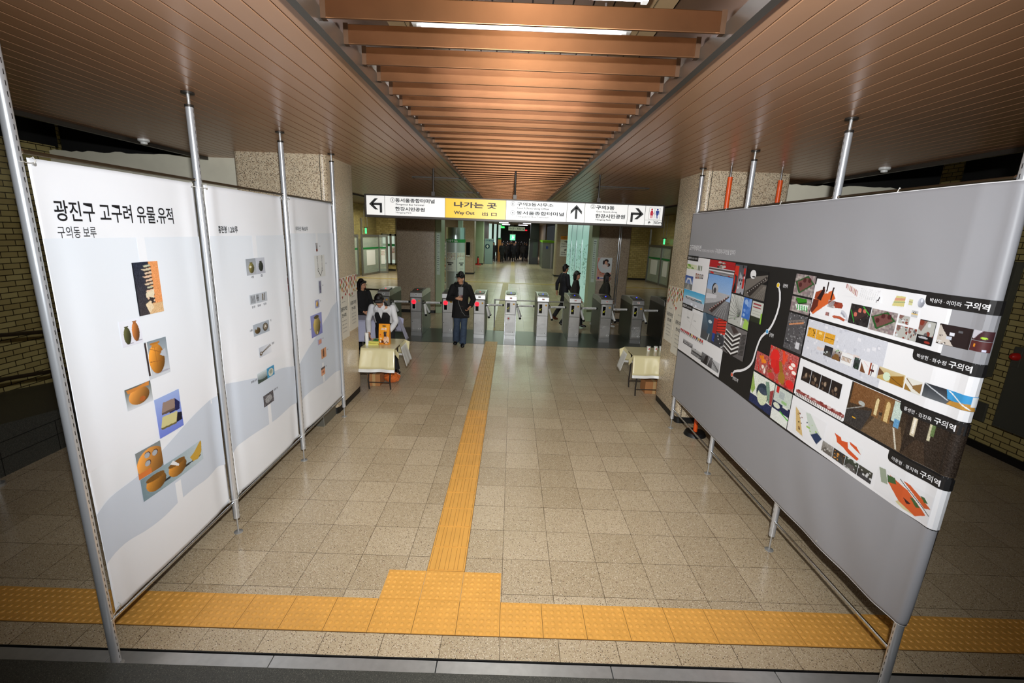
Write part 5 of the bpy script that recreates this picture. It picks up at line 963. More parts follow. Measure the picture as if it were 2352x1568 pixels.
# things on the left table
ZT = .7425
SNO = mat('orange_snack_bag', (240, 150, 20), .35); 
t = thing('snack_bag', 'orange snack bag with a carry handle standing on the left gold tablecloth', 'bag', (-2.11, 7.55, ZT))
b = MB().m(SNO); x0, x1 = -2.205, -2.018; R = []
for z, d, w in ((ZT, .045, 0), (ZT+.02, .052, 0), (ZT+.16, .05, .004), (ZT+.27, .025, .002), (ZT+.335, .004, 0), (ZT+.348, .003, 0)): R.append([(x0+w, 7.55-d, z), (x1-w, 7.55-d, z), (x1-w, 7.55+d, z), (x0+w, 7.55+d, z)])
b.rings(R); b.build('pouch', t, bevel=.006)
def BG(u, v): z = ZT+v; d = np.interp(v, [0, .02, .16, .27, .335, .348], [.045, .052, .05, .025, .004, .003]); return Vector((-2.112+u, 7.55-d-.0022, z))
im = Img(30, 50, (244, 166, 30), (240, 140, 16)); im.ell(.75, .22, .3, .2, (230, 190, 160)).ell(.62, .38, .13, .12, (196, 120, 70)).ell(.62, .44, .14, .08, (60, 30, 20)).ell(.62, .34, .09, .08, (226, 176, 140)).ell(.25, .1, .22, .06, (110, 50, 20)).ell(.2, .3, .12, .05, (236, 206, 150)).ell(.15, .5, .06, .035, (206, 40, 30)).rect(.5, .48, .66, .64, (30, 20, 20)).blobs(10, .05, [(60, 30, 20), (250, 230, 200)], (.05, .02, .9, .2)); 
pb = picture(t, im, -.085, .012, .085, .325, lambda u, v, l: BG(u, v), 1, 'printed_front')
b = MB(); put_text(b, '고소한', -.05, .045, .245, .285, lambda u, v: BG(u, v)+Vector((0, -.0012, 0)), INKW, .03); put_text(b, '참', -.01, .05, .165, .225, lambda u, v: BG(u, v)+Vector((0, -.0012, 0)), INK, .05); b.build('lettering', t)
b = MB().m(BLACK); b.prism([(-2.112+.034*math.cos(a)*(1.0), 7.55-.0175, ZT+.312+.009*math.sin(a)) for a in np.linspace(0, 2*PI, 17)[:-1]], (0, .002, 0)); b.build('handle_hole', t)
t = thing('cup_stack', 'tall stack of white paper cups on the left gold tablecloth', 'paper cups', (-2.375, 7.42, ZT)); b = MB().m(WHITE); b.cyl((-2.375, 7.42, ZT), (-2.375, 7.42, ZT+.215), .026, .032, n=20)
for k in range(9): b.cyl((-2.375, 7.42, ZT+.06+.017*k), (-2.375, 7.42, ZT+.064+.017*k), .033, n=20)
b.build('cups', t, smooth=True)
t = thing('green_box', 'small green and white packet on the left gold tablecloth', 'packet', (-2.29, 7.72, ZT)); MB().m(mat('green_packet', (40, 130, 60), .4)).box(-2.35, 7.66, ZT, -2.23, 7.78, ZT+.03).build('carton', t, bevel=.002); b = MB(); put_text(b, 'A', -2.30, -2.28, 7.70, 7.75, lambda u, v: Vector((u, v, ZT+.031)), INKW, .03); b.build('lettering', t)
YB = mat('yellow_packet', (222, 214, 110), .4)
for k, (cx, cy, a, z) in enumerate(((-2.30, 7.44, .10, 0), (-2.29, 7.47, -.12, .031))):
    b = MB().m(YB); b.xf = Matrix.Translation((cx, cy, ZT+z)) @ Matrix.Rotation(a, 4, 'Z'); b.box(-.11, -.022, 0, .11, .022, .03); o = b.build('biscuit_packet', loc=(cx, cy, ZT+z), bevel=.002)
    tag(o, ['long yellow biscuit packet lying flat on the left gold tablecloth', 'yellow biscuit packet lying on top of the other one'][k], 'packet')
t = thing('clear_tray', 'clear plastic tray on the left gold tablecloth beside the snack bag', 'tray', (-2.19, 7.74, ZT)); MB().m(mat('tray_plastic', (206, 208, 206), .2)).box(-2.215, 7.66, ZT, -2.12, 7.84, ZT+.012).build('base', t, bevel=.003)
CARD = mat('cardboard', (176, 120, 72), .8)
def carton(x0, y0, x1, y1, h, lab):
    t = thing('cardboard_box', lab, 'box', ((x0+x1)/2, (y0+y1)/2, 0)); MB().m(CARD).box(x0, y0, 0, x1, y1, h).build('carton', t, bevel=.004); MB().m(mat('packing_tape', (196, 160, 110), .3)).box((x0+x1)/2-.025, y0-.001, 0, (x0+x1)/2+.025, y1+.001, h+.001).build('tape', t)
carton(-2.415, 7.5, -2.20, 7.85, .21, 'brown cardboard box under the left table'); carton(2.40, 7.6, 2.72, 7.9, .22, 'brown cardboard box under the right table')
t = thing('plastic_bag', 'crumpled orange transparent plastic bag under the left table', 'bag', (-2.04, 7.75, 0)); b = MB().m(mat('orange_film', (214, 110, 50), .12, coat=.6))
R = []
for i in range(9):
    a = PI*(i+.5)/9; R.append([(-2.04+.14*math.sin(a)*math.cos(2*PI*j/22)*RNG.uniform(.8, 1.12), 7.72+.12*math.sin(a)*math.sin(2*PI*j/22)*RNG.uniform(.8, 1.12), .10-.10*math.cos(a)*RNG.uniform(.92, 1.0)) for j in range(22)])
b.rings(R); b.build('film', t)
for k, (cx, cy) in enumerate(((2.425, 7.72), (2.555, 7.74), (2.655, 7.76))):
    t = thing('paper_cup', ['white paper cup on the right gold tablecloth, the one farthest left', 'white paper cup in the middle of the three on the right gold tablecloth', 'white paper cup half hidden by the right stone column'][k], 'cup', (cx, cy, ZT))
    MB().m(WHITE).loft([((cx, cy, ZT), .024, .024), ((cx, cy, ZT+.08), .035, .035), ((cx, cy, ZT+.082), .037, .037), ((cx, cy, ZT+.084), .033, .033), ((cx, cy, ZT+.02), .022, .022)], 22).build('cup_wall', t, smooth=True)
    b = MB().m(RED); b.prism([(cx-.012, cy-.0335, ZT+.03), (cx+.004, cy-.0335, ZT+.03), (cx+.010, cy-.036, ZT+.055), (cx-.004, cy-.036, ZT+.058)], (0, .004, 0)); b.build('printed_mark', t)
# ================================================================== posters on the near columns
POST = mat('poster_paper', (222, 218, 204), .45); TRI = [mat('tri_red', (178, 46, 34), .5), mat('tri_green', (122, 128, 66), .5), mat('tri_orange', (206, 140, 50), .5), mat('tri_brown', (150, 60, 44), .5)]
def festival_poster(lab, x, ya, yb, z0, z1, sgn):
    """ya = left edge as read"""
    t = thing('wall_poster', lab, 'poster', (x, (ya+yb)/2, z0)); W_ = abs(yb-ya); d = 1 if yb > ya else -1; H_ = z1-z0
    fn = lambda u, v: Vector((x+sgn*.0045, ya+d*u, z0+v))
    MB().m(POST).box(min(x, x+sgn*.003), min(ya, yb), z0, max(x, x+sgn*.003), max(ya, yb), z1).build('sheet', t)
    b = MB(); n = 6; s_ = W_/n
    for r in range(6):
        for c in range(n):
            if r > 2 and RNG.rand() < .3+.2*(r-3): continue
            b.m(TRI[(c*2+r*3+RNG.randint(2)) % 4]); u = c*s_; v = H_-.008-r*s_*.80; up = (c+r) % 2
            b.add([fn(u+.003, v), fn(u+s_-.003, v), fn(u+s_/2, v-s_*.72)] if up else [fn(u+s_/2, v-s_*.05), fn(u+.003, v-s_*.76), fn(u+s_-.003, v-s_*.76)], [(0, 1, 2)])
    b.build('triangle_pattern', t)
    b = MB(); cx = W_/2
    put_text(b, '2008 디자인', cx-.07, cx+.07, H_*.60, H_*.60+.014, fn, INKG, .01); put_text(b, '공공디자인', cx-.13, cx+.13, H_*.46, H_*.46+.06, fn, INK, .02); put_text(b, '전시회', cx-.085, cx+.085, H_*.36, H_*.36+.055, fn, INK, .02)
    for k in range(4): put_text(b, ['광진구청 광장', '2008. 10. 24', '구의역 대합실', '건국대학교'][k], cx-.09, cx+.09, H_*(.29-.06*k), H_*(.29-.06*k)+.016, fn, INKG, .01)
    b.build('lettering', t); return t
festival_poster('triangle patterned poster on the left stone column, the half nearer the camera', -2.44, 6.42, 6.81, 1.04, 1.94, 1); festival_poster('triangle patterned poster on the left stone column, the half nearer the table', -2.44, 6.83, 7.22, 1.10, 1.945, 1)
festival_poster('triangle patterned poster on the right stone column, the half nearer the table', 2.50, 7.25, 6.90, 1.08, 1.94, -1); festival_poster('triangle patterned poster on the right stone column, partly behind the grey banner', 2.50, 6.88, 6.45, .96, 1.95, -1)
t = thing('wall_poster', 'red and green triangle poster glimpsed between the second and third white banner', 'poster', (-3.1, 6.215, 1.0)); MB().m(POST).box(-3.35, 6.212, 1.0, -2.65, 6.217, 1.98).build('sheet', t); b = MB()
for r in range(4):
    for c in range(7): b.m(TRI[(r+c) % 4]); b.add([(-3.34+.1*c, 6.2105, 1.96-.1*r), (-3.25+.1*c, 6.2105, 1.91-.1*r), (-3.34+.1*c, 6.2105, 1.86-.1*r)], [(0, 1, 2)])
b.build('triangle_pattern', t)
t = thing('yellow_notice', 'small yellow notice board on the floor side of the left stone column', 'notice', (-3.0, 6.1, 0)); MB().m(DARKM).box(-3.1, 6.06, 0, -2.72, 6.12, .52).build('stand', t); MB().m(mat('yellow_board', (236, 190, 20), .5)).box(-3.12, 6.04, .52, -2.70, 6.08, .72).build('board', t)
b = MB(); put_text(b, '안내', -2.98, -2.82, .57, .67, lambda u, v: Vector((u, 6.0385, v)), INK, .02); b.build('lettering', t)
# ================================================================== the concourse behind the gates
def Q(X, Y): return (780+X/2.94, 420+Y/2.94)
def QY(X, Y, y): return PY(*Q(X, Y), y)
STF = mat('door_frame_steel', (150, 148, 142), .3, .8); GBAND = mat('green_band', (20, 120, 56), .4); PANE = mat('glass_pane', (206, 224, 214), .05, alpha=.28)
t = thing('chrome_post', 'tall chrome post standing in front of the mother and baby poster column', 'post', (3.20, 14.15, 0))
for dx, r in ((0, .022), (.055, .014)): MB().m(CHROME).cyl((3.20+dx, 14.15, 0), (3.20+dx, 14.15, 3.54), r).build('tube', t, smooth=True)
# glass screens at the sides
def glass_screen(lab, posts, ztop, zband, poster=True):
    t = thing('glass_door', lab, 'door', (posts[0][0], posts[0][1], 0))
    for x, y in posts: MB().m(STF).box(x-.05, y-.05, 0, x+.05, y+.05, ztop+(.9 if (x, y) == posts[0] else 0)).build('door_post', t, bevel=.005)
    for (xa, ya), (xb, yb) in zip(posts, posts[1:]):
        d = Vector((xb-xa, yb-ya, 0)); n = Vector((-d.y, d.x, 0)).normalized()*.012
        def slab(z0, z1, th, m_, nm_, a0=0., a1=1., par=None):
            p = [Vector((xa, ya, 0))+d*a0, Vector((xa, ya, 0))+d*a1]; k = n*(th/.012)
            b = MB().m(m_); b.rings([[(p[0]-k)+Vector((0, 0, z)), (p[1]-k)+Vector((0, 0, z)), (p[1]+k)+Vector((0, 0, z)), (p[0]+k)+Vector((0, 0, z))] for z in (z0, z1)]); return b.build(nm_, par or t)
        slab(ztop-.12, ztop, .05, STF, 'header'); slab(0, .12, .03, STF, 'bottom_rail'); slab(.12, ztop-.12, .006, PANE, 'pane'); slab(zband, zband+.10, .010, GBAND, 'green_band')
        if poster:
            o = slab(.55, zband-.06, .012, WHITE, 'glass_poster', .25, .75)
            b = MB()
            for r in range(4):
                for c in range(5):
                    b.m(TRI[(r+c) % 4]); p = Vector((xa, ya, 0))+d*(.28+.09*c)-Vector((0, .02, 0)); z = zband-.12-.07*r; b.add([p+Vector((0, 0, z)), p+d*.06+Vector((0, 0, z-.03)), p+Vector((0, 0, z-.06))], [(0, 1, 2)])
            b.build('triangle_pattern', o)
    return t
glass_screen('steel framed glass door with a green band at the far left', [(-8.30, 25.7), (-7.95, 27.7), (-7.52, 27.9)], 2.25, 1.45)
glass_screen('steel framed glass door behind the nearer one at the far left edge', [(-8.5, 23.4), (-8.45, 25.4)], 2.25, 1.45, False)
glass_screen('steel framed glass door with a white curling poster at the far right', [(8.30, 28.4), (8.52, 26.6), (8.60, 25.2)], 2.25, 1.45)
for sx, X0, X1, lab in ((-1, 288, 378, 'steel framed window set in the brick wall at the far left'),):
    a = QY(X0, 548, 29.5); c = QY(X1, 345, 29.5); t = thing('window_1', lab, 'window', (a.x, 29.5, a.z)); w = c.x-a.x
    fr = MB().m(STF)
    for q in ((a.x, a.z, c.x, a.z+.08), (a.x, c.z-.12, c.x, c.z), (a.x, a.z, a.x+.06, c.z), (c.x-.06, a.z, c.x, c.z), (a.x+w*.58, a.z, a.x+w*.58+.12, c.z)): fr.box(q[0], 29.46, q[1], q[2], 29.6, q[3])
    fr.build('window_frame', t); MB().m(mat('lit_window', (190, 206, 196), .3, emit=(206, 226, 214), es=.35)).box(a.x+.05, 29.54, a.z+.05, c.x-.05, 29.56, c.z-.05).build('pane', t)
    MB().m(GBAND).box(a.x+.06, 29.52, a.z+(c.z-a.z)*.60, c.x-.06, 29.54, a.z+(c.z-a.z)*.68).build('green_band', t)
    for u in (.07, .64):
        MB().m(WHITE).box(a.x+w*u, 29.525, a.z+.3, a.x+w*(u+.28), 29.535, a.z+(c.z-a.z)*.58).build('glass_poster', t); b = MB()
        for r in range(4):
            for k in range(4): b.m(TRI[(r+k) % 4]); x = a.x+w*(u+.03+.06*k); z = a.z+(c.z-a.z)*.56-.09*r; b.add([(x, 29.52, z), (x+.06, 29.52, z-.04), (x, 29.52, z-.08)], [(0, 1, 2)])
        b.build('triangle_pattern', t)
def emerg(x, y, z, lab):
    t = thing('hanging_exit_sign', lab, 'exit sign', (x, y, z)); MB().m(DARKM).box(x-.10, y-.03, z+.30, x+.10, y+.03, z+.34).build('bracket', t)
    for d in (-.08, .08): MB().m(STF).cyl((x+d, y, z+.34), (x+d, y, 3.9), .012).build('rod', t)
    MB().m(mat('exit_green_glow', (60, 170, 100), .4, emit=(70, 206, 130), es=1.4)).box(x-.04, y-.03, z, x+.04, y+.03, z+.30).build('lit_face', t)
p = QY(178, 342, 26.); emerg(p.x, 26., p.z, 'small green lit exit sign seen edge on above the far left glass door'); p = QY(2190, 415, 26.); emerg(p.x, 26., p.z, 'small green lit exit sign seen edge on above the far right glass door')
# poster boards beside the left green pilaster
t = thing('poster_stand', 'tall stand of four framed notices beside the left green pilaster', 'notice stand', (-2.20, 16.6, 0)); a = QY(686, 765, 16.6); c = QY(718, 400, 16.6); x0, x1 = a.x, c.x
MB().m(STF).box(x0-.03, 16.6, 0, x1+.02, 16.75, c.z+.02).build('frame', t); MB().m(STF).box(x0-.10, 16.58, 0, x0-.03, 16.8, c.z+.02).build('side_frame', t)
zs = np.linspace(.35, c.z, 5)
for k in range(4):
    im = Img(14, 26, [(226, 224, 196), (206, 190, 140), (216, 206, 160), (226, 224, 200)][k]); im.rect(.15, .1, .85, .25, (150, 130, 90)).rect(.1, .4, .9, .85, [(190, 150, 110), (110, 80, 50), (120, 110, 80), (110, 120, 120)][k]).blobs(5, .1, [(170, 60, 30), (240, 236, 226)], (.1, .1, .9, .9)).noise(8)
    picture(t, im, x0, zs[k]+.02, x1, zs[k+1]-.03, lambda u, v, l: Vector((u, 16.595, v)), 1, 'framed_notice')
# curved drum with posters
yd = 20.2; a = QY(718, 690, yd); c = QY(850, 300, yd); cx = (a.x+c.x)/2; R_ = (c.x-a.x)/2; DR = mat('drum_grey', (176, 184, 184), .35, .2); DS = mat('drum_steel', (186, 200, 200), .25, .85)
t = thing('poster_drum', 'curved grey drum with a green band reading 3번출구 5m and triangle posters', 'drum', (cx, yd, 0)); zb = lambda Y: QY(784, Y, yd-R_).z
def band(z0, z1, m_, nm_, r): return MB().m(m_).cyl((cx, yd, z0), (cx, yd, z1), r, n=40).build(nm_, t, smooth=True)
band(0, zb(402), DR, 'drum_body', R_); band(zb(380), zb(402)-.0 if False else zb(380)+.001, DR, 'drum_lip', R_) if False else None
band(zb(402), zb(380), GREEN, 'green_band', R_+.012); band(zb(380), zb(300), DS, 'steel_hood', R_-.01); band(.02, .16, GREEN, 'green_foot_band', R_+.008)
def DRM(u, v, k=.016): a_ = u/R_; return Vector((cx+(R_+k)*math.sin(a_), yd-(R_+k)*math.cos(a_), v))
b = MB(); put_text(b, '③번출구 5m', -.42, .12, zb(399), zb(383), lambda u, v: DRM(u, v, .018), INKW, .02); b.build('lettering', t)
for u0, u1 in ((-.50, .08), (.11, .52)):
    im = Img(40, 50, (224, 226, 222)); 
    for r in range(5):
        for k in range(8):
            if r > 2 and RNG.rand() < .5: continue
            im.pol([(.03+.12*k, .97-.07*r), (.11+.12*k, .94-.07*r), (.03+.12*k, .90-.07*r)], [(170, 50, 40), (110, 116, 60), (196, 140, 60), (120, 50, 40)][(r+k) % 4])
    im.rect(.2, .42, .8, .48, (90, 90, 92)).rect(.34, .32, .66, .40, (90, 90, 92))
    for k in range(5): im.rect(.28, .08+.045*k, .72, .09+.045*k, (150, 150, 150))
    picture(t, im, u0, zb(598), u1, zb(470), lambda u, v, l: DRM(u, v), 1, 'wrapped_poster')
t = thing('ceiling_duct', 'pale square duct rising from the curved drum', 'duct', (cx+.1, 20.6, zb(300))); MB().m(mat('pale_duct', (190, 206, 190), .4)).box(cx+.06, 20.5, zb(300), cx+.26, 20.7, 3.56).build('casing', t)
# screen on the brown column, green corner column, grey cabinet, extinguisher
a = QY(854, 485, 29.15); c = QY(882, 400, 29.15); t = thing('wall_screen', 'black flat screen on the brown column behind the curved drum', 'screen', (a.x, 29.15, a.z)); MB().m(BLACKG).box(a.x, 29.08, a.z, c.x, 29.19, c.z).build('panel', t, bevel=.01); MB().m(WHITEP).box(a.x, 29.05, a.z-.08, c.x, 29.19, a.z-.03).build('shelf', t)
t = column(-3.25, 38.3, -2.42, 39.0, 'pale green column beyond the curved drum', PALEG, 3.6, .02)
a = QY(966, 545, 39.0); c = QY(1040, 378, 39.0); t = thing('grey_kiosk', 'grey blue kiosk panel with a round white emblem near the far crowd', 'kiosk', ((a.x+c.x)/2, 39, 0)); KG = mat('kiosk_grey', (138, 158, 160), .4)
MB().m(KG).box(-2.36, 39.15, 0, c.x-.06, 39.5, c.z).build('body', t, bevel=.02); e = QY(998, 428, 38.98); MB().m(mat('emblem_teal', (20, 60, 74), .4)).disc((e.x, 39.15, e.z), .20, th=.01).build('emblem', t); b = MB().m(WHITE); b.box(e.x-.03, 39.13, e.z-.12, e.x+.03, 39.14, e.z+.10); b.box(e.x-.11, 39.13, e.z-.02, e.x+.11, 39.14, e.z+.04); b.build('emblem_cross', t)
b = MB(); put_text(b, '119 구조대', e.x-.6, e.x+.5, c.z-.22, c.z-.08, lambda u, v: Vector((u, 39.145, v)), mat('kiosk_ink', (40, 80, 120), .5), .02); b.build('lettering', t)
t = thing('fire_extinguisher', 'small red fire extinguisher on a red stand by the pale green column', 'fire extinguisher', (-2.78, 37.6, 0)); MB().m(RED).loft([((-2.78, 37.6, .08), .08, .08), ((-2.78, 37.6, .5), .08, .08), ((-2.78, 37.6, .58), .03, .03)]).build('cylinder', t, smooth=True); MB().m(BLACK).box(-2.83, 37.57, .58, -2.73, 37.63, .68).build('valve', t); MB().m(RED).box(-3.05, 37.45, 0, -2.55, 37.8, .08).build('stand', t, bevel=.01)
# lit shop fronts left of the crowd and the far end
LITP = mat('lit_pale_panel', (200, 224, 214), .3, emit=(206, 236, 224), es=.5)
for k, (X0, X1, y) in enumerate(((1006, 1030, 44.), (1040, 1062, 46.), (1070, 1090, 49.))):
    a = QY(X0, 420, y); c = QY(X1, 250, y); t = thing('shop_front', ['pale lit shop window left of the far crowd, the nearest of three', 'pale lit shop window left of the far crowd, the middle of three', 'pale lit shop window left of the far crowd, the farthest of three'][k], 'shop front', (a.x, y, 0)); MB().m(LITP).box(a.x, y, .4, c.x, y+.1, 3.4).build('pane', t); MB().m(STF).box(a.x-.04, y-.03, 0, a.x, y+.1, 3.5).build('frame', t); MB().m(STF).box(a.x, y-.02, 0, c.x, y+.1, .4).build('sill', t)
a = QY(1068, 450, 43.); t = thing('orange_sign_box', 'small orange standing sign with green top left of the far crowd', 'sign', (a.x, 43, 0)); MB().m(mat('orange_board', (196, 130, 60), .5)).box(a.x, 43, 0, a.x+.3, 43.1, 2.0).build('board', t); MB().m(GREEN).box(a.x, 42.99, 2.0, a.x+.3, 43.1, 2.15).build('top', t)
LAMPW = mat('far_lamp_diffuser', (250, 250, 255), .4, emit=(240, 240, 255), es=5.)
for k, (X0, X1, y) in enumerate(((1062, 1100, 36.), (1080, 1140, 42.), (1240, 1292, 42.), (1100, 1150, 52.), (1210, 1270, 52.), (1240, 1276, 36.))):
    a = QY(X0, 262, y); c = QY(X1, 262, y); t = thing('ceiling_light', ['far ceiling light over the corridor, front left', 'far ceiling light over the crowd on the left', 'far ceiling light over the crowd on the right', 'farthest ceiling light on the left above the dark exit', 'farthest ceiling light on the right above the dark exit', 'far ceiling light over the corridor, front right'][k], 'ceiling light', ((a.x+c.x)/2, y, 3.5)); MB().m(WHITEP).box(a.x-.03, y-.6, 3.50, c.x+.03, y+.6, 3.56).build('housing', t); MB().m(LAMPW).box(a.x, y-.56, 3.46, c.x, y+.56, 3.50).build('diffuser', t)
y = 40.; a = QY(1140, 320, y); c = QY(1252, 298, y); t = thing('hanging_sign', 'grey hanging direction sign with an arrow above the far crowd', 'sign', ((a.x+c.x)/2, y, a.z)); MB().m(mat('dim_sign', (150, 146, 136), .5)).box(a.x, y, a.z, c.x, y+.15, c.z).build('panel', t)
b = MB(); put_text(b, '타는 곳 ← 화장실', a.x+.08, c.x-.3, a.z+.07, c.z-.08, lambda u, v: Vector((u, y-.005, v)), INK, .02); put_text(b, '→', c.x-.26, c.x-.06, a.z+.08, c.z-.1, lambda u, v: Vector((u, y-.005, v)), INK, .04); b.build('lettering', t)
for x in (a.x+.25, c.x-.6): MB().m(DARKM).cyl((x, y+.07, c.z), (x, y+.07, 3.56), .02).build('rod', t)
y = 34.; a = QY(1150, 386, y); c = QY(1187, 350, y); t = thing('hanging_exit_sign', 'bright green running man exit sign hanging above the far crowd', 'exit sign', ((a.x+c.x)/2, y, a.z)); MB().m(STF).box(a.x-.02, y, c.z, c.x+.02, y+.12, c.z+.05).build('top_cap', t); MB().m(mat('exit_face', (90, 206, 150), .4, emit=(110, 230, 170), es=1.0)).box(a.x, y, a.z, c.x, y+.1, c.z).build('lit_face', t)
b = MB().m(mat('exit_man', (225, 250, 235), .4, emit=(220, 250, 235), es=1.)); x = (a.x+c.x)/2; z = (a.z+c.z)/2; b.disc((x+.02, y-.002, z+.12), .032, th=.002); b.box(x-.03, y-.004, z-.03, x+.04, y, z+.09); b.box(x-.06, y-.004, z-.15, x-.02, y, z-.03); b.box(x+.02, y-.004, z-.10, x+.08, y, z-.05); b.box(x+.04, y-.004, z-.02, x+.10, y, z+.05); b.build('running_man', t); MB().m(STF).cyl((x, y+.05, c.z+.05), (x, y+.05, 3.56), .012).build('rod', t)
b = MB().m(LEDR); b.box(1.5, 59.9, 2.95, 1.75, 59.98, 3.05); tag(b.build('red_light', loc=(1.6, 59.9, 3)), 'tiny red light in the dark exit at the far end', 'light')
b = MB().m(mat('green_glow_small', (60, 200, 80), .4, emit=(60, 220, 90), es=2.)); b.box(-1.7, 58., 3.15, -1.1, 58.1, 3.35).box(-1.5, 58.04, 3.35, -1.47, 58.07, 3.56); tag(b.build('hanging_exit_sign', loc=(-1.4, 58, 3.15)), 'tiny green exit sign at the far end above the crowd', 'exit sign')
# right side: dark kiosk, cabinet with lime top, direction board, lit map wall
a = QY(1278, 520, 41.); c = QY(1345, 385, 41.); t = thing('dark_kiosk', 'dark tall kiosk right of the far crowd', 'kiosk', ((a.x+c.x)/2, 41, 0)); MB().m(mat('dark_kiosk_body', (30, 30, 30), .3)).box(a.x, 41, 0, c.x, 42.2, c.z).build('body', t, bevel=.02); MB().m(mat('kiosk_header', (14, 12, 12), .4)).box(a.x+.05, 41.0, c.z, c.x, 42, 3.5).build('upper_panel', t); MB().m(STF).box(a.x-.06, 40.95, 0, a.x, 41.05, c.z+.1).build('edge_post', t); MB().m(mat('kiosk_glass', (70, 76, 70), .1)).box(a.x+.3, 40.98, .6, c.x-.1, 41.0, c.z-.2).build('window_pane', t)
a = QY(1365, 575, 36.5); c = QY(1452, 392, 36.5); t = thing('grey_cabinet', 'grey steel cabinet with a lime green top near the rounded column', 'cabinet', ((a.x+c.x)/2, 37, 0)); MB().m(mat('cabinet_grey', (120, 122, 112), .35, .3)).box(a.x, 36.6, 0, c.x, 40.5, c.z-.15).build('body', t, bevel=.01); MB().m(mat('lime_top', (130, 190, 40), .4)).box(a.x-.03, 36.55, c.z-.15, c.x+.03, 40.6, c.z).build('lime_top', t, bevel=.01); MB().m(STF).box(c.x-.25, 36.55, 0, c.x-.12, 36.6, c.z-.2).build('chrome_strip', t); MB().m(mat('blue_label', (40, 70, 160), .4)).box(a.x+.25, 36.57, c.z-.62, a.x+.42, 36.6, c.z-.42).build('blue_label', t)
y = 29.65; a = QY(1486, 495, y); c = QY(1552, 360, y); t = thing('direction_board', 'white direction board with orange header and two arrows on the rounded column', 'sign', ((a.x+c.x)/2, y, a.z)); MB().m(WHITE).box(a.x, y, a.z, c.x, y+.04, c.z).build('board', t); MB().m(mat('orange_header', (226, 150, 50), .5)).box(a.x, y-.005, c.z-(c.z-a.z)*.17, c.x, y, c.z).build('header', t)
b = MB(); H = c.z-a.z; fb = lambda u, v: Vector((u, y-.008, v)); put_text(b, '나가는 곳', a.x+.12, c.x-.12, c.z-H*.13, c.z-H*.05, fb, INK, .02); put_text(b, '→', a.x+.24, a.x+.46, c.z-H*.32, c.z-H*.22, fb, INK, .05); put_text(b, '구의3동사무소', a.x+.06, c.x-.08, c.z-H*.42, c.z-H*.36, fb, INK, .02); put_text(b, '동서울종합터미널', a.x+.06, c.x-.05, c.z-H*.53, c.z-H*.47, fb, INK, .02); put_text(b, '←', a.x+.24, a.x+.46, c.z-H*.72, c.z-H*.62, fb, INK, .05); put_text(b, '구의3동', a.x+.06, c.x-.2, c.z-H*.83, c.z-H*.77, fb, INK, .02); put_text(b, '한강시민공원', a.x+.06, c.x-.06, c.z-H*.93, c.z-H*.87, fb, INK, .02); b.build('lettering', t); MB().m(SGREY).box(a.x, y-.004, a.z+H*.42, c.x, y, a.z+H*.425).build('rule', t)
MAPM = mat('lit_map_glass', (168, 204, 200), .3, emit=(170, 220, 214), es=.28); t = thing('lit_map_wall', 'row of four tall pale lit map panels behind the passers-by on the right', 'display wall', (2.82, 20, 0))
MB().m(STF).box(2.84, 17.2, 0, 3.10, 24.2, 3.35).build('cabinet_back', t)
for k in range(4):
    y0 = 17.25+1.72*k; f = MB().m(CHROME); f.box(2.78, y0-.04, .12, 2.84, y0+.02, 3.38); f.build('mullion', t); pn = MB().m(MAPM).box(2.80, y0+.02, .15, 2.84, y0+1.68, 3.30).build('map_panel', t)
    b = MB(); b.m(mat('map_ink_teal', (70, 150, 150), .5))
    for q in range(60): u = y0+RNG.uniform(.15, 1.3); v = RNG.uniform(.6, 2.0); b.box(2.797, u, v, 2.80, u+RNG.uniform(.02, .10), v+RNG.uniform(.01, .04))
    b.m(mat('map_ink_green', (80, 130, 90), .5))
    for q in range(30): u = y0+RNG.uniform(.15, 1.3); v = RNG.uniform(.8, 2.3); b.box(2.7965, u, v, 2.80, u+RNG.uniform(.03, .09), v+RNG.uniform(.02, .08))
    b.build('map_print', pn)
# mother and baby poster (a plain health poster)
y = 14.405; a = QY(1730, 660, y); c = QY(1843, 506, y); t = thing('wall_poster', 'pink and white poster of a mother holding a baby on the pink column', 'poster', ((a.x+c.x)/2, y, a.z)); MB().m(WHITE).box(a.x, y, a.z, c.x, y+.012, c.z).build('sheet', t)
im = Img(50, 66, (232, 170, 148), (236, 182, 160)); im.ell(.62, .70, .62, .42, (226, 110, 80)).ell(.64, .71, .60, .41, (226, 232, 230)).rect(.12, .97, .99, .99, (226, 226, 224)).ell(.62, .86, .15, .09, (44, 26, 24)).ell(.44, .80, .07, .10, (44, 26, 24)).ell(.60, .79, .10, .08, (226, 170, 140)).ell(.78, .70, .12, .075, (70, 44, 36)).ell(.72, .69, .05, .045, (230, 180, 150)).pol([(.3, .66), (.45, .72), (.62, .68), (.85, .56), (.7, .52), (.4, .56)], (236, 226, 220)).rect(.15, .32, .6, .345, (150, 80, 50)).rect(.62, .31, .85, .35, (226, 100, 60)).rect(.2, .24, .7, .265, (150, 80, 50)).rect(.1, .06, .62, .16, (240, 240, 244)).ell(.14, .11, .08, .055, (96, 60, 150)).rect(.26, .09, .58, .12, (60, 60, 110)); picture(t, im, a.x+.01, a.z+.01, c.x-.01, c.z-.01, lambda u, v, l: Vector((u, y-.003, v)), 1)
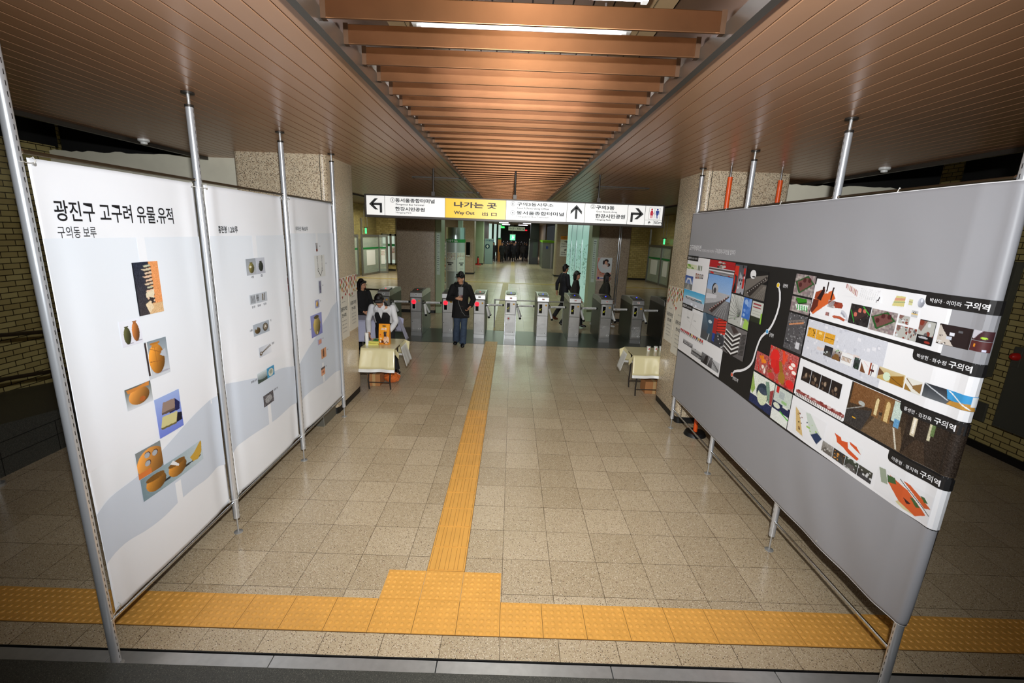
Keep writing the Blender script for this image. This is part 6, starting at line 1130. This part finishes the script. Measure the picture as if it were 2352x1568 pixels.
# ================================================================== people
SKIN = mat('skin', (206, 150, 116), .5); HAIR = mat('black_hair', (22, 18, 18), .4, bump=(160, .5)); COATB = mat('black_wool', (18, 17, 18), .85, bump=(120, .4)); DENIM = mat('blue_denim', (62, 78, 100), .8, nz=(14, .25)); SHOE = mat('black_shoe', (16, 16, 16), .35); SHIRTG = mat('grey_tee', (150, 152, 156), .8); SHIRTW = mat('white_shirt', (226, 226, 228), .7, bump=(30, .25)); VEST = mat('black_waistcoat', (22, 22, 26), .7); TROU = mat('dark_trousers', (26, 26, 30), .8); LIPS = mat('lips', (168, 84, 76), .5); EYEW = mat('eye_white', (220, 216, 210), .3); SOLE = mat('white_sole', (220, 220, 216), .5)
def grown(mb, name, mt, parent, vox=.011, smooth=6):
    mb.mats = [mt]; mb.fm = [0]*len(mb.f); o = mb.build(name, parent, smooth=False); o.data.polygons.foreach_set('use_smooth', [True]*len(o.data.polygons))
    r = o.modifiers.new('one_skin', 'REMESH'); r.mode = 'VOXEL'; r.voxel_size = vox; r.use_smooth_shade = True
    if smooth: s_ = o.modifiers.new('soften', 'SMOOTH'); s_.factor = .5; s_.iterations = smooth
    return o
def hand(b, w, d, curl=.4, side=1, up=(0, 0, 1)):
    """palm + five fingers from the wrist w towards d; side: where the thumb sits; up: back of the hand"""
    w = Vector(w); d = Vector(d).normalized(); up = Vector(up); up = (up-d*up.dot(d)).normalized(); s_ = d.cross(up)*side
    b.limb([(*w, .026, .018), (*(w+d*.04), .036, .015), (*(w+d*.085), .038, .013)], 12, tuple(s_))
    for k, (o, L_) in enumerate(((.030, .068), (.010, .078), (-.010, .072), (-.030, .058))):
        p = w+d*.085+s_*o; a = 0; pts = [(*p, .0095)]
        for seg, q in ((.45, .5), (.3, .9), (.25, .9)): a += curl*q; p = p+(d*math.cos(a)-up*math.sin(a))*L_*seg; pts.append((*p, .0085))
        b.limb(pts, 8)
    p = w+d*.025+s_*.03; b.limb([(*p, .013), (*(p+s_*.03+d*.025), .0115), (*(p+s_*.035+d*.055-up*.012), .0095)], 8)
def person(label, loc, rz, J, parts, vox=.011, cat='person', group=None, H=1.72, look=0., tilt=0., hands=True, hair='short', face=True, lean=0.):
    """J: joints of the body facing -y, metres; parts: list of (name, material, function drawing it)"""
    k = H/1.72; M = Matrix.Translation(loc) @ Matrix.Rotation(rz, 4, 'Z') @ Matrix.Scale(k, 4); t = thing('person', label, cat, loc, group)
    def mb(): m_ = MB(); m_.xf = M; return m_
    g = lambda n: Vector(J[n]); hc = g('head'); HR = Matrix.Translation(hc) @ Matrix.Rotation(look, 4, 'Z') @ Matrix.Rotation(tilt, 4, 'X')
    b = mb(); X = (1, 0, 0)
    b.limb([(*g('pelvis'), .155, .105), (*((g('pelvis')+g('chest'))/2), .135, .095), (*g('chest'), .165, .11), (*(g('neck')-Vector((0, 0, .06))), .13, .08)], 18, X)
    b.limb([(*(g('neck')-Vector((0, 0, .05))), .062, .06), (*((g('neck')*.5+hc*.5)), .052, .052), (*(hc-Vector((0, 0, .05))), .05, .05)], 14, X)
    for s_ in 'LR':
        b.limb([(*g('sh'+s_), .046), (*((g('sh'+s_)+g('el'+s_))/2), .044), (*g('el'+s_), .037), (*((g('el'+s_)+g('wr'+s_))/2), .036), (*g('wr'+s_), .025)], 12)
        if hands: d = (g('wr'+s_)-g('el'+s_)); hd = J.get('hd'+s_); hand(b, g('wr'+s_), hd or d, J.get('curl', .5), 1 if s_ == 'L' else -1, J.get('up'+s_, (1 if s_ == 'L' else -1, 0, .3)))
        b.limb([(*g('hip'+s_), .085), (*((g('hip'+s_)+g('kn'+s_))/2), .068), (*g('kn'+s_), .05), (*((g('kn'+s_)+g('an'+s_))/2), .048), (*g('an'+s_), .034)], 12)
        b.limb([(*g('an'+s_), .034), (*(g('an'+s_)+(g('to'+s_)-g('an'+s_))*.5), .028), (*(g('to'+s_)*.85+g('an'+s_)*.15), .02)], 12)
    hb = MB(); hb.xf = M @ HR                              # head: skull, jaw, nose, ears, brow
    hb.limb([(0, .012, .075, .070, .082), (0, .010, .03, .078, .094), (0, .0, -.02, .070, .086), (0, -.012, -.07, .052, .068), (0, -.022, -.098, .034, .040)], 20, X)
    hb.limb([(0, -.092, .012, .010, .010), (0, -.108, -.022, .014, .013)], 10); hb.limb([(-.028, -.084, -.058, .012, .012), (.028, -.084, -.058, .012, .012)], 10)
    hb.limb([(-.035, -.084, .030, .012, .010), (.035, -.084, .030, .012, .010)], 10)
    for s_ in (-1, 1): hb.limb([(s_*.078, .012, .02, .008, .018), (s_*.080, .014, -.022, .007, .014)], 10)
    base = len(b.v); b.v += hb.v; b.vc += hb.vc; b.f += [[base+i for i in f] for f in hb.f]
    body = grown(b, 'body', SKIN, t, vox, 5)
    def hm(): m_ = MB(); m_.xf = M @ HR; return m_
    if face:
        for s_ in (-1, 1):
            hm().m(EYEW).ball((s_*.031, -.088, .006), .0135, .008, .007, 10, 6).build('eye', body, smooth=True); hm().m(BLACK).ball((s_*.031, -.0945, .006), .006, .004, .0065, 8, 6).build('pupil', body, smooth=True); hm().m(HAIR).limb([(s_*.016, -.0985, .026, .003), (s_*.046, -.092, .029, .003)], 6).build('eyebrow', body)
        hm().m(LIPS).limb([(-.022, -.0965, -.058, .0055), (0, -.102, -.057, .0065), (.022, -.0965, -.058, .0055)], 8).build('mouth', body, smooth=True)
    h = hm()
    if hair == 'short': h.limb([(0, .012, .112, .058, .070), (0, .010, .088, .082, .098), (0, .024, .045, .086, .090), (0, .038, .0, .082, .072), (0, .05, -.04, .070, .05)], 20, X); h.limb([(-.048, -.058, .088, .036, .034), (.048, -.058, .088, .036, .034)], 10)
    elif hair == 'long': h.limb([(0, .018, .10, .066, .076), (0, .020, .06, .088, .100), (0, .040, .0, .092, .085), (0, .055, -.10, .098, .062), (0, .058, -.19, .095, .05), (0, .06, -.25, .07, .035)], 20, X); h.limb([(-.055, -.060, .082, .036, .030), (.055, -.060, .082, .036, .030)], 10); [h.limb([(s_*.082, -.03, .04, .018), (s_*.092, -.02, -.08, .02), (s_*.09, -.01, -.17, .014)], 10) for s_ in (-1, 1)]
    elif hair == 'bob': h.limb([(0, .018, .10, .066, .076), (0, .020, .06, .090, .100), (0, .040, .0, .096, .082), (0, .045, -.09, .098, .066), (0, .045, -.13, .085, .05)], 20, X); h.limb([(-.055, -.062, .078, .036, .030), (.055, -.062, .078, .036, .030)], 10); [h.limb([(s_*.085, -.03, .04, .02), (s_*.094, -.02, -.09, .02)], 10) for s_ in (-1, 1)]
    if hair: grown(h, 'hair', HAIR, t, max(vox, .009), 3)
    for nm_, mt_, fn_ in parts: 
        m_ = mb() if not nm_.startswith('head_') else hm(); r = fn_(m_, g); nm2 = nm_.replace('head_', '')
        if r == 'raw': m_.mats = [mt_]; m_.cm = 0; m_.fm = [0]*len(m_.f); m_.build(nm2, t, smooth=True)
        else: grown(m_, nm2, mt_, t, vox if nm2 not in ('cap',) else .009, 4)
    return t
X_ = (1, 0, 0)
def trousers(r=.014, flare=.0):
    def f(b, g):
        b.limb([(*(g('pelvis')+Vector((0, 0, .04))), .155, .11), (*(g('pelvis')-Vector((0, 0, .06))), .160, .115)], 18, X_)
        for s_ in 'LR': b.limb([(*g('hip'+s_), .09+r), (*((g('hip'+s_)+g('kn'+s_))/2), .074+r), (*g('kn'+s_), .058+r), (*((g('kn'+s_)+g('an'+s_))/2), .055+r+flare), (*(g('an'+s_)-Vector((0, 0, .03))), .052+r+flare)], 14, None, '1')
    return f
def shoes(b, g):
    for s_ in 'LR':
        a, c = g('an'+s_), g('to'+s_); b.limb([(a.x, a.y+.035, a.z-.035, .046, .046), (a.x*.5+c.x*.5, a.y*.5+c.y*.5, c.z+.012, .050, .044), (*c, .046, .034)], 14)
def coat(hem, r=.03, wide=.0, sleeve=True, collar=True):
    def f(b, g):
        b.limb([(g('pelvis').x, g('pelvis').y, hem, .20+wide, .135+wide), (*(g('pelvis')+Vector((0, 0, .04))), .185+wide*.6, .135), (*((g('pelvis')+g('chest'))/2), .165+r*.4, .125), (*g('chest'), .185+r*.5, .13), (*(g('neck')-Vector((0, 0, .05))), .135+r*.5, .095)], 22, X_, '0')
        for s_ in 'LR':
            if sleeve: b.limb([(*g('sh'+s_), .056+r), (*((g('sh'+s_)+g('el'+s_))/2), .052+r), (*g('el'+s_), .046+r), (*((g('el'+s_)+g('wr'+s_))/2), .042+r*.9), (*(g('wr'+s_)*.93+g('el'+s_)*.07), .036+r*.8)], 14, None, '1')
    return f
def stand(**k):
    J = dict(pelvis=(0, 0, .93), chest=(0, 0, 1.25), neck=(0, .0, 1.45), head=(0, -.02, 1.60), shL=(.175, 0, 1.40), shR=(-.175, 0, 1.40), elL=(.235, .02, 1.12), elR=(-.235, .02, 1.12), wrL=(.235, -.06, .88), wrR=(-.235, -.06, .88), hipL=(.085, 0, .90), hipR=(-.085, 0, .90), knL=(.09, -.01, .49), knR=(-.09, -.01, .49), anL=(.09, .03, .085), anR=(-.09, .03, .085), toL=(.10, -.13, .032), toR=(-.10, -.13, .032)); J.update(k); return J
# ---- the man walking through the gates (body frame faces the camera; his right is at picture left)
J = stand(pelvis=(0, 0, .92), head=(-.005, -.02, 1.605), shL=(.18, .0, 1.40), shR=(-.18, 0, 1.40), elR=(-.285, -.06, 1.13), wrR=(-.095, -.24, 1.17), hdR=(.95, -.25, -.12), upR=(.1, -1, .2), elL=(.30, .05, 1.11), wrL=(.22, -.10, .95), hdL=(-.45, -.25, -.6), knR=(-.085, .0, .50), anR=(-.10, .13, .10), toR=(-.13, .0, .032), knL=(.08, -.06, .50), anL=(.055, -.09, .085), toL=(.05, -.25, .032), curl=.75)
def duffel(b, g):
    coat(.68, .022, .012)(b, g); b.limb([(-.085, -.06, 1.44, .045, .035), (-.12, .03, 1.47, .05, .05), (-.06, .11, 1.49, .06, .06), (.06, .11, 1.49, .06, .06), (.12, .03, 1.47, .05, .05), (.075, -.06, 1.44, .045, .035)], 14); b.limb([(0, .11, 1.46, .14, .06), (0, .14, 1.36, .11, .05)], 14, X_); b.limb([(*(g('shL')*.6+g('neck')*.4+Vector((0,0,-.02))), .06), (*g('shL'), .075)], 12); b.limb([(*(g('shR')*.6+g('neck')*.4+Vector((0,0,-.02))), .06), (*g('shR'), .075)], 12)
def tee(b, g): b.prism([(-.062, -.155, 1.42), (.052, -.155, 1.42), (.045, -.172, 1.24), (-.005, -.176, 1.14), (-.045, -.172, 1.24)], (0, .03, 0)); return 'raw'
def stripes(b, g):
    for k in range(4): b.prism([(-.012, -.182, 1.245-.024*k), (.042, -.182, 1.238-.024*k), (.042, -.182, 1.226-.024*k), (-.012, -.182, 1.233-.024*k)], (0, .004, 0))
    return 'raw'
def capf(b, g): b.limb([(0, .015, .115, .06, .07), (0, .014, .09, .084, .098), (0, .012, .045, .088, .104)], 20, X_); b.limb([(-.04, -.13, .050, .03, .008), (.04, -.13, .050, .03, .008)], 12, (0, 1, 0)); b.limb([(-.05, -.09, .052, .04, .009), (.05, -.09, .052, .04, .009)], 12, (0, 1, 0))
def specs(b, g):
    for s_ in (-1, 1):
        for i in range(14):
            a0, a1 = 2*PI*i/14, 2*PI*(i+1)/14; b.cyl((s_*.032+.022*math.cos(a0), -.106, .006+.014*math.sin(a0)), (s_*.032+.022*math.cos(a1), -.106, .006+.014*math.sin(a1)), .0018, n=5)
        b.cyl((s_*.054, -.104, .010), (s_*.082, .0, .014), .0018, n=5)
    b.cyl((-.010, -.107, .008), (.010, -.107, .008), .0018, n=5); return 'raw'
def earcable(b, g):
    b.tube([(.062, -.075, 1.585), (.055, -.10, 1.50), (-.02, -.165, 1.40), (-.06, -.20, 1.30), (-.065, -.22, 1.16), (-.04, -.20, 1.02), (.03, -.19, .85), (.10, -.185, .76), (.17, -.17, .745), (.23, -.15, .755)], .0036, 6); return 'raw'
def budf(b, g): b.ball((.082, .0, -.012), .008, .009, .012, 8, 6); b.cyl((.082, -.004, -.018), (.080, -.01, -.045), .0035, n=6); return 'raw'
def toggles(b, g):
    for z in (1.12, .98, .84): b.cyl((-.01, -.168, z), (.05, -.166, z-.006), .007, n=8)
    return 'raw'
def capmark(b, g): b.prism([(-.016, -.092, .075), (.016, -.092, .075), (.016, -.086, .1), (-.016, -.086, .1)], (0, -.004, 0)); return 'raw'
person('man in black hooded coat, jeans and black cap walking out between two ticket gates', (-1.17, 10.62, 0), .12, J, [('jeans', DENIM, trousers(.016, .014)), ('shoes', SHOE, shoes), ('hooded_coat', COATB, duffel), ('grey_shirt', SHIRTG, tee), ('shirt_stripes', mat('dark_red_stripe', (120, 24, 30), .7), stripes), ('head_cap', mat('black_cap', (20, 22, 22), .7), capf), ('head_cap_badge', mat('green_badge', (40, 84, 60), .6), capmark), ('head_glasses', BLACK, specs), ('head_earphone', WHITE, budf), ('earphone_cable', mat('grey_cable', (150, 152, 150), .4), earcable), ('toggles', mat('toggle_horn', (60, 40, 30), .4), toggles)], vox=.0085, H=1.70, look=-.75, tilt=.08)
# ---- the man in the waistcoat bending over the left table
J = stand(pelvis=(0, .10, .90), chest=(0, -.05, 1.19), neck=(.0, -.16, 1.36), head=(-.01, -.27, 1.455), shL=(.19, -.10, 1.31), shR=(-.19, -.10, 1.31), elL=(.255, -.14, 1.05), wrL=(.17, -.34, .90), hdL=(-.35, -.6, -.45), elR=(-.265, -.10, 1.06), wrR=(-.20, -.35, .86), hdR=(.35, -.45, -.75), curl=.5, hipL=(.085, .10, .88), hipR=(-.085, .10, .88), knL=(.12, .06, .48), knR=(-.10, .08, .48), anL=(.20, .06, .085), anR=(-.12, .12, .085), toL=(.27, -.08, .032), toR=(-.14, -.04, .032))
def shirt(b, g):
    for s_ in 'LR': b.limb([(*g('sh'+s_), .062), (*((g('sh'+s_)+g('el'+s_))/2), .056), (*g('el'+s_), .052), (*((g('el'+s_)+g('wr'+s_))/2), .052), (*(g('wr'+s_)*.95+g('el'+s_)*.05), .038)], 14, None, '1')
    b.limb([(*g('pelvis'), .165, .115), (*g('chest'), .185, .125), (*(g('neck')-Vector((0, .0, .05))), .15, .095), (*(g('neck')-Vector((0, .01, .0))), .07, .07)], 20, X_)
def vestf(b, g): b.limb([(*(g('pelvis')-Vector((0, 0, .04))), .178, .130), (*((g('pelvis')+g('chest'))/2), .165, .128), (*g('chest'), .170, .146), (*(g('chest')*.45+g('neck')*.55), .155, .130), (*(g('chest')*.12+g('neck')*.88-Vector((0, -.02, .0))), .115, .095)], 22, X_, '0')
def vneck(b, g): b.prism([(-.062, -.285, 1.33), (.062, -.285, 1.33), (.004, -.232, 1.12)], (0, .03, 0)); return 'raw'
def collarf(b, g):
    for s_ in (-1, 1): b.prism([(s_*.015, -.285, 1.345), (s_*.065, -.24, 1.385), (s_*.095, -.275, 1.33), (s_*.055, -.305, 1.28)], (0, .008, 0))
    return 'raw'
person('man in white shirt and black waistcoat bending over the left table', (-2.32, 8.26, 0), .06, J, [('trousers', TROU, trousers(.014, .01)), ('shoes', SHOE, shoes), ('white_shirt', SHIRTW, shirt), ('waistcoat', VEST, vestf), ('shirt_front', SHIRTW, vneck), ('shirt_collar', SHIRTW, collarf)], vox=.0085, H=1.66, look=.05, tilt=.95)
# ---- woman in black seated behind the column
J = stand(elR=(-.24, -.05, 1.12), wrR=(-.12, -.22, .98), elL=(.235, -.05, 1.12), wrL=(.10, -.25, .98))
person('woman in black with glasses standing half behind the left stone column', (-3.26, 9.95, 0), .95, J, [('trousers', TROU, trousers()), ('shoes', SHOE, shoes), ('black_jacket', COATB, coat(.80, .018)), ('head_glasses', BLACK, specs)], vox=.012, H=1.54, hair='bob', look=.3)
# ---- three people passing behind the gates
walk = dict(knL=(.09, -.18, .52), anL=(.09, -.22, .12), toL=(.09, -.37, .05), knR=(-.09, .10, .50), anR=(-.09, .36, .17), toR=(-.09, .24, .06), elL=(.23, .12, 1.14), wrL=(.22, .12, .90), elR=(-.23, -.02, 1.12), wrR=(-.21, -.16, .93), pelvis=(0, 0, .91))
def collar2(b, g): b.limb([(-.06, .02, 1.475, .02, .02), (0, .065, 1.485, .02, .02), (.06, .02, 1.475, .02, .02)], 10)
p = PZ(1300, 732, 0)
person('man in dark suit walking right behind the gates, in front of the lit map panels', (1.66, 14.45, 0), 2.0, stand(**walk), [('trousers', TROU, trousers()), ('shoes', mat('brown_shoe', (90, 44, 26), .4), shoes), ('suit_jacket', mat('navy_suit', (24, 24, 34), .7), coat(.78, .014)), ('shirt_collar', SHIRTW, collar2)], vox=.013, H=1.73)
def paper(b, g): w = g('wrL'); b.prism([(w.x-.02, w.y-.02, w.z-.02), (w.x+.03, w.y-.32, w.z-.10), (w.x+.02, w.y-.20, w.z-.30), (w.x-.0, w.y-.02, w.z-.20)], (.006, 0, 0)); return 'raw'
person('woman with dark hair and grey coat walking right carrying a white paper bag', (1.86, 13.25, 0), 1.35, stand(**walk), [('trousers', TROU, trousers()), ('shoes', SHOE, shoes), ('grey_coat', mat('grey_green_coat', (44, 42, 36), .85), coat(.70, .022)), ('paper_bag', WHITE, paper)], vox=.013, H=1.63, hair='bob', look=-.4)
SCARF = mat('cream_scarf', (206, 194, 164), .85, bump=(60, .5))
def scarf(b, g): b.limb([(-.075, .0, 1.455, .03), (0, -.085, 1.44, .035), (.075, .0, 1.455, .03), (0, .07, 1.47, .03), (-.075, 0, 1.455, .03)], 12); b.limb([(.03, -.12, 1.42, .045, .02), (.04, -.16, 1.25, .05, .018), (.03, -.16, 1.02, .05, .016)], 12, X_)
person('woman with long dark hair and cream scarf walking right past the chrome post', (2.76, 13.35, 0), 1.5, stand(**walk), [('trousers', TROU, trousers()), ('shoes', mat('white_trainer', (206, 206, 200), .5), shoes), ('grey_coat', mat('grey_green_coat', (44, 42, 36), .85), coat(.72, .022)), ('scarf', SCARF, scarf)], vox=.013, H=1.60, hair='long')
# ---- the crowd at the far end
cc = [(26, 24, 26), (34, 28, 26), (20, 20, 24), (40, 34, 30), (30, 22, 22), (24, 26, 30)]
def crowd_person(i, x, y, rz, H):
    m_ = mat('crowd_coat_%d' % (i % 6), cc[i % 6], .8)
    return person('dark clothed person in the crowd at the far end of the corridor', (x, y, 0), rz, stand(**(walk if i % 2 else {})), [('trousers', TROU, trousers()), ('shoes', SHOE, shoes), ('coat', m_, coat(.62 if i % 3 else .80, .02))], vox=.03, group='people in the far crowd', H=H, hands=False, hair='short' if i % 3 else 'long', face=False)
protos = [crowd_person(i, *q) for i, q in enumerate(((-1.35, 43.6, .2, 1.74), (-.62, 44.0, 3.0, 1.70), (.12, 43.5, .1, 1.76), (.98, 44.1, 2.9, 1.72)))]
kids = {}
for ob in list(COL.objects):
    if ob.parent: kids.setdefault(ob.parent.name, []).append(ob)
def fast_dup(root, loc):
    def cp(o, par):
        c = o.copy(); COL.objects.link(c)
        if par: c.parent = par
        for k in kids.get(o.name, []): cp(k, c)
        return c
    r = cp(root, None); r.location = loc
for i, (x, y) in enumerate(((-1.75, 42.6), (-1.1, 45.6), (-.35, 45.5), (.42, 45.7), (1.35, 45.8), (-.75, 47.2), (-.1, 47.4), (.62, 47.3), (1.2, 47.6), (-1.0, 49.2), (-.2, 49.6), (.9, 49.5), (.3, 51.), (-.6, 51.2), (-.95, 42.0))): fast_dup(protos[i % 4], (x, y, 0))
